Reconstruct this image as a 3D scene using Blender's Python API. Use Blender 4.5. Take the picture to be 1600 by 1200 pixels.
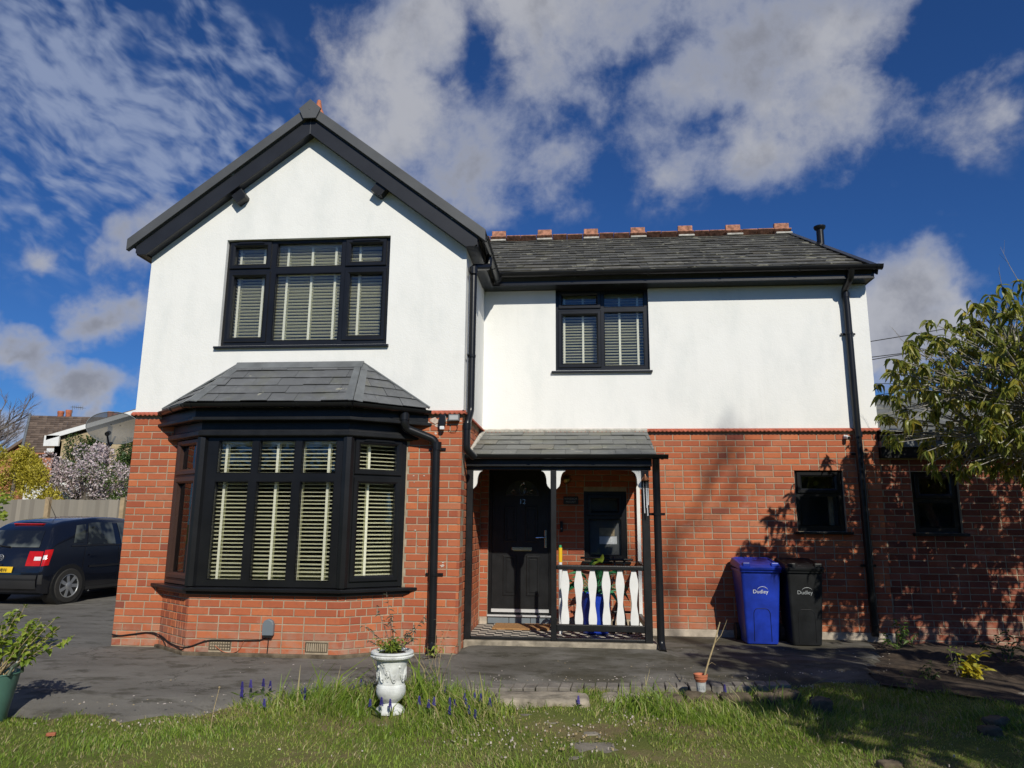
import bpy, bmesh, math, random
import numpy as np
from mathutils import Vector, Matrix, Euler
from mathutils.geometry import tessellate_polygon
random.seed(7); np.random.seed(7)
for o in list(bpy.data.objects): bpy.data.objects.remove(o)
S = bpy.context.scene
COL = S.collection
PI = math.pi
rad = math.radians

# ------------------------------------------------------------------ camera
def make_camera():
    pt, yw, rl = rad(10.926), rad(5.229), rad(.494)
    f = Vector((-math.sin(yw)*math.cos(pt), math.cos(yw)*math.cos(pt), math.sin(pt)))
    r = Vector((math.cos(yw), math.sin(yw), 0)); u = r.cross(f)
    R = math.cos(rl)*r + math.sin(rl)*u; U = -math.sin(rl)*r + math.cos(rl)*u
    m = Matrix(((R.x, U.x, -f.x, 5.219), (R.y, U.y, -f.y, -8.03), (R.z, U.z, -f.z, 1.388), (0, 0, 0, 1)))
    cd = bpy.data.cameras.new('camera'); c = bpy.data.objects.new('camera', cd); COL.objects.link(c)
    c.matrix_world = m; cd.sensor_width = 36; cd.lens = 1124.9/1600*36
    cd.clip_start = .05; cd.clip_end = 3000
    S.camera = c
make_camera()
CAM = Vector((5.219, -8.03, 1.388))

# ------------------------------------------------------------------ light, sky, exposure
SUN_DIR = Vector((.40, -1.0, .75)).normalized()      # towards the sun
SUN_EL = math.asin(SUN_DIR.z); SUN_AZ = math.atan2(SUN_DIR.x, SUN_DIR.y)
SUN_POWER = 3.98; SKY_POWER = .074
sd = bpy.data.lights.new('sun', 'SUN'); sd.energy = SUN_POWER; sd.angle = rad(.53); sd.color = (1, .95, .83)
so = bpy.data.objects.new('sun', sd); COL.objects.link(so); so.rotation_euler = SUN_DIR.to_track_quat('Z', 'Y').to_euler()
so.location = (12, -20, 16)
S.view_settings.view_transform = 'Standard'; S.view_settings.look = 'None'
S.view_settings.exposure = 0.03; S.view_settings.gamma = 1.0; S.view_settings.use_curve_mapping = False

class NT:
    def __init__(s, tree): s.t = tree; s.n = tree.nodes; s.l = tree.links
    def node(s, typ, **kw):
        n = s.n.new(typ)
        for k, v in kw.items():
            if k.startswith('i_'): n.inputs[k[2:]].default_value = v
            else: setattr(n, k, v)
        return n
    def link(s, a, b): s.l.new(a, b)
    def math(s, op, a, b=None, c=None, clamp=False):
        n = s.n.new('ShaderNodeMath'); n.operation = op; n.use_clamp = clamp
        for i, v in enumerate((a, b, c)):
            if v is None: continue
            if isinstance(v, (int, float)): n.inputs[i].default_value = v
            else: s.l.new(v, n.inputs[i])
        return n.outputs[0]
    def vmath(s, op, a, b=None):
        n = s.n.new('ShaderNodeVectorMath'); n.operation = op
        for i, v in enumerate((a, b)):
            if v is None: continue
            if isinstance(v, (tuple, list)): n.inputs[i].default_value = v
            else: s.l.new(v, n.inputs[i])
        return n.outputs['Value' if op in ('DOT_PRODUCT', 'LENGTH') else 'Vector']
    def mix(s, fac, a, b, blend='MIX'):
        n = s.n.new('ShaderNodeMix'); n.data_type = 'RGBA'; n.blend_type = blend
        for i, v in ((0, fac), (6, a), (7, b)):
            if isinstance(v, (int, float)): n.inputs[i].default_value = v
            elif isinstance(v, (tuple, list)): n.inputs[i].default_value = (v[0], v[1], v[2], 1)
            else: s.l.new(v, n.inputs[i])
        return n.outputs[2]
    def noise(s, vec, scale, detail=4, rough=.55, dist=0, out='Fac'):
        n = s.n.new('ShaderNodeTexNoise'); n.inputs['Scale'].default_value = scale; n.inputs['Detail'].default_value = detail
        n.inputs['Roughness'].default_value = rough; n.inputs['Distortion'].default_value = dist
        if vec is not None: s.l.new(vec, n.inputs['Vector'])
        return n.outputs[out]
    def ramp(s, fac, stops, interp='LINEAR'):
        n = s.n.new('ShaderNodeValToRGB'); cr = n.color_ramp; cr.interpolation = interp
        while len(cr.elements) < len(stops): cr.elements.new(.5)
        for e, (p, c) in zip(cr.elements, stops):
            e.position = p
            if isinstance(c, (int, float)): c = (c, c, c)
            e.color = (c[0], c[1], c[2], 1)
        s.l.new(fac, n.inputs[0]); return n.outputs[0]
    def smooth(s, v, a, b):
        n = s.n.new('ShaderNodeMapRange'); n.interpolation_type = 'SMOOTHSTEP'
        n.inputs['From Min'].default_value = a; n.inputs['From Max'].default_value = b
        s.l.new(v, n.inputs['Value']); return n.outputs[0]

def make_world():
    w = bpy.data.worlds.new('World'); S.world = w; w.use_nodes = True
    t = NT(w.node_tree); t.n.clear()
    sky = t.node('ShaderNodeTexSky', sky_type='NISHITA', sun_disc=False)
    sky.sun_elevation = SUN_EL; sky.sun_rotation = SUN_AZ; sky.altitude = 200
    sky.air_density = 1.0; sky.dust_density = .1; sky.ozone_density = 4.0
    tc = t.node('ShaderNodeTexCoord'); d = tc.outputs['Generated']
    # deeper blue of a polarised spring sky
    deep = t.mix(1.0, sky.outputs[0], (.29, .57, .98), 'MULTIPLY')
    # warped direction
    wn = t.noise(d, 5.5, 5, .6, out='Color'); wn = t.vmath('SUBTRACT', wn, (.5, .5, .5))
    sc = t.n.new('ShaderNodeVectorMath'); sc.operation = 'SCALE'; t.link(wn, sc.inputs[0]); sc.inputs['Scale'].default_value = .16
    dw = t.vmath('ADD', d, sc.outputs[0])
    def blob(vec, az, el, ra, re, rot=0):        # a soft cloud bank centred at azimuth/elevation (degrees), radii in degrees
        a, e = rad(az), rad(el)
        c = Vector((math.sin(a)*math.cos(e), math.cos(a)*math.cos(e), math.sin(e)))
        mp = t.n.new('ShaderNodeMapping'); mp.vector_type = 'TEXTURE'
        mp.inputs['Location'].default_value = c
        q = Euler((e, 0, -a), 'XYZ').to_matrix()
        q = q @ Matrix.Rotation(rad(rot), 3, 'Y')
        mp.inputs['Rotation'].default_value = q.to_euler('XYZ')
        mp.inputs['Scale'].default_value = (math.sin(rad(ra)), 1.2, math.sin(rad(re)))
        t.link(vec, mp.inputs['Vector'])
        g = t.n.new('ShaderNodeTexGradient'); g.gradient_type = 'SPHERICAL'; t.link(mp.outputs[0], g.inputs[0])
        return g.outputs['Fac']
    acc = None
    for b in CLOUDS:
        v = blob(dw, *b[:5]); v = t.math('MULTIPLY', v, b[5])
        acc = v if acc is None else t.math('ADD', acc, v)
    # scattered fair weather cloud over the rest of the sky
    sepd = t.n.new('ShaderNodeSeparateXYZ'); t.link(d, sepd.inputs[0])
    back = t.smooth(sepd.outputs['Y'], .35, -.1)
    rest = t.math('MULTIPLY', t.smooth(t.noise(d, 2.3, 3, .5), .48, .66), t.math('MULTIPLY', back, .38))
    acc = t.math('MAXIMUM', acc, rest)
    n1 = t.noise(d, 6.5, 12, .60, .15); n2 = t.noise(d, 24, 6, .62, .3)
    dens = t.math('ADD', acc, t.math('MULTIPLY', t.math('SUBTRACT', n1, .53), 3.0))
    dens = t.math('ADD', dens, t.math('MULTIPLY', t.math('SUBTRACT', n2, .5), .6))
    cov = t.smooth(dens, .0, .95)
    cov = t.math('MULTIPLY', cov, t.smooth(acc, .02, .26))
    cov = t.math('MULTIPLY', cov, .95)
    # small rippled high cloud upper left
    rp = t.n.new('ShaderNodeMapping'); rp.vector_type = 'POINT'
    wn2 = t.noise(d, 9, 3, .5, out='Color')
    sc2 = t.n.new('ShaderNodeVectorMath'); sc2.operation = 'SCALE'; t.link(wn2, sc2.inputs[0]); sc2.inputs['Scale'].default_value = .05
    wd = t.vmath('ADD', d, sc2.outputs[0])
    a_, e_ = rad(-33), rad(30)
    rt = Vector((math.cos(a_), -math.sin(a_), 0)); fw = Vector((math.sin(a_)*math.cos(e_), math.cos(a_)*math.cos(e_), math.sin(e_))); upv = rt.cross(fw)
    al = (rt*math.cos(rad(-24))+upv*math.sin(rad(-24))); ac = fw.cross(al)
    cmb = t.n.new('ShaderNodeCombineXYZ')
    t.link(t.math('MULTIPLY', t.vmath('DOT_PRODUCT', wd, tuple(al)), 27), cmb.inputs[0]); t.link(t.math('MULTIPLY', t.vmath('DOT_PRODUCT', wd, tuple(ac)), 52), cmb.inputs[1])
    rn = t.noise(cmb.outputs[0], 1.0, 3, .5, .0)
    rbig = t.noise(d, 7, 4, .55)
    rm = None
    for b in RIPPLE:
        v = t.math('MULTIPLY', blob(dw, *b[:5]), b[5]); rm = v if rm is None else t.math('ADD', rm, v)
    rip = t.smooth(t.math('ADD', t.math('ADD', rn, t.math('MULTIPLY', t.math('SUBTRACT', rbig, .5), .7)), t.math('MULTIPLY', rm, .26)), .50, .95)
    rip = t.math('MULTIPLY', t.math('MULTIPLY', rip, t.smooth(rm, .0, .35)), .62)
    # cloud colour: brighter thin edges and tops, greyer thick undersides
    lit = t.noise(d, 4.3, 7, .6, .1)
    core = t.smooth(dens, .45, 1.35)
    ccol = t.mix(core, (.36, .39, .48), (.235, .245, .285))
    ccol = t.mix(t.math('MULTIPLY', t.smooth(lit, .46, .62), .9), ccol, (.44, .45, .49))
    bgS = t.node('ShaderNodeBackground'); t.link(deep, bgS.inputs[0]); bgS.inputs[1].default_value = SKY_POWER
    bgC = t.node('ShaderNodeBackground'); t.link(ccol, bgC.inputs[0]); bgC.inputs[1].default_value = CLOUD_POWER
    bgR = t.node('ShaderNodeBackground', i_Strength=CLOUD_POWER); bgR.inputs[0].default_value = (.36, .42, .56, 1)
    m1 = t.node('ShaderNodeMixShader'); t.link(rip, m1.inputs[0]); t.link(bgS.outputs[0], m1.inputs[1]); t.link(bgR.outputs[0], m1.inputs[2])
    m2 = t.node('ShaderNodeMixShader'); t.link(cov, m2.inputs[0]); t.link(m1.outputs[0], m2.inputs[1]); t.link(bgC.outputs[0], m2.inputs[2])
    out = t.node('ShaderNodeOutputWorld'); t.link(m2.outputs[0], out.inputs[0])
CLOUD_POWER = 1.0
#        azimuth, elevation, radius az, radius el, roll, weight
CLOUDS = [(-18.1, 35.8, 7.9, 8.6, 0, 0.62), (-27.5, 34.7, 3.5, 6.5, 0, -0.9), (-15.4, 30.5, 8.0, 8.5, 20, 0.55), (-11.9, 26.1, 7.3, 5.4, 0, 0.49), (-7.8, 38.2, 14.9, 6.8, 0, 0.65), (-1.0, 33.1, 9.4, 8.0, 0, 0.59), (-3.7, 27.3, 8.8, 5.9, 0, 0.59), (6.0, 40.5, 18.3, 6.1, 0, 0.65), (15.3, 34.9, 14.5, 10.1, 0, 0.68), (18.8, 29.7, 12.9, 8.4, 0, 0.68), (13.2, 26.2, 9.4, 3.7, 0, 0.45), (8.1, 25.8, 3.8, 5.3, 20, 0.49), (26.3, 28.1, 9.3, 3.8, 30, 0.59), (30.8, 29.3, 2.8, 4.4, -20, 0.59), (25.9, 35.7, 12.1, 3.2, 0, 0.52), (5.2, 34.9, 3.2, 1.8, 0, -0.4), (8.0, 36.3, 2.2, 3.1, 30, -0.4), (-8.9, 35.2, 1.4, 3.7, 0, -0.4), (-11.1, 34.3, 1.4, 1.9, 0, -0.3), (11.4, 30.0, 2.8, 2.1, -30, -0.4), (3.4, 30.3, 1.9, 2.9, 0, -0.2), (2.3, 27.6, 1.7, 3.4, 0, -0.4), (28.8, 31.8, 2.8, 3.6, 0, -0.9), (12.3, 27.2, 1.4, 2.8, 30, -0.3), (24.4, 15.6, 5.8, 6.4, 0, 1.6), (25.3, 14.1, 4.0, 3.5, 0, 0.6), (28.9, 12.6, 3.8, 1.9, 0, 0.8), (-35.2, 13.7, 3.8, 2.7, 0, 1.43), (-40.5, 11.0, 4.6, 2.1, 0, 1.43), (-35.1, 9.0, 6.7, 2.1, 0, 1.49), (-40.8, 6.1, 5.0, 2.1, 0, 1.17), (-34.5, 18.7, 2.7, 4.0, 20, 1.04), (-40.0, 17.4, 2.5, 1.5, 0, 0.65)]
RIPPLE = [(-39.2, 26.2, 16.6, 12.0, -10, 1.1), (-31.5, 25.1, 7.6, 7.2, -30, 0.8), (-41.8, 30.5, 9.9, 6.7, 0, 0.8), (-28.7, 34.1, 5.2, 3.9, 0, 0.3)]
make_world()

# ------------------------------------------------------------------ materials
MATS = {}
def base_mat(name):
    m = bpy.data.materials.new(name); m.use_nodes = True
    t = NT(m.node_tree); b = t.n['Principled BSDF']; MATS[name] = m
    geo = t.node('ShaderNodeNewGeometry')
    return m, t, b, geo.outputs['Position']
def bump(t, b, h, strength, dist=.01):
    n = t.node('ShaderNodeBump', i_Strength=strength, i_Distance=dist); t.link(h, n.inputs['Height']); t.link(n.outputs[0], b.inputs['Normal'])
def rnd(t):
    """per-object random plus per-face 'tint' attribute (joined pieces)"""
    oi = t.node('ShaderNodeObjectInfo'); at = t.node('ShaderNodeAttribute', attribute_name='tint')
    return t.math('FRACT', t.math('ADD', oi.outputs['Random'], at.outputs['Fac']))
def plain(name, col, rough=.5, var=.12, scale=6, bmp=0., bscale=40, metal=0., spec=.5, detail=4):
    m, t, b, P = base_mat(name)
    n = t.noise(P, scale, detail)
    lo = tuple(c*(1-var) for c in col); hi = tuple(min(1, c*(1+var)) for c in col)
    t.link(t.ramp(n, [(.3, lo), (.7, hi)]), b.inputs['Base Color'])
    b.inputs['Roughness'].default_value = rough; b.inputs['Metallic'].default_value = metal
    b.inputs['Specular IOR Level'].default_value = spec
    if bmp: bump(t, b, t.noise(P, bscale, 5), bmp)
    return m
def brick_mat(name, stops, stain=True):
    m, t, b, P = base_mat(name)
    r = rnd(t); c = t.ramp(r, stops)
    n = t.noise(P, 28, 5, .65); c = t.mix(t.math('MULTIPLY', t.smooth(n, .45, .8), .35), c, (.22, .09, .06))
    n2 = t.noise(P, 3.1, 3, .5); c = t.mix(t.math('MULTIPLY', t.smooth(n2, .5, .8), .28), c, (.55, .25, .15))
    n3 = t.noise(P, 70, 3, .6); c = t.mix(t.smooth(n3, .70, .82), c, (.60, .42, .32))
    if stain:
        z = t.n.new('ShaderNodeSeparateXYZ'); t.link(P, z.inputs[0])
        low = t.smooth(z.outputs['Z'], .42, .02)
        s = t.math('MULTIPLY', low, t.smooth(t.noise(P, 7, 6, .7), .38, .62))
        c = t.mix(t.math('MULTIPLY', s, .5), c, (.40, .31, .24))
        st = t.math('MULTIPLY', t.smooth(t.noise(P, 1.6, 5, .7), .62, .72), .3); c = t.mix(st, c, (.5, .34, .27))
    t.link(c, b.inputs['Base Color']); b.inputs['Roughness'].default_value = .85; b.inputs['Specular IOR Level'].default_value = .25
    bump(t, b, t.noise(P, 90, 6, .7), .55, .004)
    return m
brick_mat('brick', [(0, (.33, .088, .045)), (.2, (.46, .135, .06)), (.45, (.40, .108, .05)), (.62, (.53, .165, .068)), (.8, (.33, .085, .045)), (.93, (.47, .17, .085)), (1, (.24, .068, .045))])
brick_mat('brick_dark_shaded', [(0, (.20, .055, .03)), (.3, (.30, .085, .045)), (.6, (.16, .045, .028)), (.8, (.33, .10, .06)), (1, (.11, .035, .028))])  # extension brick: darker of itself, darkened further for the shade there
def mortar():
    m, t, b, P = base_mat('mortar')
    n = t.noise(P, 9, 6, .65)
    c = t.ramp(n, [(.25, (.26, .21, .15)), (.55, (.40, .33, .24)), (.8, (.50, .43, .33))])
    t.link(c, b.inputs['Base Color']); b.inputs['Roughness'].default_value = .95; b.inputs['Specular IOR Level'].default_value = .1
    bump(t, b, t.noise(P, 160, 4, .7), .5, .003)
mortar()
def render_white():
    m, t, b, P = base_mat('white_render')
    mp = t.n.new('ShaderNodeMapping'); mp.inputs['Scale'].default_value = (1.4, 1.4, .55); t.link(P, mp.inputs[0])
    n = t.noise(mp.outputs[0], 2.2, 7, .6); n2 = t.noise(P, 14, 5, .6)
    c = t.ramp(n, [(.3, (.735, .745, .725)), (.5, (.80, .80, .775)), (.7, (.82, .82, .795))])
    c = t.mix(t.math('MULTIPLY', t.smooth(n2, .58, .8), .12), c, (.62, .64, .62))
    st = t.n.new('ShaderNodeMapping'); st.inputs['Scale'].default_value = (9, 9, .5); t.link(P, st.inputs[0])
    drip = t.math('MULTIPLY', t.smooth(t.noise(st.outputs[0], 1.0, 4, .6), .56, .74), t.smooth(t.noise(P, .9, 3, .5), .42, .6))
    c = t.mix(t.math('MULTIPLY', drip, .10), c, (.52, .53, .48))
    t.link(c, b.inputs['Base Color']); b.inputs['Roughness'].default_value = .8; b.inputs['Specular IOR Level'].default_value = .2
    h = t.math('ADD', t.noise(P, 55, 5, .6), t.math('MULTIPLY', t.noise(P, 2.6, 3, .5), 3.0))
    bump(t, b, h, .22, .012)
render_white()
def slate_mat(name, base, lichen, lo=.62, hi=1.3):
    m, t, b, P = base_mat(name)
    r = rnd(t)
    c = t.ramp(r, [(0, tuple(x*lo for x in base)), (.35, base), (.6, tuple(x*(1+lo)/2 for x in base)), (.85, tuple(x*hi for x in base)), (1, (base[0]*1.1, base[1]*1.02, base[2]*.9))])
    n = t.noise(P, 6, 7, .68); c = t.mix(t.math('MULTIPLY', t.smooth(n, .45, .75), .5), c, tuple(x*1.7 for x in base))
    n2 = t.noise(P, 3.3, 6, .7)
    c = t.mix(t.math('MULTIPLY', t.smooth(n2, .50, .68), .42), c, (base[0]*1.15, base[1]*1.12, base[2]*.72))
    mp = t.n.new('ShaderNodeMapping'); mp.inputs['Scale'].default_value = (1, 2.4, 2.4); t.link(P, mp.inputs[0])
    n3 = t.noise(mp.outputs[0], 5.2, 3, .55, .4)
    c = t.mix(t.smooth(n3, .735-lichen, .765-lichen), c, (.34, .33, .26))
    t.link(c, b.inputs['Base Color']); b.inputs['Roughness'].default_value = .62; b.inputs['Specular IOR Level'].default_value = .45
    bump(t, b, t.noise(P, 60, 6, .6), .35, .004)
slate_mat('roof_slate', (.088, .086, .076), .115, .5, 1.5)
slate_mat('porch_slate', (.145, .148, .138), .06, .8, 1.15)
slate_mat('bay_slate', (.115, .12, .125), .03, .82, 1.15)
plain('lead', (.14, .15, .155), .5, .25, 5, .1)
plain('black_plastic', (.010, .0105, .012), .30, .25, 3, .05, 30, spec=.38)
plain('black_timber', (.011, .0115, .0125), .40, .35, 8, .15, 60, spec=.38)
plain('anthracite', (.016, .0175, .022), .42, .2, 4, spec=.4)
plain('cap_grey', (.075, .078, .082), .5, .18, 2.5)
plain('brown_film', (.05, .026, .02), .4, .1, 4)
plain('white_paint', (.78, .78, .76), .4, .06, 7, .05)
plain('white_plastic', (.75, .76, .77), .3, .04, 4)
plain('pale_stone', (.30, .26, .20), .9, .45, 9, .4, 70)
plain('grey_stone', (.19, .17, .145), .9, .4, 6, .5, 50)
plain('dark_stone', (.125, .10, .07), .95, .5, 8, .6, 40, spec=.15)
plain('concrete', (.22, .195, .155), .92, .4, 7, .4, 60)
plain('plinth_plaster', (.42, .36, .29), .95, .35, 6, .5, 50)
plain('terracotta', (.46, .15, .075), .8, .3, 9, .3, 60)
plain('ridge_terracotta', (.38, .18, .115), .9, .6, 14, .5, 60)
plain('string_red', (.40, .10, .055), .8, .25, 12, .3, 60)
plain('cream_slat', (.86, .86, .70), .45, .03, 3)
def slat_trans():
    m = MATS['cream_slat']; t = NT(m.node_tree); b = t.n['Principled BSDF']
    tl = t.node('ShaderNodeBsdfTranslucent'); tl.inputs[0].default_value = (.92, .92, .78, 1)
    mx = t.node('ShaderNodeMixShader'); mx.inputs[0].default_value = .60; t.link(b.outputs[0], mx.inputs[1]); t.link(tl.outputs[0], mx.inputs[2]); t.link(mx.outputs[0], t.n['Material Output'].inputs[0])
slat_trans()
plain('cream_tape', (.90, .90, .72), .7, .03, 3)
plain('interior', (.16, .155, .14), .9, .1, 2)
plain('chrome', (.62, .62, .62), .22, .05, 4, metal=1)
plain('silver', (.66, .67, .68), .38, .05, 5, metal=.25)
plain('net_grey', (.115, .125, .13), .8, .1, 8)
plain('brass', (.42, .32, .12), .35, .2, 8, metal=1)
plain('copper', (.55, .24, .12), .4, .2, 8, metal=.9)
plain('blue_bin', (.008, .032, .33), .42, .35, 5, .08, 30)
plain('black_bin', (.009, .010, .011), .5, .5, 5, .1, 30, spec=.35)
plain('meter_grey', (.16, .19, .215), .5, .06, 5)
plain('cable_black', (.012, .012, .012), .6, .1, 5)
plain('floor_light', (.48, .44, .38), .7, .2, 14, .1)
plain('floor_dark', (.045, .045, .045), .7, .3, 14, .1)
plain('coir', (.34, .18, .07), 1, .35, 60, .5, 200)
plain('urn_white', (.66, .68, .67), .7, .22, 11, .25, 55)
plain('green_plastic', (.075, .17, .135), .45, .2, 5)
plain('soil', (.055, .038, .025), 1, .5, 18, .8, 60)
plain('plastic_cup', (.42, .43, .43), .4, .1, 6)
plain('dry_stem', (.40, .31, .17), .9, .3, 30)
plain('bark', (.13, .11, .09), .95, .4, 20, .6, 60)
plain('bark_pale', (.30, .28, .25), .9, .3, 20, .3, 60)
plain('twig_grey', (.16, .13, .12), .95, .3, 20)
plain('petal_white', (.55, .48, .44), .8, .1, 20)
plain('blue_bag', (.012, .05, .42), .4, .3, 9, .3, 14)
plain('paper', (.72, .74, .76), .8, .05, 8)
plain('paper_tan', (.42, .34, .22), .8, .2, 20)
plain('yellow_plastic', (.80, .50, .02), .35, .05, 5)
plain('green_cap', (.05, .35, .15), .4, .05, 5)
plain('ridge_mortar', (.45, .43, .38), .95, .3, 20)
plain('car_paint', (.007, .008, .012), .16, .1, 4)
MATS['car_paint'].node_tree.nodes['Principled BSDF'].inputs['Coat Weight'].default_value = .8
plain('car_trim', (.012, .012, .013), .5, .1, 4)
plain('car_lower', (.022, .022, .023), .6, .1, 4)
plain('rubber', (.022, .021, .02), .85, .2, 20)
plain('alloy', (.48, .49, .50), .35, .1, 4, metal=.7)
plain('light_red', (.45, .008, .008), .12, .15, 20)
plain('light_clear', (.72, .66, .66), .12, .1, 20)
plain('plate_yellow', (.78, .50, .02), .4, .03, 5)
plain('print_black', (.012, .012, .012), .5, .05, 5)
plain('print_white', (.72, .74, .78), .5, .05, 5)
plain('print_grey', (.34, .36, .37), .5, .05, 5)
plain('neighbour_brick', (.42, .33, .20), .9, .2, 9, .2, 60)
plain('neighbour_orange_brick', (.42, .17, .09), .9, .25, 9, .2, 60)
plain('grass_blade_dry', (.36, .30, .16), .9, .2, 20)
plain('mortar_patch', (.55, .45, .38), .95, .3, 30, .5, 80)
def glass(name, tint=.92, gloss=(.9, .95, 1), extra=1.25):
    m = bpy.data.materials.new(name); m.use_nodes = True; MATS[name] = m
    t = NT(m.node_tree); t.n.clear()
    tr = t.node('ShaderNodeBsdfTransparent'); tr.inputs[0].default_value = (tint, tint, tint, 1)
    gl = t.node('ShaderNodeBsdfGlossy'); gl.inputs['Roughness'].default_value = .02; gl.inputs[0].default_value = (*gloss, 1)
    fr = t.node('ShaderNodeFresnel', i_IOR=1.5)
    geo = t.node('ShaderNodeNewGeometry')
    bn = t.node('ShaderNodeBump', i_Strength=.02, i_Distance=.05); t.link(t.noise(geo.outputs['Position'], 2.5, 2), bn.inputs['Height']); t.link(bn.outputs[0], gl.inputs['Normal'])
    mx = t.node('ShaderNodeMixShader'); t.link(t.math('MULTIPLY', fr.outputs[0], extra, clamp=True), mx.inputs[0]); t.link(tr.outputs[0], mx.inputs[1]); t.link(gl.outputs[0], mx.inputs[2])
    o = t.node('ShaderNodeOutputMaterial'); t.link(mx.outputs[0], o.inputs[0])
glass('window_glass', .97, (.9, .95, 1), 1.15)
glass('obscure_glass', .72, (.9, .95, 1), 1.2)
glass('dish_mesh', .42, (.5, .5, .5), .25)
def dishmat():
    m, t, b, P = base_mat('dish_mesh')
    b.inputs['Base Color'].default_value = (.085, .09, .095, 1); b.inputs['Roughness'].default_value = .6
    b.inputs['Alpha'].default_value = .78
dishmat()
def carglass():
    m, t, b, P = base_mat('car_glass')
    n = t.noise(P, 3.2, 2); t.link(t.ramp(n, [(.40, (.010, .012, .015)), (.52, (.07, .08, .075)), (.66, (.13, .14, .125))]), b.inputs['Base Color'])
    b.inputs['Roughness'].default_value = .03; b.inputs['Specular IOR Level'].default_value = .8
carglass()
def leafmat(name, stops, trans=.35, rough=.45):
    m, t, b, P = base_mat(name)
    r = rnd(t); c = t.ramp(r, stops)
    c = t.mix(t.math('MULTIPLY', t.noise(P, 40, 3), .35), c, tuple(x*.5 for x in stops[0][1]))
    t.link(c, b.inputs['Base Color']); b.inputs['Roughness'].default_value = rough
    tl = t.node('ShaderNodeBsdfTranslucent'); t.link(c, tl.inputs[0])
    mx = t.node('ShaderNodeMixShader'); mx.inputs[0].default_value = trans
    t.link(b.outputs[0], mx.inputs[1]); t.link(tl.outputs[0], mx.inputs[2]); t.link(mx.outputs[0], t.n['Material Output'].inputs[0])
leafmat('leaf_shrub', [(0, (.13, .18, .03)), (.3, (.25, .28, .05)), (.55, (.37, .37, .07)), (.75, (.17, .22, .04)), (.9, (.52, .46, .08)), (1, (.64, .50, .08))], .48, .36)
leafmat('leaf_shade_tree', [(0, (.04, .07, .02)), (.5, (.08, .12, .03)), (1, (.12, .16, .04))])
leafmat('leaf_bright', [(0, (.20, .30, .04)), (.5, (.33, .44, .06)), (1, (.50, .56, .10))], .45)
leafmat('leaf_yellow', [(0, (.55, .46, .03)), (.6, (.72, .60, .05)), (1, (.48, .48, .07))], .4)
leafmat('leaf_grey', [(0, (.08, .12, .08)), (.5, (.14, .19, .13)), (1, (.22, .20, .14))], .3)
leafmat('leaf_weed', [(0, (.05, .10, .02)), (.5, (.09, .17, .03)), (1, (.16, .22, .05))], .35)
leafmat('leaf_houseplant', [(0, (.02, .16, .06)), (.5, (.05, .30, .12)), (1, (.10, .42, .20))], .3)
leafmat('leaf_conifer', [(0, (.30, .26, .025)), (.5, (.58, .50, .05)), (1, (.74, .64, .10))], .3)
leafmat('leaf_ivy', [(0, (.02, .06, .012)), (.5, (.05, .10, .02)), (1, (.12, .16, .04))], .25)
leafmat('blossom', [(0, (.58, .44, .47)), (.5, (.76, .66, .67)), (.8, (.85, .79, .78)), (1, (.20, .15, .11))], .3)
leafmat('muscari', [(0, (.05, .04, .26)), (.5, (.09, .07, .38)), (1, (.14, .11, .5))], .2)
leafmat('grass_blade', [(0, (.15, .25, .03)), (.3, (.26, .39, .05)), (.6, (.38, .50, .075)), (.85, (.44, .48, .11)), (.93, (.54, .46, .22)), (1, (.60, .50, .30))], .42, .5)
def tarmac():
    m, t, b, P = base_mat('tarmac')
    mp = t.n.new('ShaderNodeMapping'); mp.inputs['Scale'].default_value = (.7, 1.3, 1); mp.inputs['Rotation'].default_value = (0, 0, .15); t.link(P, mp.inputs[0])
    n = t.noise(mp.outputs[0], 1.5, 8, .62); n2 = t.noise(P, 110, 3, .7); n3 = t.noise(mp.outputs[0], 3.4, 6, .7)
    c = t.ramp(n, [(.3, (.105, .097, .085)), (.5, (.155, .145, .128)), (.72, (.20, .188, .168))])
    c = t.mix(t.math('MULTIPLY', t.smooth(n3, .50, .64), .72), c, (.055, .05, .036))
    sx = t.n.new('ShaderNodeSeparateXYZ'); t.link(P, sx.inputs[0])
    right = t.smooth(sx.outputs['X'], 3.6, 5.4)
    moss = t.math('MULTIPLY', right, t.smooth(t.noise(mp.outputs[0], 1.1, 7, .7), .36, .60))
    c = t.mix(t.math('MULTIPLY', moss, .8), c, (.048, .042, .024))
    c = t.mix(t.smooth(n2, .70, .78), c, (.30, .28, .25))
    c = t.mix(t.math('MULTIPLY', t.smooth(t.noise(P, 200, 2, .6), .5, .8), .3), c, (.03, .03, .03))
    vo = t.n.new('ShaderNodeTexVoronoi'); vo.feature = 'DISTANCE_TO_EDGE'; vo.inputs['Scale'].default_value = .9
    wv = t.noise(P, 3.0, 5, .7, out='Color'); sw = t.n.new('ShaderNodeVectorMath'); sw.operation = 'SCALE'; t.link(wv, sw.inputs[0]); sw.inputs['Scale'].default_value = .55
    t.link(t.vmath('ADD', P, sw.outputs[0]), vo.inputs['Vector'])
    crack = t.math('MULTIPLY', t.smooth(vo.outputs['Distance'], .010, .002), t.smooth(t.noise(P, .8, 2), .50, .60)); c = t.mix(t.math('MULTIPLY', crack, .75), c, (.03, .027, .02))
    c = t.mix(t.math('MULTIPLY', t.smooth(t.noise(P, 75, 3, .75), .60, .74), .55), c, (.27, .25, .215))
    t.link(c, b.inputs['Base Color']); b.inputs['Roughness'].default_value = .88; b.inputs['Specular IOR Level'].default_value = .3
    h = t.math('ADD', t.noise(P, 140, 4, .7), t.math('MULTIPLY', t.noise(P, 5, 4), 4))
    bump(t, b, h, .6, .006)
tarmac()
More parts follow.
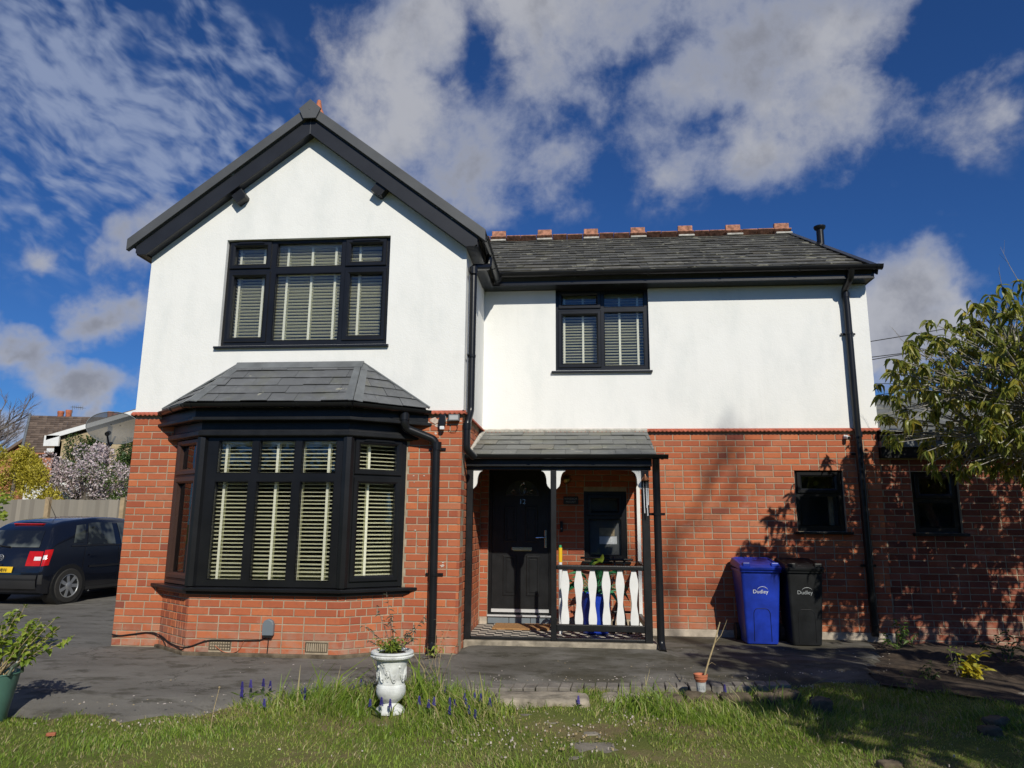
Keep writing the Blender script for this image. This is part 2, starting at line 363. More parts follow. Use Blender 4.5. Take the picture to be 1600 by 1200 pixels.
def turf():
    m, t, b, P = base_mat('turf')
    n = t.noise(P, 1.6, 7, .65); n2 = t.noise(P, 24, 5, .7)
    c = t.ramp(n, [(.3, (.11, .14, .035)), (.5, (.15, .165, .045)), (.60, (.21, .17, .085)), (.72, (.16, .115, .065))])
    c = t.mix(t.smooth(n2, .5, .75), c, (.15, .18, .05))
    t.link(c, b.inputs['Base Color']); b.inputs['Roughness'].default_value = 1; b.inputs['Specular IOR Level'].default_value = .1
    bump(t, b, t.noise(P, 50, 5, .7), .8, .02)
turf()
def fence_wood():
    m, t, b, P = base_mat('fence_wood')
    mp = t.n.new('ShaderNodeMapping'); mp.inputs['Scale'].default_value = (22, 22, 1.1); t.link(P, mp.inputs[0])
    r = rnd(t); n = t.noise(mp.outputs[0], 1.0, 5, .6)
    c = t.ramp(r, [(0, (.20, .18, .15)), (.4, (.29, .265, .22)), (.7, (.24, .22, .185)), (1, (.34, .305, .25))])
    c = t.mix(t.math('MULTIPLY', n, .5), c, (.13, .115, .09))
    t.link(c, b.inputs['Base Color']); b.inputs['Roughness'].default_value = .9
fence_wood()
plain('fence_post_wood', (.36, .27, .16), .9, .2, 10)
def ntile():
    m, t, b, P = base_mat('brown_roof_tile')
    r = rnd(t)
    c = t.ramp(r, [(0, (.085, .06, .045)), (.5, (.125, .09, .068)), (1, (.17, .125, .095))]); t.link(c, b.inputs['Base Color']); b.inputs['Roughness'].default_value = .9
ntile()
M = MATS

# ------------------------------------------------------------------ mesh helpers
def setp(o, label=None, category=None, group=None, kind=None):
    if label: o['label'] = label
    if category: o['category'] = category
    if group: o['group'] = group
    if kind: o['kind'] = kind
    return o
class MB:
    def __init__(s): s.v = []; s.f = []; s.m = []; s.t = []
    def add(s, vs, fs, mi=0, tint=0.):
        b = len(s.v); s.v += [tuple(v) for v in vs]
        for f in fs: s.f.append(tuple(i+b for i in f)); s.m.append(mi); s.t.append(tint)
        return s
    def box(s, a, b, mi=0, X=None, tint=0.):
        x0, y0, z0 = a; x1, y1, z1 = b
        vs = [Vector(p) for p in ((x0,y0,z0),(x1,y0,z0),(x1,y1,z0),(x0,y1,z0),(x0,y0,z1),(x1,y0,z1),(x1,y1,z1),(x0,y1,z1))]
        if X is not None: vs = [X @ v for v in vs]
        return s.add(vs, [(0,3,2,1),(4,5,6,7),(0,1,5,4),(1,2,6,5),(2,3,7,6),(3,0,4,7)], mi, tint)
    def prism(s, poly, w0, w1, X=None, mi=0, tint=0.):
        """poly: 2-D points (ccw seen from +w); extruded between w0 (back) and w1 (front)"""
        n = len(poly)
        vs = [Vector((p[0], p[1], w0)) for p in poly] + [Vector((p[0], p[1], w1)) for p in poly]
        if X is not None: vs = [X @ v for v in vs]
        fs = [tuple(range(n-1, -1, -1)), tuple(range(n, 2*n))] + [(i, (i+1) % n, (i+1) % n + n, i+n) for i in range(n)]
        return s.add(vs, fs, mi, tint)
    def tube(s, pts, r, n=10, caps=True, mi=0, tint=0.):
        pts = [Vector(p) for p in pts]; rs = r if isinstance(r, (list, tuple)) else [r]*len(pts)
        ring = []; up = None
        for i, p in enumerate(pts):
            d = (pts[min(i+1, len(pts)-1)] - pts[max(i-1, 0)]).normalized()
            if up is None: up = d.orthogonal().normalized()
            else:
                up = (up - d*up.dot(d)); up = up.normalized() if up.length > 1e-5 else d.orthogonal().normalized()
            w = d.cross(up)
            ring.append([p + (up*math.cos(2*PI*k/n) + w*math.sin(2*PI*k/n))*rs[i] for k in range(n)])
        vs = [v for q in ring for v in q]; fs = []
        for i in range(len(pts)-1):
            for k in range(n):
                a = i*n+k; b = i*n+(k+1) % n; fs.append((a, b, b+n, a+n))
        if caps: fs.append(tuple(range(n-1, -1, -1))); fs.append(tuple((len(pts)-1)*n+k for k in range(n)))
        return s.add(vs, fs, mi, tint)
    def lathe(s, prof, c=(0,0,0), n=28, X=None, mi=0, caps=True):
        vs = []; fs = []
        for (r, z) in prof:
            for k in range(n):
                a = 2*PI*k/n; v = Vector((c[0]+r*math.cos(a), c[1]+r*math.sin(a), c[2]+z)); vs.append(X @ v if X else v)
        for i in range(len(prof)-1):
            for k in range(n): a = i*n+k; b = i*n+(k+1) % n; fs.append((a, b, b+n, a+n))
        if caps: fs.append(tuple(range(n-1, -1, -1))); fs.append(tuple((len(prof)-1)*n+k for k in range(n)))
        return s.add(vs, fs, mi)
    def ball(s, c, r, n=8, mi=0, sc=(1,1,1), tint=0.):
        vs = [Vector(c)+Vector((0,0,r*sc[2]))]; m = n//2
        for i in range(1, m):
            for k in range(n):
                a = PI*i/m; b = 2*PI*k/n
                vs.append(Vector(c)+Vector((r*sc[0]*math.sin(a)*math.cos(b), r*sc[1]*math.sin(a)*math.sin(b), r*sc[2]*math.cos(a))))
        vs.append(Vector(c)-Vector((0,0,r*sc[2]))); fs = [(0, 1+k, 1+(k+1) % n) for k in range(n)]
        for i in range(m-2):
            for k in range(n): a = 1+i*n+k; b = 1+i*n+(k+1) % n; fs.append((a, a+n, b+n, b))
        L = len(vs)-1; fs += [(L, L-n+(k+1) % n, L-n+k) for k in range(n)]
        return s.add(vs, fs, mi, tint)
    def slab(s, rect, holes, t, X, w=0., mi=0):
        """rectangular slab u0,v0,u1,v1 with rectangular holes, front at w, thickness t"""
        us = sorted({rect[0], rect[2], *[h[0] for h in holes], *[h[2] for h in holes]}); us = [u for u in us if rect[0]-1e-9 <= u <= rect[2]+1e-9]
        vs_ = sorted({rect[1], rect[3], *[h[1] for h in holes], *[h[3] for h in holes]}); vs_ = [u for u in vs_ if rect[1]-1e-9 <= u <= rect[3]+1e-9]
        def solid(i, j):
            if i < 0 or j < 0 or i >= len(us)-1 or j >= len(vs_)-1: return False
            cu = (us[i]+us[i+1])/2; cv = (vs_[j]+vs_[j+1])/2
            return not any(h[0] < cu < h[2] and h[1] < cv < h[3] for h in holes)
        for i in range(len(us)-1):
            for j in range(len(vs_)-1):
                if not solid(i, j): continue
                a, b, c, d = us[i], vs_[j], us[i+1], vs_[j+1]
                P = [X @ Vector(p) for p in ((a,b,w),(c,b,w),(c,d,w),(a,d,w),(a,b,w-t),(c,b,w-t),(c,d,w-t),(a,d,w-t))]
                fs = [(0,1,2,3),(7,6,5,4)]
                if not solid(i, j-1): fs.append((0,4,5,1))
                if not solid(i, j+1): fs.append((3,2,6,7))
                if not solid(i-1, j): fs.append((0,3,7,4))
                if not solid(i+1, j): fs.append((1,5,6,2))
                s.add(P, fs, mi)
        return s
    def ring(s, o, i, w1, w0, ch, X, mi=0):
        """mitred casement frame: outer rect o, inner rect i, front w1, back w0, inner chamfer ch"""
        def R(r, w): return [X @ Vector(p) for p in ((r[0],r[1],w),(r[2],r[1],w),(r[2],r[3],w),(r[0],r[3],w))]
        oc = (o[0]+.006, o[1]+.006, o[2]-.006, o[3]-.006); ic = (i[0]-ch, i[1]-ch, i[2]+ch, i[3]+ch)
        L = R(o, w0)+R(o, w1-.006)+R(oc, w1)+R(ic, w1)+R(i, w1-ch*.8)+R(i, w0)
        fs = []
        for q in range(5):
            for k in range(4): a = q*4+k; b = q*4+(k+1) % 4; fs.append((a, b, b+4, a+4))
        return s.add(L, fs, mi)
    def mesh(s, name, mats, smooth=False):
        me = bpy.data.meshes.new(name); me.from_pydata(s.v, [], s.f); me.update()
        for mt in (mats if isinstance(mats, (list, tuple)) else [mats]): me.materials.append(M[mt] if isinstance(mt, str) else mt)
        if any(s.m): me.polygons.foreach_set('material_index', s.m)
        if any(s.t): at = me.attributes.new('tint', 'FLOAT', 'FACE'); at.data.foreach_set('value', s.t)
        if smooth: me.polygons.foreach_set('use_smooth', [True]*len(me.polygons))
        return me
    def build(s, name, mats, parent=None, smooth=False, bevel=0, **kw):
        o = bpy.data.objects.new(name, s.mesh(name, mats, smooth)); COL.objects.link(o)
        if parent is not None: attach(o, parent)
        if smooth:
            md = o.modifiers.new('split', 'EDGE_SPLIT'); md.split_angle = rad(38)
        if bevel:
            md = o.modifiers.new('bevel', 'BEVEL'); md.width = bevel; md.segments = 2; md.limit_method = 'ANGLE'; md.angle_limit = rad(40)
        return setp(o, **kw)
WM = {}
def wmat(o):
    return WM.get(o.name, Matrix.Identity(4))
def attach(o, parent):
    o.parent = parent; o.matrix_parent_inverse = wmat(parent).inverted()
def empty(name, loc=(0,0,0), rz=0, **kw):
    o = bpy.data.objects.new(name, None); COL.objects.link(o); o.empty_display_size = .2
    o.location = loc; o.rotation_euler = (0, 0, rz)
    WM[o.name] = Matrix.Translation(loc) @ Matrix.Rotation(rz, 4, 'Z')
    par = kw.pop('parent', None)
    if par is not None: attach(o, par); 
    return setp(o, **kw)
def copy_tree(o, loc=None, rz=None, name=None, **kw):
    def rec(a, par):
        c = a.copy(); COL.objects.link(c)
        if par is not None: c.parent = par
        for ch in kids.get(a.name, []): rec(ch, c)
        return c
    kids = {}
    for q in COL.objects:
        if q.parent: kids.setdefault(q.parent.name, []).append(q)
    c = rec(o, None)
    if loc is not None: c.location = loc
    if rz is not None: c.rotation_euler[2] = rz
    return setp(c, **kw)
def frame(o, u, n):
    """local (u, up, outward normal) -> world"""
    u = Vector(u).normalized(); n = Vector(n).normalized(); v = n.cross(u)
    return Matrix(((u.x, v.x, n.x, o[0]), (u.y, v.y, n.y, o[1]), (u.z, v.z, n.z, o[2]), (0, 0, 0, 1)))
XF = lambda y, x=0, z=0: frame((x, y, z), (1,0,0), (0,-1,0))        # front facing plane at depth y: local = (x, z, outward)
def box_obj(name, a, b, mat, parent=None, bevel=0, **kw): return MB().box(a, b).build(name, mat, parent, bevel=bevel, **kw)
def text(name, s, size, mat, X, parent=None, ext=.001, align='CENTER', sx=1, **kw):
    cu = bpy.data.curves.new(name, 'FONT'); cu.body = s; cu.size = size; cu.extrude = ext; cu.align_x = align; cu.align_y = 'CENTER'; cu.resolution_u = 3
    tmp = bpy.data.objects.new('tmp', cu); COL.objects.link(tmp)
    dg = bpy.context.evaluated_depsgraph_get(); me = bpy.data.meshes.new_from_object(tmp.evaluated_get(dg)); bpy.data.objects.remove(tmp)
    me.transform(X @ Matrix.Diagonal((sx, 1, 1, 1))); me.materials.clear(); me.materials.append(M[mat])
    o = bpy.data.objects.new(name, me); COL.objects.link(o)
    if parent is not None: attach(o, parent)
    return setp(o, **kw)
def clip_poly(poly, clip):
    """Sutherland-Hodgman against a convex ccw polygon"""
    out = poly
    for i in range(len(clip)):
        a = clip[i]; b = clip[(i+1) % len(clip)]; inp = out; out = []
        if not inp: break
        side = lambda p: (b[0]-a[0])*(p[1]-a[1])-(b[1]-a[1])*(p[0]-a[0])
        for k in range(len(inp)):
            p, q = inp[k], inp[(k+1) % len(inp)]; sp, sq = side(p), side(q)
            if sp >= 0: out.append(p)
            if sp*sq < 0: t = sp/(sp-sq); out.append((p[0]+t*(q[0]-p[0]), p[1]+t*(q[1]-p[1])))
    return out
def area(p): return abs(sum(p[i][0]*p[(i+1) % len(p)][1]-p[(i+1) % len(p)][0]*p[i][1] for i in range(len(p))))/2

# pieces: alike small pieces become objects for the ones that show largest, the rest one joined part
def emit(name, pieces, mat, parent, limit=300, cache=None):
    """pieces: (score, matrix, key) with cache[key] = list of (verts, faces)"""
    pieces.sort(key=lambda p: -p[0]); meshes = {}
    for sc, X, key in pieces[:limit]:
        if key not in meshes:
            vs, fs = cache[key]; mb = MB().add(vs, fs); meshes[key] = mb.mesh(name, mat)
        o = bpy.data.objects.new(name, meshes[key]); COL.objects.link(o); o.parent = parent
        o.matrix_parent_inverse = wmat(parent).inverted(); o.matrix_basis = X
    if len(pieces) > limit:
        mb = MB()
        for sc, X, key in pieces[limit:]:
            vs, fs = cache[key]; mb.add([X @ Vector(v) for v in vs], fs, 0, random.random()*.98+.01)
        mb.build(name, mat, parent, kind='stuff')
def score(p, n, a):
    d = Vector(p)-CAM; L = d.length
    return a*max(.02, -d.normalized().dot(n))/L/L
BR = {}
def brick_geo(w, h, d=.03):
    key = (round(w, 3), round(h, 3))
    if key not in BR:
        c = .004; w, h = key
        def R(x0, z0, x1, z1, y): return [(x0, z0, y), (x1, z0, y), (x1, z1, y), (x0, z1, y)]
        vs = R(0, 0, w, h, -d)+R(0, 0, w, h, -c)+R(c, c, w-c, h-c, 0)
        fs = [(4*q+k, 4*q+(k+1) % 4, 4*q+4+(k+1) % 4, 4*q+4+k) for q in (0, 1) for k in range(4)]+[(8, 9, 10, 11)]
        BR[key] = (vs, fs)
    return key
GA = .08; JO = .011
def lay_bricks(out, X, length, z0, z1, holes=(), phase=0, u0=0., brick=.232, first=0., jitter=.0015, rng=random):
    """stretcher work with the odd header course on plane X (local u, up, out)"""
    n = X.to_3x3() @ Vector((0, 0, 1)); k = 0; z = z0
    hl = brick/2
    while z < z1-.02:
        h = min(GA-JO, z1-z-JO*.5)
        if h < .02: break
        cur = u0 + first - (brick-hl if (k+phase) % 2 else 0) - (rng.choice((0, 0, 0, hl/2)) if k % 5 == 2 else 0)
        while cur < u0+length-.02:
            w = hl if (rng.random() < .07 or (k % 6 == 3 and rng.random() < .4)) else brick
            a, b = max(cur, u0), min(cur+w-JO, u0+length); cur += w
            if b > u0+length-.035: b = u0+length; cur = b+.05
            if b-a < .025: continue
            spans = [(a, b)]
            for hu0, hv0, hu1, hv1 in holes:
                if z+h > hv0+.012 and z < hv1-.012:
                    ns = []
                    for p, q in spans:
                        if q <= hu0 or p >= hu1: ns.append((p, q)); continue
                        if p < hu0-.02: ns.append((p, hu0-.004))
                        if q > hu1+.02: ns.append((hu1+.004, q))
                    spans = ns
            for p, q in spans:
                if q-p < .02: continue
                w_ = round((q-p)/.004)*.004
                key = brick_geo(w_, h)
                Y = X @ Matrix.Translation((p, z, rng.uniform(-jitter, jitter))) @ Matrix.Rotation(rng.uniform(-.004, .004), 4, 'Z')
                out.append((score(Y.translation, n, w_*h), Y, key))
        z += GA; k += 1
SL = {}
def lay_slates(out, O, u, v, poly, w, g, th=.007, rng=random, lift=.012):
    """slates on the plane (O,u,v up the slope) clipped to the convex ccw polygon"""
    u = Vector(u).normalized(); v = Vector(v).normalized(); n = u.cross(v)
    X = Matrix(((u.x, v.x, n.x, O[0]), (u.y, v.y, n.y, O[1]), (u.z, v.z, n.z, O[2]), (0,0,0,1)))
    us = [p[0] for p in poly]; vs = [p[1] for p in poly]; r = 0; vv = min(vs)
    while vv < max(vs)-.01:
        uu = min(us) - (w/2 if r % 2 else 0) - .01
        while uu < max(us):
            dv = rng.uniform(-.006, .006); ww = w-.004
            q = clip_poly([(uu, vv+dv), (uu+ww, vv+dv*.4), (uu+ww, vv+g+.03), (uu, vv+g+.03)], poly)
            if len(q) > 2 and area(q) > .0015:
                ph = (uu, vv); q0 = [(a-ph[0], b-ph[1]) for a, b in q]
                tilt = lift+rng.uniform(0, .004); tf = lambda b: tilt*(1-b/(g+.03))
                N = len(q0); V = [(a, b, tf(b)-th) for a, b in q0]+[(a, b, tf(b)) for a, b in q0]
                F = [tuple(range(N, 2*N))]+[(i, (i+1) % N, (i+1) % N+N, i+N) for i in range(N)]
                key = ('s', len(SL)); full = len(q) == 4 and abs(area(q)-ww*(g+.03)) < .001
                if full:
                    key = ('f', round(w, 3), round(g, 3))
                    V = [(a, b, lift*(1-b/(g+.03))-tt) for tt in (th, 0) for a, b in ((0, 0), (ww, 0), (ww, g+.03), (0, g+.03))]
                    F = [(4,5,6,7),(0,1,5,4),(1,2,6,5),(3,0,4,7)]
                SL[key] = (V, F)
                Y = X @ Matrix.Translation((ph[0], ph[1]+(dv if full else 0), rng.uniform(0, .005))) @ Matrix.Rotation(rng.uniform(-.012, .012), 4, 'Y')
                out.append((score(Y.translation, n, area(q)), Y, key))
            uu += w
        vv += g; r += 1
def poly_plane(pts3):
    """frame from 3-D planar polygon: origin first point, u horizontal"""
    O = Vector(pts3[0]); u = (Vector(pts3[1])-O).normalized(); n = u.cross(Vector(pts3[2])-O).normalized(); v = n.cross(u)
    return O, u, v, [((Vector(p)-O).dot(u), (Vector(p)-O).dot(v)) for p in pts3]
def offset_line(pts, o):
    """offset an open plan polyline outwards (to its right when walking +x in front of a wall)"""
    segs = []
    for a, b in zip(pts[:-1], pts[1:]):
        d = (Vector(b)-Vector(a)).normalized(); n = Vector((d.y, -d.x)); segs.append((Vector(a)+n*o, d))
    out = []
    for i in range(len(pts)):
        if i == 0: p, d = segs[0]; t = -p.y/d.y; out.append(p+d*t)            # ends stay on the wall plane y = 0
        elif i == len(pts)-1: p, d = segs[-1]; t = -p.y/d.y; out.append(p+d*t)
        else:
            (p, d), (q, e) = segs[i-1], segs[i]
            den = d.x*e.y-d.y*e.x; t = ((q.x-p.x)*e.y-(q.y-p.y)*e.x)/den; out.append(p+d*t)
    return out

# ------------------------------------------------------------------ ground
D = 1.674            # depth plane of the right-hand front wall
def lerp_tab(tab, x):
    if x <= tab[0][0]: return tab[0][1]
    for (a, ya), (b, yb) in zip(tab[:-1], tab[1:]):
        if x <= b: return ya+(yb-ya)*(x-a)/(b-a)
    return tab[-1][1]
EDGE = [(-14, -2.2), (.2, -2.25), (1.3, -2.52), (1.85, -2.52), (2.2, -2.32), (2.55, -1.9), (2.95, -1.54), (3.5, -1.5), (4.05, -1.33), (4.3, -1.30), (6.1, -1.0), (6.85, -.84), (7.6, -.47), (8.1, -.45), (8.35, -.1), (8.6, .5), (8.8, 1.3), (9.0, 1.66)]
def edge_y(x): return lerp_tab(EDGE, x)
def lawn_z(x, y):
    return -.105+.018*math.sin(x*1.7+y*.9)+.012*math.sin(x*4.1-y*3.3)+.010*math.sin(x*9+y*7)
def make_ground():
    mb = MB(); R = 260
    xs = sorted(set([-R, -60, -25, -12, -6, -3, -1]+[i*.12 for i in range(0, 100)]+[13, 16, 22, 40, 90, R]))
    ys = sorted(set([-R, -60, -25, -14, -10, -8]+[-6.5+i*.12 for i in range(0, 62)]+[2, 4, 9, 20, 50, 110, R]))
    V = []
    for y in ys:
        for x in xs:
            near = 0 <= x <= 12 and -6.6 <= y <= 1
            V.append((x, y, lawn_z(x, y) if near else -.11))
    nx = len(xs); F = [(j*nx+i, j*nx+i+1, (j+1)*nx+i+1, (j+1)*nx+i) for j in range(len(ys)-1) for i in range(nx-1)]
    mb.add(V, F); o = mb.build('lawn', 'turf', kind='structure', smooth=False)
    o.data.polygons.foreach_set('use_smooth', [True]*len(o.data.polygons))
    # driveway and path of one tarmac sheet
    mb = MB(); V = []; F = []
    xs = [-40, -20, -14]+[-12+i*.5 for i in range(24)]+[i*.1 for i in range(0, 91)]
    rows = 8
    for x in xs:
        e = edge_y(x)+.03*math.sin(x*5.3)+.02*math.sin(x*13+1)+.012*math.sin(x*31)
        for k, yy in enumerate((e-.03, e+.06, e+.38, max(e+.5, -.3), max(e+.6, .33), max(e+.65, .9), max(e+.7, 3.0), 7.96)):
            V.append((x, yy, (-.112, -.075, -.02, 0, .045*max(0, min(1, (x-3.93)*12, (6.3-x)*6)), 0, 0, 0)[k]))
    F = [(i*rows+k, (i+1)*rows+k, (i+1)*rows+k+1, i*rows+k+1) for i in range(len(xs)-1) for k in range(rows-1)]
    mb.add(V, F).build('driveway', 'tarmac', kind='structure')
    # soil bed under the shrub
    mb = MB(); V = []; F = []
    n = 30; m = 18
    for i in range(n+1):
        for j in range(m+1):
            x = 8.05+i*.16; y0 = max(edge_y(min(x, 8.99)) if x < 9 else -1.3, -1.35)
            y0 = -.55-.85*min(1, max(0, (x-8.05)/.9)); y = y0+(1.70-y0)*j/m
            V.append((x, y, -.075+.05*min(1, j/4)+.018*math.sin(x*11+y*17)+.012*math.sin(x*29-y*23)))
    F = [(i*(m+1)+j, (i+1)*(m+1)+j, (i+1)*(m+1)+j+1, i*(m+1)+j+1) for i in range(n) for j in range(m)]
    mb.add(V, F).build('flower_bed', 'soil', kind='structure')
make_ground()

# ------------------------------------------------------------------ the house
HOUSE = empty('house', (0,0,0), label='white rendered and red brick house with black windows, pointed front gable and slate roofs', category='house')
W = 3.92; XR = 9.107
APX, APZ, SLP = 1.97, 6.43, .775
BASE = -.04; STR = 2.63
BAY = [(.55, 0), (1.09, -.41), (2.74, -.40), (3.30, 0)]
GW = (.953, 3.435, 3.003, 4.778)          # gable window x0 z0 x1 z1
RW = (4.934, 3.447, 6.214, 4.60)
DOOR = (4.03, .10, 4.875, 2.20)
PW = (5.30, .91, 5.858, 1.81)
SW = (8.028, 1.315, 8.635, 2.10)
EAZ = 4.60
bricks = []
def structure():
    # mortar-faced brick backing (bricks stand proud of it) and rendered upper walls
    mb = MB(); X0 = XF(.006); XD = XF(D+.006)
    mb.slab((0, BASE, W, STR), [(.57, -1, 3.28, 2.62)], .22, X0)
    mb.slab((3.72, BASE, XR, STR), [DOOR, PW, SW], .24, XD)
    Xs = frame((W-.006, 0, 0), (0,1,0), (1,0,0)); mb.slab((.01, BASE, D, STR), [], .2, Xs)
    mb.build('brick_backing', 'mortar', HOUSE)
    mb = MB()
    X0 = XF(-.012)
    gab = [(0, STR), (W, STR), (W, 4.60), (APX, 6.12), (0, 4.60)]
    for r in ((0, STR, GW[0], 7), (GW[2], STR, W, 7), (GW[0], STR, GW[2], GW[1]), (GW[0], GW[3], GW[2], 7)):
        mb.prism(clip_poly(gab, [(r[0], r[1]), (r[2], r[1]), (r[2], r[3]), (r[0], r[3])]), -.235, 0, X0)
    mb.slab((3.74, STR, XR+.012, EAZ), [RW], .245, XF(D-.012))
    Xs = frame((W+.012, 0, 0), (0,1,0), (1,0,0)); mb.slab((-.0119, STR, D-.0125, EAZ), [], .21, Xs)
    # left, right and rear walls
    mb.box((-.012, .05, BASE), (.2, 8, EAZ)); mb.box((XR-.22, D+.05, BASE), (XR-.002, 8, EAZ+.02)); mb.box((0, 7.8, BASE), (XR, 8, EAZ))
    mb.prism([(D+.02, EAZ+.02), (7.98, EAZ+.02), (4.9, 6.55)], -.2, 0, frame((XR-.004, 0, 0), (0,1,0), (1,0,0)))
    mb.build('rendered_wall', 'white_render', HOUSE)
    # dark rooms behind the glass
    mb = MB()
    for z0, z1 in ((2.40, 2.5), (-.03, 0), (4.82, 4.88)):
        mb.box((.22, .26, z0), (3.69, 7.78, z1)); mb.box((3.69, D+.26, z0), (XR-.24, 7.78, z1))
    mb.box((.22, 2.7, .0), (3.69, 2.8, 4.81)); mb.box((3.7, 2.9, 0), (XR-.24, 3.0, 4.8)); mb.box((3.6, .3, 0), (3.7, 7.7, 4.8)); mb.box((7.0, 1.95, 0), (7.1, 2.9, 4.8))
    mb.build('room', 'interior', HOUSE)
    # plinth plaster along the right wall
    box_obj('plinth', (6.06, D-.014, -.02), (XR, D+.02, .085), 'plinth_plaster', HOUSE, bevel=.006)
    box_obj('plinth', (3.93, D-.02, .09), (4.025, D+.02, .19), 'plinth_plaster', HOUSE, bevel=.006)
    # bricks
    lay_bricks(bricks, XF(0), .555, -.07+.08-.08, STR-.035, phase=0)
    lay_bricks(bricks, XF(0), W-3.305, -.07, STR-.035, phase=1, u0=3.305, first=.02)
    lay_bricks(bricks, frame((W, 0, 0), (0,1,0), (1,0,0)), D-.01, -.07, STR-.035, phase=0, u0=.0, first=-.0)
    lay_bricks(bricks, XF(D), XR-6.03, .09, STR-.035, [SW], phase=0, u0=6.03)
    lay_bricks(bricks, XF(D), 6.03-(W+.005), .19, STR-.035, [(DOOR[0], 0, DOOR[2], DOOR[3]), PW], phase=0, u0=W+.005)
    # string course: small scalloped red tile lip
    def lip(name, p, q, n, ext0=0, ext1=0):
        p = Vector((*p, 0)); q = Vector((*q, 0)); d = (q-p).normalized(); L = (q-p).length+ext0+ext1; n = Vector((*n, 0))
        p = p-d*ext0; N = int(L/.0125); V = []; F = []
        for i in range(N+1):
            s = i*L/N; wv = .007*math.sin(s*2*PI/.055)
            for (o, z) in ((.0, STR+.012), (.014, STR+.012), (.048, STR-.018+wv), (.046, STR-.032+wv), (.0, STR-.012)):
                V.append(p+d*s+n*o+Vector((0, 0, z)))
        for i in range(N):
            for k in range(4): a = i*5+k; F.append((a, a+1, a+6, a+5))
        MB().add(V, F).build(name, 'string_red', HOUSE)
    lip('string_course', (0, -.004), (.72, -.004), (0, -1), .03)
    lip('string_course', (3.22, -.004), (W, -.004), (0, -1), 0, .046)
    lip('string_course', (W+.004, -.046), (W+.004, D-.046), (1, 0))
    lip('string_course', (W+.05, D-.004), (XR, D-.004), (0, -1), 0, .03)
structure()

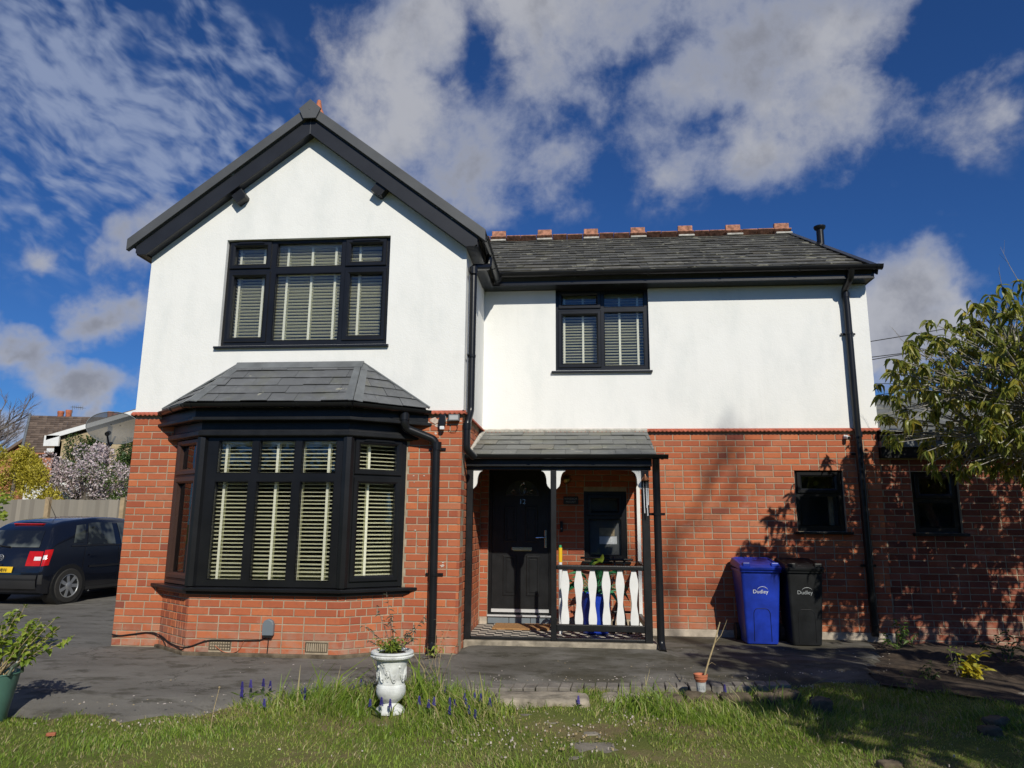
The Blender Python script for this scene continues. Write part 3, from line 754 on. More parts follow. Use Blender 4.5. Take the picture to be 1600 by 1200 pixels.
def gable_roof():
    P = empty('gable_roof', parent=HOUSE)
    top = lambda x: APZ-SLP*abs(x-APX)
    # slopes
    mb = MB(); y0, y1 = -.15, 7.9
    for sx, xe in ((-1, -.16), (1, 4.10)):
        poly = [(APX, APZ-.13), (xe, top(xe)-.13), (xe, top(xe)), (APX, APZ)]
        mb.prism(poly if sx < 0 else poly[::-1], -y1, -y0, frame((0, 0, 0), (1,0,0), (0,-1,0)))
    mb.build('roof_slope', 'roof_slate', P)
    # barge boards
    X = XF(0); bt = lambda x: APZ-.135-SLP*abs(x-APX); bb = lambda x: APZ-.345-SLP*abs(x-APX)
    for s, xe in ((-1, -.13), (1, 4.075)):
        xs_ = xe+.045*-s; xk = APX+s*(APZ-.345-EAZ+.04)/SLP
        poly = [(APX, bt(APX)), (xe, bt(xe)), (xe-s*.0, bt(xe)-.085), (xs_, EAZ-.04), (xk, EAZ-.04), (APX, bb(APX))]
        if s > 0: poly = poly[::-1]
        MB().prism(poly, .13, .155, X).build('barge_board', 'anthracite', P, bevel=.003)
        # soffit under the verge and the eave box return
        poly = [(APX, bb(APX)+.02), (xk, EAZ-.02), (xk, EAZ-.005), (APX, bb(APX)+.035)]
        if s < 0: poly = poly[::-1]
        MB().prism(poly[::-1], .012, .13, X).build('verge_soffit', 'anthracite', P)
        # dry verge cap: upstand face, top and lip
        mb = MB(); c0 = lambda x: APZ+.028-SLP*abs(x-APX); c1 = lambda x: APZ-.115-SLP*abs(x-APX)
        xe2 = xe-.10*(1 if s < 0 else -1)*1.0
        q = [(APX, c0(APX)), (xe2, c0(xe2)), (xe2, c1(xe2)), (APX, c1(APX))]
        if s > 0: q = q[::-1]
        mb.prism(q, .175, .195, X)
        q = [(APX, c0(APX)), (xe2, c0(xe2)), (xe2, c0(xe2)-.018), (APX, c0(APX)-.018)]
        if s > 0: q = q[::-1]
        mb.prism(q, .0, .1745, X)
        q = [(APX, c1(APX)+.012), (xe2, c1(xe2)+.012), (xe2, c1(xe2)), (APX, c1(APX))]
        if s > 0: q = q[::-1]
        mb.prism(q, .13, .1745, X)
        mb.build('verge_cap', 'cap_grey', P, bevel=.004)
    mb = MB(); mb.box((APX-.004, -.1575, bb(APX)-.005), (APX+.004, -.1552, bt(APX)-.005)); mb.build('joint_strip', 'cap_grey', P)
    # ridge end cap (pentagon) and terracotta ridge horn
    a = [(APX-.135, 6.385), (APX-.075, 6.255), (APX+.085, 6.255), (APX+.14, 6.385), (APX+.004, 6.51)]
    MB().prism(a, .196, .225, X).prism([(APX-.01, 6.37), (APX+.01, 6.37), (APX+.01, 6.385), (APX-.01, 6.385)], .2252, .228, X).build('ridge_end_cap', 'cap_grey', P, bevel=.006)
    MB().lathe([(.075, 0), (.07, .04), (.045, .10), (.032, .17), (.022, .22)], (APX+.02, .02, 6.42), 12).build('ridge_horn', 'terracotta', P, smooth=True)
    MB().tube([(APX, -.1, APZ+.0), (APX, 3.9, APZ+.0)], .06, 10).build('ridge_roll', 'ridge_terracotta', P)
    # purlin ends
    for cx, cz, s in ((1.105, 5.31, -1), (2.86, 5.335, 1)):
        X2 = X @ Matrix.Translation((cx, cz, 0)) @ Matrix.Rotation(-s*math.atan(SLP), 4, 'Z')
        MB().prism([(-.075, -.07), (.055, -.07), (.075, -.045), (.075, .06), (-.075, .06)], -.05, .125, X2).build('purlin_end', 'black_timber', P, bevel=.004)
    # right eave: fascia, ribbed soffit; left eave box
    mb = MB().box((4.062, -.13, EAZ-.04), (4.085, 1.40, top(4.09)-.1)); mb.build('eave_fascia', 'black_plastic', P)
    mb = MB()
    y = -.128
    while y < 1.40: mb.box((W+.013, y, EAZ-.028), (4.06, y+.046, EAZ-.02)); y += .05
    mb.box((W+.013, -.128, EAZ-.02), (4.061, 1.44, EAZ-.01)); mb.box((4.044, -.128, EAZ-.036), (4.061, 1.42, EAZ-.0281))
    mb.build('ribbed_soffit', 'black_plastic', P)
    mb = MB().box((-.12, -.128, EAZ-.03), (-.013, 7.8, EAZ-.01)); mb.box((-.128, -.13, EAZ-.035), (-.105, 7.8, top(-.12)-.1)); mb.build('eave_box', 'black_plastic', P)
gable_roof()

def half_round(mb, p, q, r=.056, n=9, t=.004, drop=None):
    """open gutter trough between p and q"""
    p = Vector(p); q = Vector(q); d = (q-p).normalized(); w = Vector((0,0,1)).cross(d).normalized()
    V = []; F = []
    prof = [(math.cos(a)*r, -math.sin(a)*r) for a in [PI*k/n for k in range(n+1)]]; prof += [(math.cos(a)*(r-t), -math.sin(a)*(r-t)) for a in [PI*k/n for k in range(n, -1, -1)]]
    N = len(prof)
    for c in (p, q):
        for a, b in prof: V.append(c+w*a+Vector((0,0,b)))
    F = [(k, (k+1) % N, (k+1) % N+N, k+N) for k in range(N)]
    F += [tuple(range(N))[::-1], tuple(range(N, 2*N))]
    mb.add(V, F)
    for c, e in ((p, -1), (q, 1)):         # stop ends
        V = [c+w*math.cos(PI*k/n)*(r+.003)-Vector((0,0,math.sin(PI*k/n)*(r+.003))) for k in range(n+1)]; V2 = [v+d*.006*e for v in V]
        mb.add(V+V2, [tuple(range(n+1)), tuple(range(2*n+1, n, -1))]+[(k, k+1, k+n+2, k+n+1) for k in range(n)]+[(n, 0, n+1, 2*n+1)])
def gutter(name, p, q, parent, r=.056, brackets=.9, flip=1):
    mb = MB(); half_round(mb, p, q, r); o = mb.build(name, 'black_plastic', parent, smooth=True)
    p = Vector(p); q = Vector(q); L = (q-p).length; d = (q-p).normalized(); n = max(2, int(L/brackets)); w = Vector((0,0,1)).cross(d)
    for i in range(n+1):
        c = p+d*(.06+(L-.12)*i/n); mb = MB()
        V = []; R = r+.006
        for e in (-.014, .014):
            for k in range(9): a = PI*k/8; V.append(c+d*e+w*math.cos(a)*R-Vector((0,0,math.sin(a)*R)))
            for k in range(8, -1, -1): a = PI*k/8; V.append(c+d*e+w*math.cos(a)*(R-.005)-Vector((0,0,math.sin(a)*(R-.005))))
        N = 18; F = [(k, (k+1) % N, (k+1) % N+N, k+N) for k in range(N)]+[tuple(range(N))[::-1], tuple(range(N, 2*N))]
        mb.add(V, F).build('gutter_bracket', 'black_plastic', o)
    return o
def rounded(pts, r=.045, n=4):
    pts = [Vector(p) for p in pts]; out = [pts[0]]
    for a, b, c in zip(pts[:-2], pts[1:-1], pts[2:]):
        d1 = (a-b); d2 = (c-b); k = min(r, d1.length*.45, d2.length*.45); p = b+d1.normalized()*k; q = b+d2.normalized()*k
        for i in range(n+1): t = i/n; out.append(p*(1-t)**2+b*2*t*(1-t)+q*t*t)
    return out+[pts[-1]]
def downpipe(name, pts, parent, r=.045, clips=(), coll=(), wall=(0, 1, 0), **kw):
    o = MB().tube(rounded(pts), r, 14).build(name, 'black_plastic', parent, smooth=True, **kw)
    for c in coll: c = Vector(c); MB().tube([c-Vector((0,0,.035)), c+Vector((0,0,.035))], r+.008, 14).build('pipe_collar', 'black_plastic', o, smooth=True)
    for c in clips:
        c = Vector(c); wv = Vector(wall); s = Vector((0,0,1)).cross(wv)
        mb = MB().tube([c-Vector((0,0,.015)), c+Vector((0,0,.015))], r+.006, 14)
        a = c+wv*.04-s*(r+.05); b = c+wv*(r+.0)+s*(r+.05)
        mb.box(tuple(min(a[i], b[i]) for i in range(2))+(c.z-.014,), tuple(max(a[i], b[i]) for i in range(2))+(c.z+.014,))
        mb.build('pipe_clip', 'black_plastic', o)
    return o
main_slates = []
def main_roof():
    P = empty('slate_roof', parent=HOUSE)
    y0, z0, y1, z1 = 1.37, 4.735, 4.9, 6.67
    x0, x1 = 3.2, 9.13
    L = math.hypot(y1-y0, z1-z0); v = Vector((0, y1-y0, z1-z0)).normalized()
    mb = MB(); n = Vector((0, -v.z, v.y))
    V = [Vector((x, y, z))+n*o for x in (x0, x1-.02) for (y, z) in ((y0, z0), (y1, z1)) for o in (-.02, -.10)]
    mb.add(V, [(0,4,6,2),(1,3,7,5),(0,1,5,4),(4,5,7,6),(2,6,7,3),(0,2,3,1)])
    V = [Vector((x, y, z)) for x in (x0, x1-.02) for (y, z) in ((y1+.01, z1-.03), (8.25, 4.80))]; V += [p-Vector((0,0,.1)) for p in V]
    mb.add(V, [(0,2,3,1),(4,5,7,6),(0,1,5,4),(2,6,7,3),(1,3,7,5),(0,4,6,2)])
    mb.build('roof_deck', 'black_timber', P)
    lay_slates(main_slates, (x0, y0, z0), (1,0,0), v, [(0, 0), (x1-x0, 0), (x1-x0, L), (0, L)], .255, L/14.0, .011, lift=.020)
    emit('slate', main_slates, 'roof_slate', P, 300, SL)
    # ridge: plain tiles with raised block tiles between
    xs = [3.76+.875*i for i in range(7)]; rng = random.Random(3)
    def ridge_tile(name, xa, xb, block):
        dz = rng.uniform(-.006, .006); mb = MB(); prof = [(-.13, -.035), (-.13, -.02), (-.02, .055), (.02, .055), (.13, -.02), (.13, -.035)]
        X = frame((xa, 4.9, z1+.035+dz), (0,1,0), (-1,0,0)); mb.prism([(p[0], p[1]) for p in prof], -(xb-xa)+.008, 0, X)
        if block: mb.box((xa+.02, 4.865, z1+.06+dz), (xb-.025, 4.94, z1+.205+dz))
        mb.build(name, 'ridge_terracotta', P, bevel=.008)
    for i, x in enumerate(xs):
        ridge_tile('ridge_block_tile', x-.15, x+.16, True)
        if i < 6: ridge_tile('ridge_tile', x+.16, x+.43, False); ridge_tile('ridge_tile', x+.43, x+.725, False)
        box_obj('ridge_mortar', (x-.14, 4.72, z1-.055), (x+.15, 4.80, z1-.018), 'ridge_mortar', P, bevel=.01)
    ridge_tile('ridge_tile', 3.3, 3.6, False)
    # dry verge on the right gable
    nn = n
    mb = MB(); O = Vector((x1-.02, y0-.03, z0-.02))
    V = []; 
    for (y, z) in ((y0-.03, z0-.02), (y1+.02, z1+.0)):
        for (dx, o) in ((-.045, .045), (.045, .045), (.045, -.09), (.03, -.09), (.03, .03), (-.045, .03)): V.append(Vector((x1+dx, y, z))+nn*o)
    mb.add(V, [(k, (k+1) % 6, (k+1) % 6+6, k+6) for k in range(6)]+[(5,4,3,2,1,0),(6,7,8,9,10,11)]); mb.build('verge_cap', 'black_plastic', P)
    # eaves
    F = 1.415
    mb = MB().box((4.05, F, EAZ+.0), (XR+.03, F+.018, EAZ+.17)); mb.box((4.05, F-.008, EAZ-.004), (XR+.035, F+.03, EAZ+.012)); mb.build('fascia', 'black_plastic', P, bevel=.003)
    mb = MB(); x = W+.02
    mb.box((W+.02, F+.018, EAZ+.004), (XR+.02, D-.0121, EAZ+.012)); mb.build('soffit', 'black_plastic', P)
    mb = MB().box((XR+.022, F, EAZ-.002), (XR+.034, D+.3, EAZ+.2)); mb.build('eave_end', 'black_plastic', P)
    gutter('gutter', (4.16, 1.352, EAZ+.155), (XR+.11, 1.352, EAZ+.155), P, .06, .85)
    # gable side gutter meeting it in the corner
    gutter('gutter', (4.146, 1.34, EAZ+.075), (4.146, -.12, EAZ+.095), P, .056, .45)
    downpipe('downpipe', [(4.146, .42, EAZ+.03), (4.14, .42, EAZ-.09), (4.0, .12, EAZ-.20), (4.0, .10, STR+.02), (3.975, .0, STR-.14), (3.975, .0, 2.20), (4.05, .1, 2.12)], HOUSE, .042, clips=[(4.0, .10, 4.32), (4.0, .10, 3.3)], coll=[(4.0, .11, 4.36), (3.975, 0, STR-.17)], wall=(-1, 0, 0))
    downpipe('downpipe', [(8.83, 1.352, EAZ+.11), (8.83, 1.40, EAZ-.0), (8.815, 1.595, EAZ-.10), (8.83, 1.60, 4.3), (8.845, 1.60, .06)], HOUSE, .045, clips=[(8.83, 1.60, 3.9), (8.84, 1.6, 2.3), (8.845, 1.6, .9)], coll=[(8.825, 1.60, EAZ-.17), (8.84, 1.6, 2.55), (8.845, 1.6, .16)])
main_roof()

# ------------------------------------------------------------------ windows and blinds
def window(name, parent, X, rect, lights, mat='black_plastic', t=.07, sill=None, proud=.0, glassmat='window_glass', **kw):
    """lights: (u0,v0,u1,v1, casement?, trickle vent?) glass openings inside rect"""
    holes = []
    for l in lights:
        e = .048 if l[4] else 0
        holes.append((l[0]-e, l[1]-e, l[2]+e, l[3]+e))
    mb = MB().slab(rect, holes, t, X, proud)
    o = mb.build(name, mat, parent, **kw)
    for l, h in zip(lights, holes):
        if l[4]: MB().ring((h[0]-.012, h[1]-.012, h[2]+.012, h[3]+.012), l[:4], proud+.022, proud-.05, .02, X).build('casement', mat, o)
        else: MB().ring((h[0]-.0, h[1]-.0, h[2]+.0, h[3]+.0), (l[0]+.008, l[1]+.008, l[2]-.008, l[3]-.008), proud+.0005, proud-.045, .0, X).build('glazing_bead', mat, o)
        if l[5]:
            m = (l[0]+l[2])/2; hw = (l[2]-l[0])*.36
            MB().prism([(m-hw-.03, h[3]-.014), (m+hw+.03, h[3]-.014), (m+hw, h[3]+.008), (m-hw, h[3]+.008)], proud+.022, proud+.036, X).build('trickle_vent', mat, o)
        p = .012; MB().box((l[0]-p, l[1]-p, proud-.044), (l[2]+p, l[3]+p, proud-.036), X=X).build('pane', glassmat, o)
    if sill:
        a, b, out = sill
        MB().prism([(-.0, 0), (out, -.012), (out, -.038), (out-.02, -.038), (0, -.03)][::-1], a, b, X @ Matrix.Translation((0, rect[1], proud)) @ Matrix(((0,0,1,0),(0,1,0,0),(1,0,0,0),(0,0,0,1)))).build('sill', mat, o)
    return o
def blind(X, rect, back, tapes, pitch=.040, sw=.046, tilt=16, **kw):
    u0, v0, u1, v1 = rect
    root = empty('venetian_blind', tuple(X @ Vector(((u0+u1)/2, v0, -back))), **kw); inv = WM[root.name].inverted()
    rng = random.Random(int(u0*1000)); me = None; v = v0+.012; i = 0
    mb = MB(); a = rad(tilt)
    n = 4
    for k in range(n):          # slightly crowned slat, outer edge low
        pass
    prof = [(-sw/2, -.0), (-sw/6, .0022), (sw/6, .0022), (sw/2, -.0)]
    pts = [(math.cos(a)*p-math.sin(a)*q, -math.sin(a)*p+math.cos(a)*q*1.0) for p, q in prof]
    pts = [(p, q) for p, q in pts]; low = [(p, q-.0025) for p, q in pts[::-1]]
    poly = pts+low
    V = [(u, q, p) for u in (0, u1-u0) for p, q in poly]; N = len(poly)
    me = MB().add(V, [(k, (k+1) % N, (k+1) % N+N, k+N) for k in range(N)]+[tuple(range(N))[::-1], tuple(range(N, 2*N))]).mesh('slat', 'cream_slat')
    while v < v1-.045:
        o = bpy.data.objects.new('slat', me); COL.objects.link(o); attach(o, root)
        o.matrix_basis = X @ Matrix.Translation((u0, v, -back+rng.uniform(-.0015, .0015))) @ Matrix.Rotation(rng.uniform(-.0025, .0025), 4, 'Z') @ Matrix.Rotation(rng.uniform(-.05, .05), 4, 'X')
        v += pitch; i += 1
    MB().box((u0, v1-.05, -back-.025), (u1, v1, -back+.025), X=X).build('head_rail', 'cream_slat', root)
    MB().box((u0, v0-.012, -back-.022), (u1, v0+.004, -back+.022), X=X).build('bottom_rail', 'cream_slat', root)
    for tu in tapes:
        MB().box((tu-.014, v0-.012, -back+.0262), (tu+.014, v1-.04, -back+.0272), X=X).build('tape', 'cream_tape', root)
        MB().box((tu-.014, v0-.012, -back-.0272), (tu+.014, v1-.04, -back-.0262), X=X).build('tape', 'cream_tape', root)
    return root
GB = 'cream slatted blinds behind the front windows'
XG = XF(.045)
window('gable_window', HOUSE, XG, GW, [
    (1.042, 4.477, 1.443, 4.70, 1, 1), (1.572, 4.433, 2.392, 4.742, 0, 0), (2.502, 4.48, 2.888, 4.70, 1, 1),
    (1.052, 3.552, 1.448, 4.315, 1, 0), (1.575, 3.505, 2.396, 4.35, 0, 0), (2.505, 3.558, 2.903, 4.32, 1, 0)], sill=(-.06+GW[0]+.02, GW[2]+.03, .10))
blind(XG, (1.03, 3.50, 2.94, 4.76), .13, [1.072, 1.376, 1.678, 1.987, 2.285, 2.589], pitch=.0405, tilt=-14,
      label='wide cream slatted blind behind the big window in the pointed gable', category='blind', group=GB)
XW = XF(D+.035)
window('upstairs_window', HOUSE, XW, (RW[0], RW[1], RW[2], EAZ-.002), [
    (5.032, 4.40, 5.50, 4.535, 1, 0), (5.605, 4.352, 6.16, 4.56, 0, 0), (5.03, 3.558, 5.50, 4.245, 1, 0), (5.605, 3.518, 6.15, 4.29, 0, 0)], sill=(RW[0]-.055, RW[2]+.03, .09))
blind(XW, (5.0, 3.50, 6.18, 4.57), .13, [5.052, 5.315, 5.826, 6.076], pitch=.0405, tilt=-8,
      label='cream slatted blind behind the upstairs window left of the blank white wall', category='blind', group=GB)
def small_window(name, X, r, blindy, **kw):
    x0, z0, x1, z1 = r; mid = z1-.40*(z1-z0)
    o = window(name, HOUSE if kw.get('par') is None else kw['par'], X, r, [(x0+.095, mid+.075, x1-.095, z1-.085, 1, 0), (x0+.06, z0+.07, x1-.06, mid-.02, 0, 0)], t=.06)
    MB().box((x0-.05, z0-.035, -.02), (x1+.06, z0-.004, .11), X=X).build('sill', 'black_plastic', o, bevel=.004)
    return o
small_window('kitchen_window', XF(D+.05), SW, 1)
box_obj('curtain', (SW[2]-.14, D+.20, SW[1]+.05), (SW[2]-.08, D+.22, SW[1]+.5), 'paper_tan', HOUSE)

# bay window ---------------------------------------------------------------
def bay():
    P = empty('bay_window', parent=HOUSE)
    pts = [Vector(p) for p in BAY]; rng = random.Random(5)
    def band(name, o_out, o_in, z0, z1, mat, bevel=.004, z1o=None):
        a = offset_line(BAY, o_out); b = offset_line(BAY, o_in); mb = MB(); n = len(a)
        V = [(*p, z0) for p in a]+[(*p, z1o if z1o is not None else z1) for p in a]+[(*p, z0) for p in b]+[(*p, z1) for p in b]
        F = []
        for i in range(n-1): F += [(i, i+1, i+1+n, i+n), (i+n, i+1+n, i+1+3*n, i+3*n), (i+2*n, i+3*n, i+1+3*n, i+1+2*n), (i+1, i, i+2*n, i+1+2*n)]
        F += [(0, n, 3*n, 2*n), (n-1, 3*n-1, 4*n-1, 2*n-1)]
        mb.add(V, F); return mb.build(name, mat, P, bevel=bevel)
    # mortar core of the brick base
    band('base_core', -.006, -.22, BASE, .645, 'mortar', 0)
    band('base_plinth', .028, -.01, BASE, .035, 'dark_stone', .012)
    for i in range(3):
        a, b = pts[i], pts[i+1]; d = (b-a).normalized(); L = (b-a).length
        X = frame((a.x, a.y, 0), (d.x, d.y, 0), (d.y, -d.x, 0))
        lay_bricks(bricks, X, L-(.0 if i < 2 else .0), -.07+.08, .645, phase=i, brick=.232 if i == 1 else .118, first=.0, holes=([(.26, .055, .50, .155), (1.30, .055, 1.54, .155)] if i == 1 else []))
    # sill, frames, frieze and cornice
    band('sill', .095, -.12, .655, .70, 'black_plastic', .006, z1o=.688)
    band('sill_moulding', .05, -.05, .615, .6545, 'black_plastic', .008)
    band('frieze', .035, -.10, 2.292, 2.46, 'black_timber')
    band('frieze_moulding', .075, .036, 2.30, 2.365, 'black_timber', .012)
    band('cornice', .135, -.10, 2.462, 2.60, 'black_timber', .006)
    band('cornice_moulding', .16, .136, 2.463, 2.50, 'black_timber', .008)
    Z0, Z1 = .702, 2.29
    def facet(i, ins=.0):
        a, b = pts[i], pts[i+1]; d = (b-a).normalized(); return frame((a.x, a.y, 0), (d.x, d.y, 0), (d.y, -d.x, 0)), (b-a).length
    X, L = facet(1)
    off = lambda x: x-pts[1].x
    lt = [(off(a), b, off(c), d, 0, 0) for a, b, c, d in ((1.272, 1.898, 1.664, 2.258), (1.738, 1.898, 2.146, 2.258), (2.222, 1.898, 2.612, 2.258),
          (1.262, .765, 1.645, 1.812), (1.732, .765, 2.134, 1.812), (2.222, .765, 2.604, 1.812))]
    o = window('front_light', P, X, (.05, Z0, L-.05, Z1), lt, t=.075)
    blind(X, (.09, .755, L-.09, 2.275), .125, [off(1.324), off(1.912), off(2.203), off(2.497)], pitch=.0425, tilt=14,
          label='cream slatted blind behind the wide front panes of the bay window', category='blind', group=GB)
    X, L = facet(2)
    window('right_light', P, X, (.05, Z0, L-.01, Z1), [(.135, 1.955, L-.13, 2.225, 1, 1), (.135, .82, L-.13, 1.80, 1, 0)], t=.075)
    blind(X, (.10, .77, L-.09, 2.27), .125, [L*.40], pitch=.0425, tilt=14,
          label='narrow cream slatted blind in the right-hand angled side of the bay window', category='blind', group=GB)
    X, L = facet(0)
    window('left_light', P, X, (.01, Z0, L-.05, Z1), [(.13, 1.955, L-.135, 2.225, 1, 0), (.13, .82, L-.135, 1.80, 1, 0)], mat='brown_film', t=.075)
    blind(X, (.09, .77, L-.10, 2.27), .125, [L*.5], pitch=.0425, tilt=14,
          label='narrow cream slatted blind in the left-hand angled side of the bay window', category='blind', group=GB)
    for (p, q) in ((1, 'l'), (2, 'r')):
        c = pts[p]; MB().tube([(c.x, c.y+.005, Z0), (c.x, c.y+.005, Z1)], .062, 8).build('corner_post', 'black_plastic', P)
    # roof
    e = [Vector((.335, -.012, 2.655)), Vector((.99, -.615, 2.655)), Vector((2.83, -.605, 2.655)), Vector((3.545, -.012, 2.655))]
    t = [Vector((1.245, -.014, 3.20)), Vector((2.725, -.014, 3.20))]
    sl = []
    facets = [[e[1], e[2], t[1], t[0]], [e[0], e[1], t[0]], [e[2], e[3], t[1]]]
    mb = MB()
    for f in facets: mb.add([p-Vector((0,0,.03)) for p in f], [tuple(range(len(f)))])
    mb.build('roof_deck', 'black_timber', P)
    for f in facets:
        O, u, v, pl = poly_plane(f); H = max(p[1] for p in pl)
        lay_slates(sl, O, u, v, pl, .30, H/5.0, .008, rng, .014)
    emit('slate', sl, 'bay_slate', P, 300, SL)
    def lead(name, a, b, w=.055):
        MB().tube([a, a*.5+b*.5+Vector((0,-.002,.002)), b], .018, 6).build(name, 'lead', P)
    for a, b in ((e[1], t[0]), (e[2], t[1])):        # lead hips, two flat wings each
        d = (b-a).normalized()
        for fc in facets:
            if a in fc and b in fc:
                O, u, v, pl = poly_plane(fc); nn = u.cross(v); s = nn.cross(d).normalized()
                cen = sum(fc, Vector())/len(fc)
                if s.dot(cen-a) < 0: s = -s
                V = [a+nn*.019, b+nn*.019, b+s*.07+nn*.019-d*.03, a+s*.10+nn*.019+d*.02]
                V = V+[p-nn*.005 for p in V]
                MB().add(V, [(0,1,2,3),(7,6,5,4),(0,4,5,1),(1,5,6,2),(2,6,7,3),(3,7,4,0)]).build('lead_hip', 'lead', P)
    O, u, v, pl = poly_plane(facets[0]); nn = u.cross(v)
    V = [t[0]+nn*.022+Vector((-.03,0,.012)), t[1]+nn*.022+Vector((.03,0,.012)), t[1]-v*.11+nn*.022+u*.03, t[0]-v*.11+nn*.022-u*.03]; V += [p-nn*.005 for p in V]
    MB().add(V, [(3,2,1,0),(4,5,6,7),(0,1,5,4),(1,2,6,5),(2,3,7,6),(3,0,4,7)]).build('lead_flashing', 'lead', P)
    for a, b in ((e[0], t[0]), (t[1], e[3])):
        MB().tube([a+Vector((0,-.004,.02)), b+Vector((0,-.004,.02))], .013, 6).build('lead_flashing', 'lead', P)
    # gutters round the eaves
    g = [Vector((.345, -.03, 2.635)), Vector((.985, -.645, 2.635)), Vector((2.835, -.64, 2.635)), Vector((3.54, -.03, 2.635))]
    for a, b in zip(g[:-1], g[1:]):
        gutter('gutter', tuple(b), tuple(a), P, .048, .6)
    downpipe('downpipe', [(3.30, -.20, 2.62), (3.30, -.20, 2.46), (3.32, -.16, 2.415), (3.62, -.06, 2.30), (3.64, -.055, 2.2), (3.65, -.055, .12), (3.66, -.12, .05)], HOUSE, .047,
             clips=[(3.645, -.055, 2.20), (3.65, -.055, .83)], coll=[(3.30, -.20, 2.54), (3.645, -.055, 2.24), (3.65, -.055, .16)])
bay()
for bx, nm in ((1.36, 0), (2.40, 1)):
    mb = MB(); X = frame((1.09, -.41, 0), (1.65, .01, 0), (.006, -1, 0)); u = .26 if nm == 0 else 1.30
    hs = [(u+.010+i*.0278, v, u+.032+i*.0278, v+.023) for i in range(8) for v in (.063, .0925, .122)] if nm == 0 else [(u+.010+i*.0222, .063, u+.0265+i*.0222, .149) for i in range(10)]
    mb.slab((u, .057, u+.237, .153), hs, .02, X, .002); mb.build('air_brick', 'dark_stone', HOUSE)
    MB().box((u+.004, .06, -.03), (u+.233, .15, -.019), X=X).build('air_brick_void', 'print_black', HOUSE)
emit('brick', bricks, 'brick', HOUSE, 300, BR)

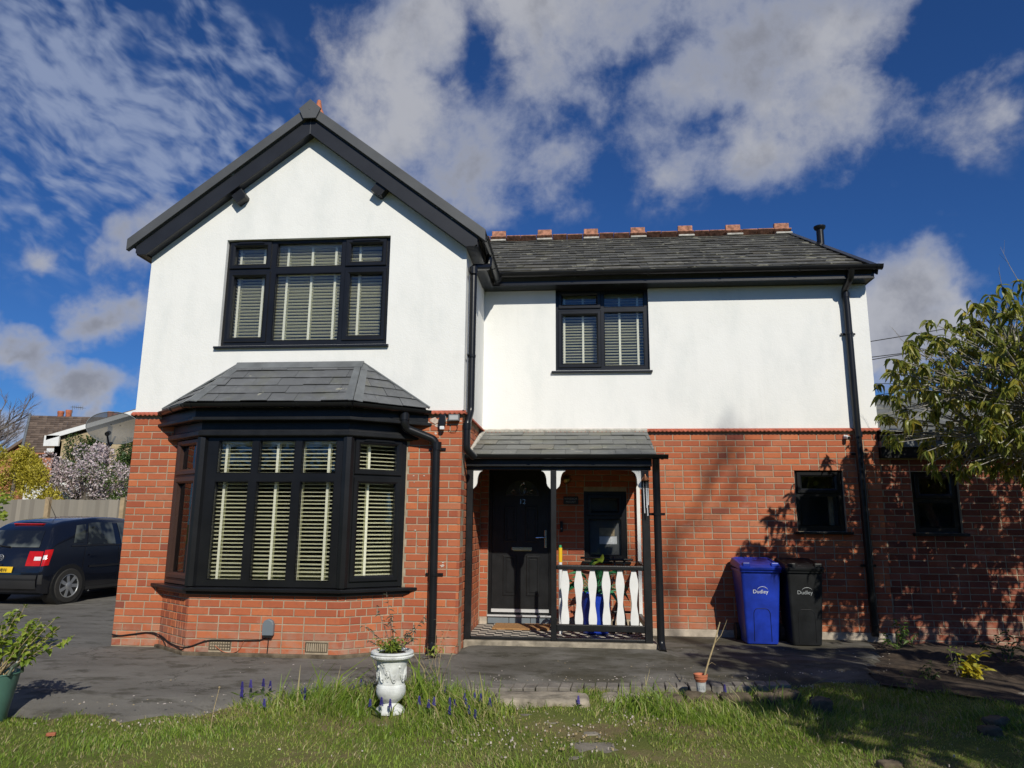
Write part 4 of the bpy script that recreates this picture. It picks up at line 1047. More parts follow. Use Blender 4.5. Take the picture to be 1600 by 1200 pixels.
# ------------------------------------------------------------------ porch and front door
def porch():
    P = empty('porch', (3.95, D, 0), parent=HOUSE); rng = random.Random(9)
    x0, x1, yf = 3.90, 6.06, .36
    box_obj('porch_step', (3.925, yf, -.03), (x1+.02, D-.002, .096), 'pale_stone', P, bevel=.012)
    # chequered floor
    ti = []; TG = {}
    V = [(0,0,-.01),(.098,0,-.01),(.098,.098,-.01),(0,.098,-.01),(.001,.001,0),(.097,.001,0),(.097,.097,0),(.001,.097,0)]
    me = {}
    for m in ('floor_light', 'floor_dark'): me[m] = MB().add(V, [(4,5,6,7),(0,1,5,4),(1,2,6,5),(2,3,7,6),(3,0,4,7)]).mesh('floor_tile', m)
    for i in range(21):
        for j in range(12):
            o = bpy.data.objects.new('floor_tile', me['floor_light' if (i+j) % 2 else 'floor_dark']); COL.objects.link(o); attach(o, P)
            o.matrix_basis = Matrix.Translation((3.93+i*.1, .47+j*.1, .106+rng.uniform(-.0007, .0007)))
    def beam(name, a, b, mat='black_timber', bv=.006): return box_obj(name, a, b, mat, P, bevel=bv)
    beam('post', (3.925, .40, .10), (3.998, .47, 2.0)); beam('post', (4.908, .40, .10), (4.972, .47, 2.0)); beam('post', (5.95, .40, .097), (6.035, .485, 2.0))
    beam('beam', (3.92, .395, 2.0), (x1, .475, 2.085)); beam('side_beam', (5.965, .4755, 2.0), (6.04, D-.001, 2.085))
    beam('fascia', (3.90, .345, 2.035), (x1+.01, .37, 2.15)); beam('floor_sill', (3.999, .41, .0975), (4.9075, .455, .132)); beam('floor_sill', (4.9725, .41, .0975), (5.9495, .455, .132))
    beam('hand_rail', (4.9725, .395, .872), (5.9495, .475, .925), bv=.012); beam('bottom_rail', (4.9725, .41, .205), (5.9495, .46, .277))
    beam('side_rail', (5.97, .4855, .872), (6.02, D-.001, .92)); beam('side_rail', (5.97, .4855, .205), (6.02, D-.001, .27))
    # splat balusters
    prof = [(.043, 0), (.047, .05), (.044, .10), (.030, .20), (.029, .235), (.037, .32), (.049, .41), (.050, .44), (.045, .49), (.030, .56), (.026, .592)]
    for k in range(6):
        cx = 5.067+.1545*k; pl = [(cx+a, .28+b) for a, b in prof]+[(cx-a, .28+b) for a, b in prof[::-1]]
        MB().prism(pl, -.447, -.423, XF(0)).build('baluster', 'white_paint', P, bevel=.003)
    # curved white brackets
    def br(px, s, name='bracket'):
        pl = [(px, 2.0), (px+s*.108, 2.0), (px+s*.104, 1.985)]
        for k in range(7): a = PI/2*k/6; pl.append((px+s*(.104-.056*math.sin(a)), 1.985-.11*(1-math.cos(a))-.01*k/6))
        pl += [(px+s*.046, 1.84), (px+s*.034, 1.81), (px, 1.775)]
        MB().prism(pl if s < 0 else pl[::-1], -.458, -.412, XF(0)).build(name, 'white_paint', P, bevel=.003)
    br(3.999, 1); br(4.907, -1); br(4.973, 1); br(5.949, -1)
    box_obj('wall_post', (5.985, D-.07, .1), (6.03, D-.003, 2.0), 'white_paint', P, bevel=.004)
    # roof
    a0 = Vector((3.935, .31, 2.165)); b0 = Vector((6.12, .31, 2.165)); b1 = Vector((6.15, D-.015, 2.60)); a1 = Vector((3.935, D-.015, 2.60))
    MB().add([p-Vector((0,0,.012)) for p in (a0, b0, b1, a1)]+[p-Vector((0,0,.05)) for p in (a0, b0, b1, a1)], [(0,1,2,3),(7,6,5,4),(0,4,5,1),(1,5,6,2),(2,6,7,3),(3,7,4,0)]).build('roof_deck', 'black_timber', P)
    O, u, v, pl = poly_plane([a0, b0, b1, a1]); sl = []
    lay_slates(sl, O, u, v, pl, .29, pl[2][1]/5.0, .008, rng, .011); emit('slate', sl, 'porch_slate', P, 300, SL)
    MB().tube([(3.95, D-.03, 2.615), (6.15, D-.03, 2.615)], .028, 6).tube([(3.945, .45, 2.20), (3.945, D-.03, 2.615)], .03, 6).build('cement_fillet', 'ridge_mortar', P)
    gutter('gutter', (3.88, .285, 2.165), (6.24, .285, 2.165), P, .05, .7)
    mb = MB().prism([(0.4, 2.0), (D-.02, 2.0), (D-.02, 2.58), (.4, 2.15)], -.02, 0, frame((6.06, 0, 0), (0,1,0), (1,0,0))); mb.build('side_board', 'black_timber', P)
    downpipe('downpipe', [(6.11, .30, 2.13), (6.115, .36, 2.0), (6.115, .36, .10), (6.125, .28, .03)], P, .042, clips=[(6.115, .36, 1.5)])
    # door
    X = XF(1.725); Dr = MB().slab((DOOR[0], .10, DOOR[2], 2.20), [(4.075, .215, 4.835, 2.15)], .07, X, .0).build('door_frame', 'black_plastic', HOUSE)
    hole = [(4.25, 1.752, 4.71, 1.965)]
    dl = MB().slab((4.078, .218, 4.832, 2.148), [(4.262, 1.752, 4.698, 1.75)], .045, X, -.015).build('front_door', 'black_timber', HOUSE)
    for (a, b, c, d) in ((4.235, 1.14, 4.405, 1.615), (4.515, 1.14, 4.685, 1.615), (4.225, .45, 4.405, .965), (4.535, .45, 4.715, .965)):
        mb = MB(); mb.ring((a, b, c, d), (a+.03, b+.03, c-.03, d-.03), -.006, -.015, .004, X); mb.prism([(a+.045, b+.045), (c-.045, b+.045), (c-.045, d-.045), (a+.045, d-.045)], -.015, -.008, X)
        mb.build('door_panel', 'black_timber', dl, bevel=.004)
    arc = lambda r, zr, n=16: [(4.48+r*math.cos(PI*k/n), 1.755+zr*math.sin(PI*k/n)) for k in range(n+1)]
    MB().prism(arc(.225, .205), -.0105, -.008, X).build('door_glass', 'obscure_glass', dl)
    MB().prism(arc(.222, .202), -.0145, -.0125, X).build('glass_backing', 'plastic_cup', dl)
    o_, i_ = arc(.255, .235), arc(.222, .202); V = []; n = len(o_)
    for w in (-.012, -.002):
        V += [X @ Vector((*p, w)) for p in o_]+[X @ Vector((*p, w)) for p in i_]
    F = []
    for k in range(n-1): F += [(2*n+k, 2*n+k+1, 3*n+k+1, 3*n+k), (k, 2*n+k, 2*n+k+1, k+1), (n+k, n+k+1, 3*n+k+1, 3*n+k)]
    MB().add(V, F).build('glass_bead', 'black_timber', dl)
    mb = MB()
    for cx, rx, rz in ((4.48, .035, .07), (4.52, .03, .04), (4.60, .025, .02), (4.36, .025, .02)):
        mb.tube([X @ Vector((cx+rx*math.cos(2*PI*k/12), 1.835+rz*math.sin(2*PI*k/12)-(.03 if rx < .035 else 0), -.006)) for k in range(13)], .003, 5)
    mb.build('glass_leading', 'chrome', dl)
    mb = MB().box((4.34, 1.035, -.012), (4.61, 1.075, .004), X=X); mb.build('letter_box', 'chrome', dl, bevel=.004)
    MB().box((4.36, 1.024, -.012), (4.60, 1.0345, .0), X=X).build('letter_flap', 'brass', dl)
    MB().prism([(4.775, 1.07), (4.805, 1.07), (4.805, 1.30), (4.775, 1.30)], -.014, .0, X).build('handle_plate', 'chrome', dl, bevel=.004)
    MB().tube([X @ Vector(p) for p in ((4.79, 1.205, -.01), (4.79, 1.205, .045), (4.78, 1.205, .05), (4.665, 1.20, .05))], .0095, 8).build('handle', 'chrome', dl, smooth=True)
    MB().tube([X @ Vector((4.79, 1.11, -.01)), X @ Vector((4.79, 1.11, .006))], .012, 10).build('lock', 'chrome', dl)
    text('door_number', '12', .095, 'chrome', X @ Matrix.Translation((4.48, 1.668, -.014)), dl, .004)
    MB().box((4.078, .245, -.015), (4.832, .285, .005), X=X).build('weather_bar', 'silver', dl)
    MB().box((4.03, .196, -.03), (4.875, .2145, .06), X=X).build('threshold', 'silver', HOUSE)
    MB().box((4.03, .10, -.03), (4.875, .1955, .03), X=X).build('door_step', 'floor_dark', HOUSE)
    for k in range(3): MB().box((4.04+.28*k, .108, .0301), (4.31+.28*k, .19, .036), X=X).build('step_tile', 'meter_grey', HOUSE)
    # side window of the porch
    Xp = XF(D+.03)
    window('porch_window', HOUSE, Xp, PW, [(5.40, 1.552, 5.742, 1.705, 1, 0), (5.362, .985, 5.79, 1.45, 0, 0)], t=.06, glassmat='window_glass')
    MB().box((PW[0]-.03, PW[1]-.03, -.02), (PW[2]+.04, PW[1]-.002, .09), X=Xp).build('sill', 'black_plastic', HOUSE)
    MB().box((5.36, .98, -.0640), (5.80, 1.72, -.0625), X=Xp).build('frosted_film', 'net_grey', HOUSE)
    for nm, a, b, m in (('notice', (5.50, 1.232), (5.70, 1.335), 'paper_tan'), ('notice', (5.50, 1.125), (5.73, 1.225), 'paper')):
        MB().box((a[0], a[1], -.058), (b[0], b[1], -.056), X=Xp).build(nm, m, HOUSE)
porch()

# ------------------------------------------------------------------ extension on the right
def extension():
    P = empty('brick_extension', (9.6, D+.03, 0), label='low brick extension with a dark window, half hidden behind the leafy shrub', category='extension')
    y = D+.035; x0 = XR+.004; x1 = 13.4; EW = (9.49, 1.31, 10.06, 2.08); bs = []
    MB().slab((x0, -.1, x1, 2.25), [EW], .22, XF(y+.006)).build('brick_backing', 'mortar', P)
    lay_bricks(bs, XF(y), x1-x0, -.07, 2.24, [EW], phase=1, u0=x0, first=.03)
    emit('brick', bs, 'brick_dark_shaded', P, 300, BR)
    o = window('extension_window', P, XF(y+.05), EW, [(9.60, 1.80, 9.965, 1.995, 1, 0), (9.56, 1.375, 9.99, 1.69, 0, 0)], t=.06)
    MB().box((EW[0]-.04, EW[1]-.04, -.02), (EW[2]+.05, EW[1]-.003, .11), X=XF(y+.05)).build('sill', 'black_plastic', o)
    MB().box((x0+.05, y+.9, -.1), (x1-.25, y+.95, 2.5)).box((x0+.05, y+.25, 2.42), (x1-.25, y+1, 2.48)).box((9.25, y+.25, 0), (9.3, y+.9, 2.42)).box((10.4, y+.25, 0), (10.45, y+.9, 2.42)).build('room', 'interior', P)
    MB().box((x0, 2.25, -.3), (x1, 2.385, .10), X=XF(y)).build('soffit_board', 'black_timber', P)
    MB().box((x0, 2.387, -.3), (x1, 2.465, .13), X=XF(y)).build('fascia', 'lead', P)
    MB().box((x0, 2.467, -.3), (x1, 2.56, .10), X=XF(y)).build('upper_board', 'black_timber', P)
    a, b = Vector((x0, y-.15, 2.58)), Vector((x0, 4.3, 3.52)); n = 7
    for i in range(n):
        p = a.lerp(b, i/n); q = a.lerp(b, (i+1)/n+.02); X = Matrix.Identity(4)
        for k in range(6):
            xa = x0+k*.72-(.36 if i % 2 else 0); xb = min(xa+.715, x1); xa = max(xa, x0)
            V = [Vector((x, v.y, v.z+e)) for e in (.0, -.02) for x, v, e in ((xa, p+Vector((0,0,.02+e)), 0), (xb, p+Vector((0,0,.02+e)), 0), (xb, q+Vector((0,0,e)), 0), (xa, q+Vector((0,0,e)), 0))]
            MB().add(V, [(0,1,2,3),(7,6,5,4),(0,4,5,1),(1,5,6,2),(2,6,7,3),(3,7,4,0)]).build('roof_sheet', 'porch_slate', P)
    mb = MB(); mb.box((x1-.2, y+.2, -.1), (x1, 8, 2.5)); mb.box((x0, 7.8, -.1), (x1, 8, 2.5)); mb.add([(x0, 4.3, 3.50), (x1, 4.3, 3.50), (x1, 8.1, 2.5), (x0, 8.1, 2.5)], [(0,1,2,3)]); mb.add([(x1-.01, y, 2.4), (x1-.01, 8, 2.4), (x1-.01, 4.3, 3.49)], [(0,1,2)])
    mb.build('side_and_rear_walls', 'neighbour_orange_brick', P)
extension()
def flue():
    t = empty('flue_pipe', (9.25, 3.6, 4.9), label='slim black flue pipe with flared cap rising beyond the right end of the roof', category='flue')
    MB().tube([(9.20, 3.6, 4.9), (9.25, 3.6, 5.0), (9.25, 3.6, 6.20)], .058, 14).build('pipe', 'black_plastic', t, smooth=True)
    MB().lathe([(.06, 0), (.085, .02), (.095, .05), (.095, .065), (.03, .075)], (9.25, 3.6, 6.19), 18).build('cap', 'black_plastic', t, smooth=True)
    MB().box((9.10, 3.58, 5.3), (9.2, 3.62, 5.33)).build('bracket', 'black_plastic', t)
flue()

# ------------------------------------------------------------------ small things fixed to the house
def fixtures():
    t = empty('motion_sensor', (3.70, -.01, 2.5), label='small black motion sensor with a pale lens under the string course beside the floodlight', category='sensor')
    MB().box((3.665, -.02, 2.50), (3.735, .0, 2.60)).build('back_plate', 'white_plastic', t, bevel=.004)
    MB().prism([(3.668, 2.455), (3.732, 2.455), (3.738, 2.50), (3.732, 2.585), (3.668, 2.585), (3.662, 2.50)], .02, .075, XF(0)).build('housing', 'black_plastic', t, bevel=.008)
    MB().box((3.675, -.083, 2.415), (3.727, -.03, 2.455)).build('lens', 'white_plastic', t, bevel=.008)
    t = empty('floodlight', (3.83, -.01, 2.53), label='small grey floodlight box with dangling wires at the corner of the gable', category='light')
    MB().box((3.77, -.07, 2.515), (3.895, -.012, 2.59)).build('housing', 'lead', t, bevel=.006)
    MB().box((3.783, -.074, 2.527), (3.882, -.0705, 2.578)).build('lamp_glass', 'plastic_cup', t)
    MB().tube([(3.86, -.03, 2.515), (3.875, -.025, 2.45), (3.85, -.018, 2.40), (3.80, -.014, 2.395), (3.765, -.012, 2.42)], .0035, 5).build('wire', 'cable_black', t)
    t = empty('security_camera', (8.70, D-.02, 2.52), label='tiny white security camera under the string course left of the far right drainpipe', category='camera')
    MB().box((8.675, D-.03, 2.50), (8.725, D-.001, 2.55)).build('mount', 'white_plastic', t, bevel=.005)
    MB().tube([(8.70, D-.03, 2.525), (8.715, D-.085, 2.505)], .024, 12).build('barrel', 'white_plastic', t, smooth=True)
    MB().tube([(8.7151, D-.0855, 2.505), (8.717, D-.092, 2.5025)], .019, 12).build('lens', 'print_black', t)
    # patched white mortar and paint spots by the bay
    t = empty('mortar_patch', (3.60, -.003, 2.5), label='patches of pale mortar smeared over the bricks below the string course', category='mortar', kind='stuff')
    t2 = MB(); rng = random.Random(2)
    for (cx, cz, r) in ((3.60, 2.53, .055), (3.52, 2.50, .04), (3.64, 2.47, .03), (3.76, 2.53, .03), (3.90, 2.52, .018), (3.62, 2.38, .02), (3.735, .92, .028), (3.74, .955, .012), (3.43, 1.75, .014), (3.38, 1.90, .012), (3.50, 1.90, .011), (3.39, 1.83, .009), (3.42, 1.30, .013), (3.45, 1.13, .007)):
        pl = [(cx+r*rng.uniform(.6, 1.3)*math.cos(2*PI*k/9), cz+.6*r*rng.uniform(.6, 1.3)*math.sin(2*PI*k/9)) for k in range(9)]; t2.prism(pl, .001, .0045, XF(0))
    bpy.data.objects.remove(t); t2.build('mortar_patch', 'mortar_patch', None, kind='stuff', label='pale mortar and paint blotches on the bricks right of the bay window', category='mortar')
    # meter box and cables
    X = frame((1.09, -.41, 0), (1.65, .01, 0), (.006, -1, 0))
    t = empty('meter_box', (1.99, -.42, .2), label='grey rounded meter box low on the bay wall below the front panes', category='meter box')
    arch = [(.845, .215), (.965, .215), (.965, .33), (.95, .365), (.905, .385), (.86, .365), (.845, .33)]
    MB().prism(arch, .0005, .05, X).build('cover', 'meter_grey', t, bevel=.012)
    MB().prism([(a*.94+.905*.06, b*.94+.3*.06) for a, b in arch], .0502, .058, X).build('lid', 'meter_grey', t, bevel=.004)
    MB().box((.86, .198, .004), (.95, .2149, .045), X=X).build('gland', 'print_black', t)
    P3 = lambda u, v, w=.012: X @ Vector((u, v, w))
    L0 = frame((.55, 0, 0), (.54, -.41, 0), (-.41, -.54, 0)); P2 = lambda u, v, w=.012: L0 @ Vector((u, v, w))
    tag = 'thick black cable clipped along the foot of the bay wall to the grey meter box'
    MB().tube(rounded([(.01, -.015, .128), (.10, -.014, .112), (.42, -.014, .158), (.535, -.03, .15), P2(.12, .13), P2(.30, .085), P2(.50, .07), P2(.66, .075, .03), P3(.06, .085), P3(.25, .157), P3(.60, .158), P3(.82, .165), P3(.90, .20, .02)], .08), .0065, 6).build('cable', 'cable_black', label=tag, category='cable')
    MB().tube(rounded([(.012, -.008, .10), (.25, -.008, .125), (.5, -.012, .165), P2(.10, .12, .008), P2(.3, .0, .01), P2(.5, .02, .01), P3(.02, .06, .006), P3(.22, .15, .006)], .08), .0045, 6).build('cable', 'cable_black', label='thin black cable drooping below the thick one, left foot of the bay', category='cable')
    MB().tube(rounded([P3(.91, .20, .022), P3(.905, .12, .012), P3(.90, .01, .01)], .05), .006, 6).build('cable', 'cable_black', label='short black cable dropping from the grey meter box to the ground', category='cable')
    MB().tube(rounded([P3(.33, .10, .006), P3(.42, .04, .01), P3(.52, .03, .012), P3(.60, .06, .01), P3(.64, .155, .008)], .05), .0035, 6).build('cable', 'terracotta', label='thin loop of red-brown wire hanging under the cable beside the left air brick', category='wire')
    # satellite dish on the side wall
    c = Vector((-.93, 1.0, 2.59)); n = Vector((.42, -.90, .05)).normalized(); X = frame(c, Vector((.9, .42, 0)), n) @ Matrix.Rotation(-.10, 4, 'Z')
    t = empty('satellite_dish', (-.45, 1.05, 2.4), label='grey see-through mesh satellite dish on the left side wall of the house', category='satellite dish')
    mb = MB(); V = [X @ Vector((0, 0, -.07))]; F = []; N = 40; K = 6
    for k in range(1, K+1):
        for i in range(N): r = k/K; V.append(X @ Vector((.335*r*math.cos(2*PI*i/N), .212*r*math.sin(2*PI*i/N), -.07*(1-r*r))))
    F = [(0, 1+i, 1+(i+1) % N) for i in range(N)]+[(1+(k-1)*N+i, 1+k*N+i, 1+k*N+(i+1) % N, 1+(k-1)*N+(i+1) % N) for k in range(1, K) for i in range(N)]
    mb.add(V, F).build('reflector', 'dish_mesh', t, smooth=True)
    MB().tube([X @ Vector((.337*math.cos(2*PI*i/N), .214*math.sin(2*PI*i/N), 0)) for i in range(N+1)], .006, 6).build('rim', 'lead', t)
    arm = [X @ Vector(p) for p in ((.02, -.10, -.09), (.0, -.24, -.02), (-.01, -.22, .10), (-.02, -.13, .26))]
    MB().tube(arm, .012, 8).build('feed_arm', 'black_plastic', t)
    MB().tube([arm[-1], arm[-1]+(X.to_3x3() @ Vector((.0, .03, -.09)))], .03, 12).build('receiver', 'black_plastic', t, smooth=True)
    MB().tube([(-.02, 1.12, 2.63), (-.30, 1.13, 2.63), (-.55, 1.12, 2.62), (-.70, 1.10, 2.60)], .018, 8).tube([(-.02, 1.12, 2.80), (-.3, 1.13, 2.66)], .012, 8).build('wall_arm', 'white_paint', t)
    MB().box((-.03, 1.05, 2.5), (-.013, 1.19, 2.86)).build('wall_plate', 'white_paint', t)
    MB().tube([(-.25, 1.1, 2.66), (-.33, 1.06, 2.80), (-.42, 1.02, 2.82), (-.52, 1.03, 2.76)], .008, 6).build('cable_loop', 'white_paint', t)
    for p in ((-.06, .05), (.05, .05)): MB().ball(X @ Vector((p[0], p[1], -.062)), .007, 6).build('bolt', 'print_black', t)
fixtures()
def porch_things():
    y = D-.002
    t = empty('wall_bell', (5.07, y, 2.0), label='round brass bell lamp on the wall under the porch roof', category='bell')
    MB().lathe([(.058, 0), (.06, .02), (.05, .045), (.03, .062), (.0, .066)], (0, 0, 0), 20, X=frame((5.07, y, 1.965), (1,0,0), (0,-1,0)) @ Matrix.Identity(4)).build('dome', 'brass', t, smooth=True)
    MB().lathe([(.036, .0), (.036, .058), (.03, .0585)], (0,0,0), 20, X=frame((5.07, y, 1.965), (1,0,0), (0,-1,0))).build('inner_ring', 'brass', t)
    MB().box((5.064, y-.03, 1.775), (5.078, y-.02, 1.905)).build('pull_cord', 'print_grey', t)
    t = empty('name_plaque', (5.128, y, 1.68), label='small dark house name plaque with pale lettering between the front door and porch window', category='sign')
    MB().box((5.03, y-.008, 1.635), (5.225, y, 1.74)).build('plate', 'print_black', t, bevel=.003)
    text('lettering', 'WINDSOR', .036, 'print_grey', frame((5.128, y-.0085, 1.708), (1,0,0), (0,-1,0)), t, .0005)
    text('lettering', 'MOUNT', .036, 'print_grey', frame((5.128, y-.0085, 1.668), (1,0,0), (0,-1,0)), t, .0005)
    t = empty('door_intercom', (5.0, y, 1.34), label='slim black intercom on the bricks right of the front door', category='intercom')
    MB().box((4.985, y-.03, 1.275), (5.022, y, 1.415)).build('case', 'black_plastic', t, bevel=.005); MB().tube([(5.003, y-.03, 1.32), (5.003, y-.034, 1.32)], .009, 10).build('button', 'print_grey', t)
    # wind chime on the right post
    t = empty('wind_chime', (6.0, .37, 1.95), label='wind chime with a copper cone and white tubes on the right porch post', category='wind chime')
    cx, cy = 5.99, .355
    MB().lathe([(.048, 0), (.05, .004), (.012, .055), (.004, .075)], (cx, cy, 1.875), 14).build('cone', 'copper', t, smooth=True)
    MB().tube([(cx, cy, 1.95), (cx, .40, 1.975)], .003, 5).build('hook', 'copper', t)
    for k in range(5):
        a = 2*PI*k/5; px, py = cx+.028*math.cos(a), cy+.02*math.sin(a)
        MB().tube([(px, py, 1.88), (px, py, 1.79)], .0012, 4).build('string', 'print_grey', t)
        MB().tube([(px, py, 1.79), (px+.002*k, py, 1.60-.03*k)], .006, 7).build('chime_tube', 'white_plastic', t, smooth=True)
    # coir mat
    MB().box((4.16, 1.12, .107), (4.86, 1.58, .128)).build('doormat', 'coir', None, bevel=.004, label='brown coir doormat lying on the chequered porch tiles', category='doormat')
    # bottle on the hand rail post
    t = empty('plastic_tube', (5.0, .9, .1), label='tall white and yellow plastic tube with a green top behind the middle porch post', category='tube')
    MB().tube([(5.005, .9, .106), (5.005, .9, .93)], .022, 12).build('white_body', 'white_plastic', t, smooth=True); MB().tube([(5.005, .9, .93), (5.005, .9, 1.10)], .024, 12).build('yellow_sleeve', 'yellow_plastic', t, smooth=True)
    MB().tube([(5.005, .9, 1.10), (5.005, .9, 1.13)], .016, 12).build('cap', 'green_cap', t, smooth=True)
    # blue planter with big glossy leaves
    t = empty('blue_planter', (5.42, 1.02, .106), label='blue plastic planter standing on the porch tiles behind the white balusters', category='planter')
    MB().lathe([(.15, 0), (.155, .02), (.175, .25), (.185, .44), (.195, .46), (.19, .47), (.175, .45), (.17, .42), (.0, .41)], (5.42, 1.02, .106), 22).build('pot', 'blue_bag', t, smooth=True)
    MB().lathe([(.11, 0), (.15, .015), (.16, .03), (.0, .03)], (5.42, .98, .1065), 16).build('saucer', 'blue_bag', t)
    t = empty('house_plant', (5.42, 1.02, .52), label='broad-leaved green plant growing in the blue porch planter', category='plant'); rng = random.Random(4)
    for k in range(24):
        a = rng.uniform(0, 2*PI); el = rng.uniform(.2, 1.3); L = rng.uniform(.16, .34); base = Vector((5.42, 1.02, .53)); d = Vector((math.cos(a)*math.cos(el), math.sin(a)*math.cos(el)*.7, math.sin(el)))
        tip = base+d*L; MB().tube([base, base+d*L*.5+Vector((0,0,.02)), tip], .006, 5).build('stem', 'leaf_houseplant', t)
        leaf_obj('leaf', 'leaf_houseplant', tip, d+Vector((0,-.35,-.35)), rng.uniform(.16, .24), .085, t, rng)
    for k in range(5):
        b = Vector((5.50, .93, .93)); a = rng.uniform(-.6, 3.6); leaf_obj('leaf', 'leaf_bright', b, Vector((math.cos(a), -.2, .5*math.sin(a)+.3)), .12, .05, t, rng)
    t = empty('folded_pushchair', (5.72, 1.2, .106), label='dark folded trolley frame leaning in the right corner of the porch', category='trolley')
    for a, b in (((5.62, 1.05, .11), (5.80, 1.35, .95)), ((5.80, 1.0, .11), (5.66, 1.35, .98)), ((5.60, 1.3, .95), (5.9, 1.3, .95)), ((5.62, 1.05, .35), (5.84, 1.05, .35)), ((5.25, 1.45, .96), (5.62, 1.38, .96))):
        MB().tube([a, b], .014, 8).build('frame_tube', 'black_plastic', t, smooth=True)
    for cx in (5.62, 5.82): MB().tube([(cx, 1.02, .18), (cx+.03, 1.02, .18)], .07, 16).build('wheel', 'rubber', t)
LEAF = {}
def leaf_geo(fold=.25, bend=.35, n=4, wide=1.0):
    """unit leaf along +x (length 1), width along y, drooping bend"""
    V = []; F = []
    for i in range(n+1):
        s = i/n; w = .5*wide*math.sin(PI*min(1, s*.92+.06))**.8*(1-.25*s); z = -bend*s*s; x = s-.12*bend*s*s
        V += [(x, -w, z+fold*w), (x, 0, z), (x, w, z+fold*w)]
    for i in range(n): a = i*3; F += [(a, a+3, a+4, a+1), (a+1, a+4, a+5, a+2)]
    return V, F
def leaf_matrix(p, d, L, w, roll, rng):
    d = Vector(d).normalized(); up = Vector((0, 0, 1)) if abs(d.z) < .95 else Vector((0, 1, 0))
    s = up.cross(d).normalized(); u = d.cross(s)
    R = Matrix(((d.x, s.x, u.x, p[0]), (d.y, s.y, u.y, p[1]), (d.z, s.z, u.z, p[2]), (0,0,0,1)))
    return R @ Matrix.Rotation(roll, 4, 'X') @ Matrix.Diagonal((L, w, L, 1))
def leaf_obj(name, mat, p, d, L, w, parent, rng):
    k = (mat, rng.randrange(3))
    if k not in LEAF: LEAF[k] = MB().add(*leaf_geo(.25+.1*k[1], .25+.2*k[1], 4)).mesh('leaf', mat)
    o = bpy.data.objects.new(name, LEAF[k]); COL.objects.link(o); attach(o, parent); o.matrix_basis = leaf_matrix(p, d, L, w, rng.uniform(-.6, .6), rng); return o
porch_things()

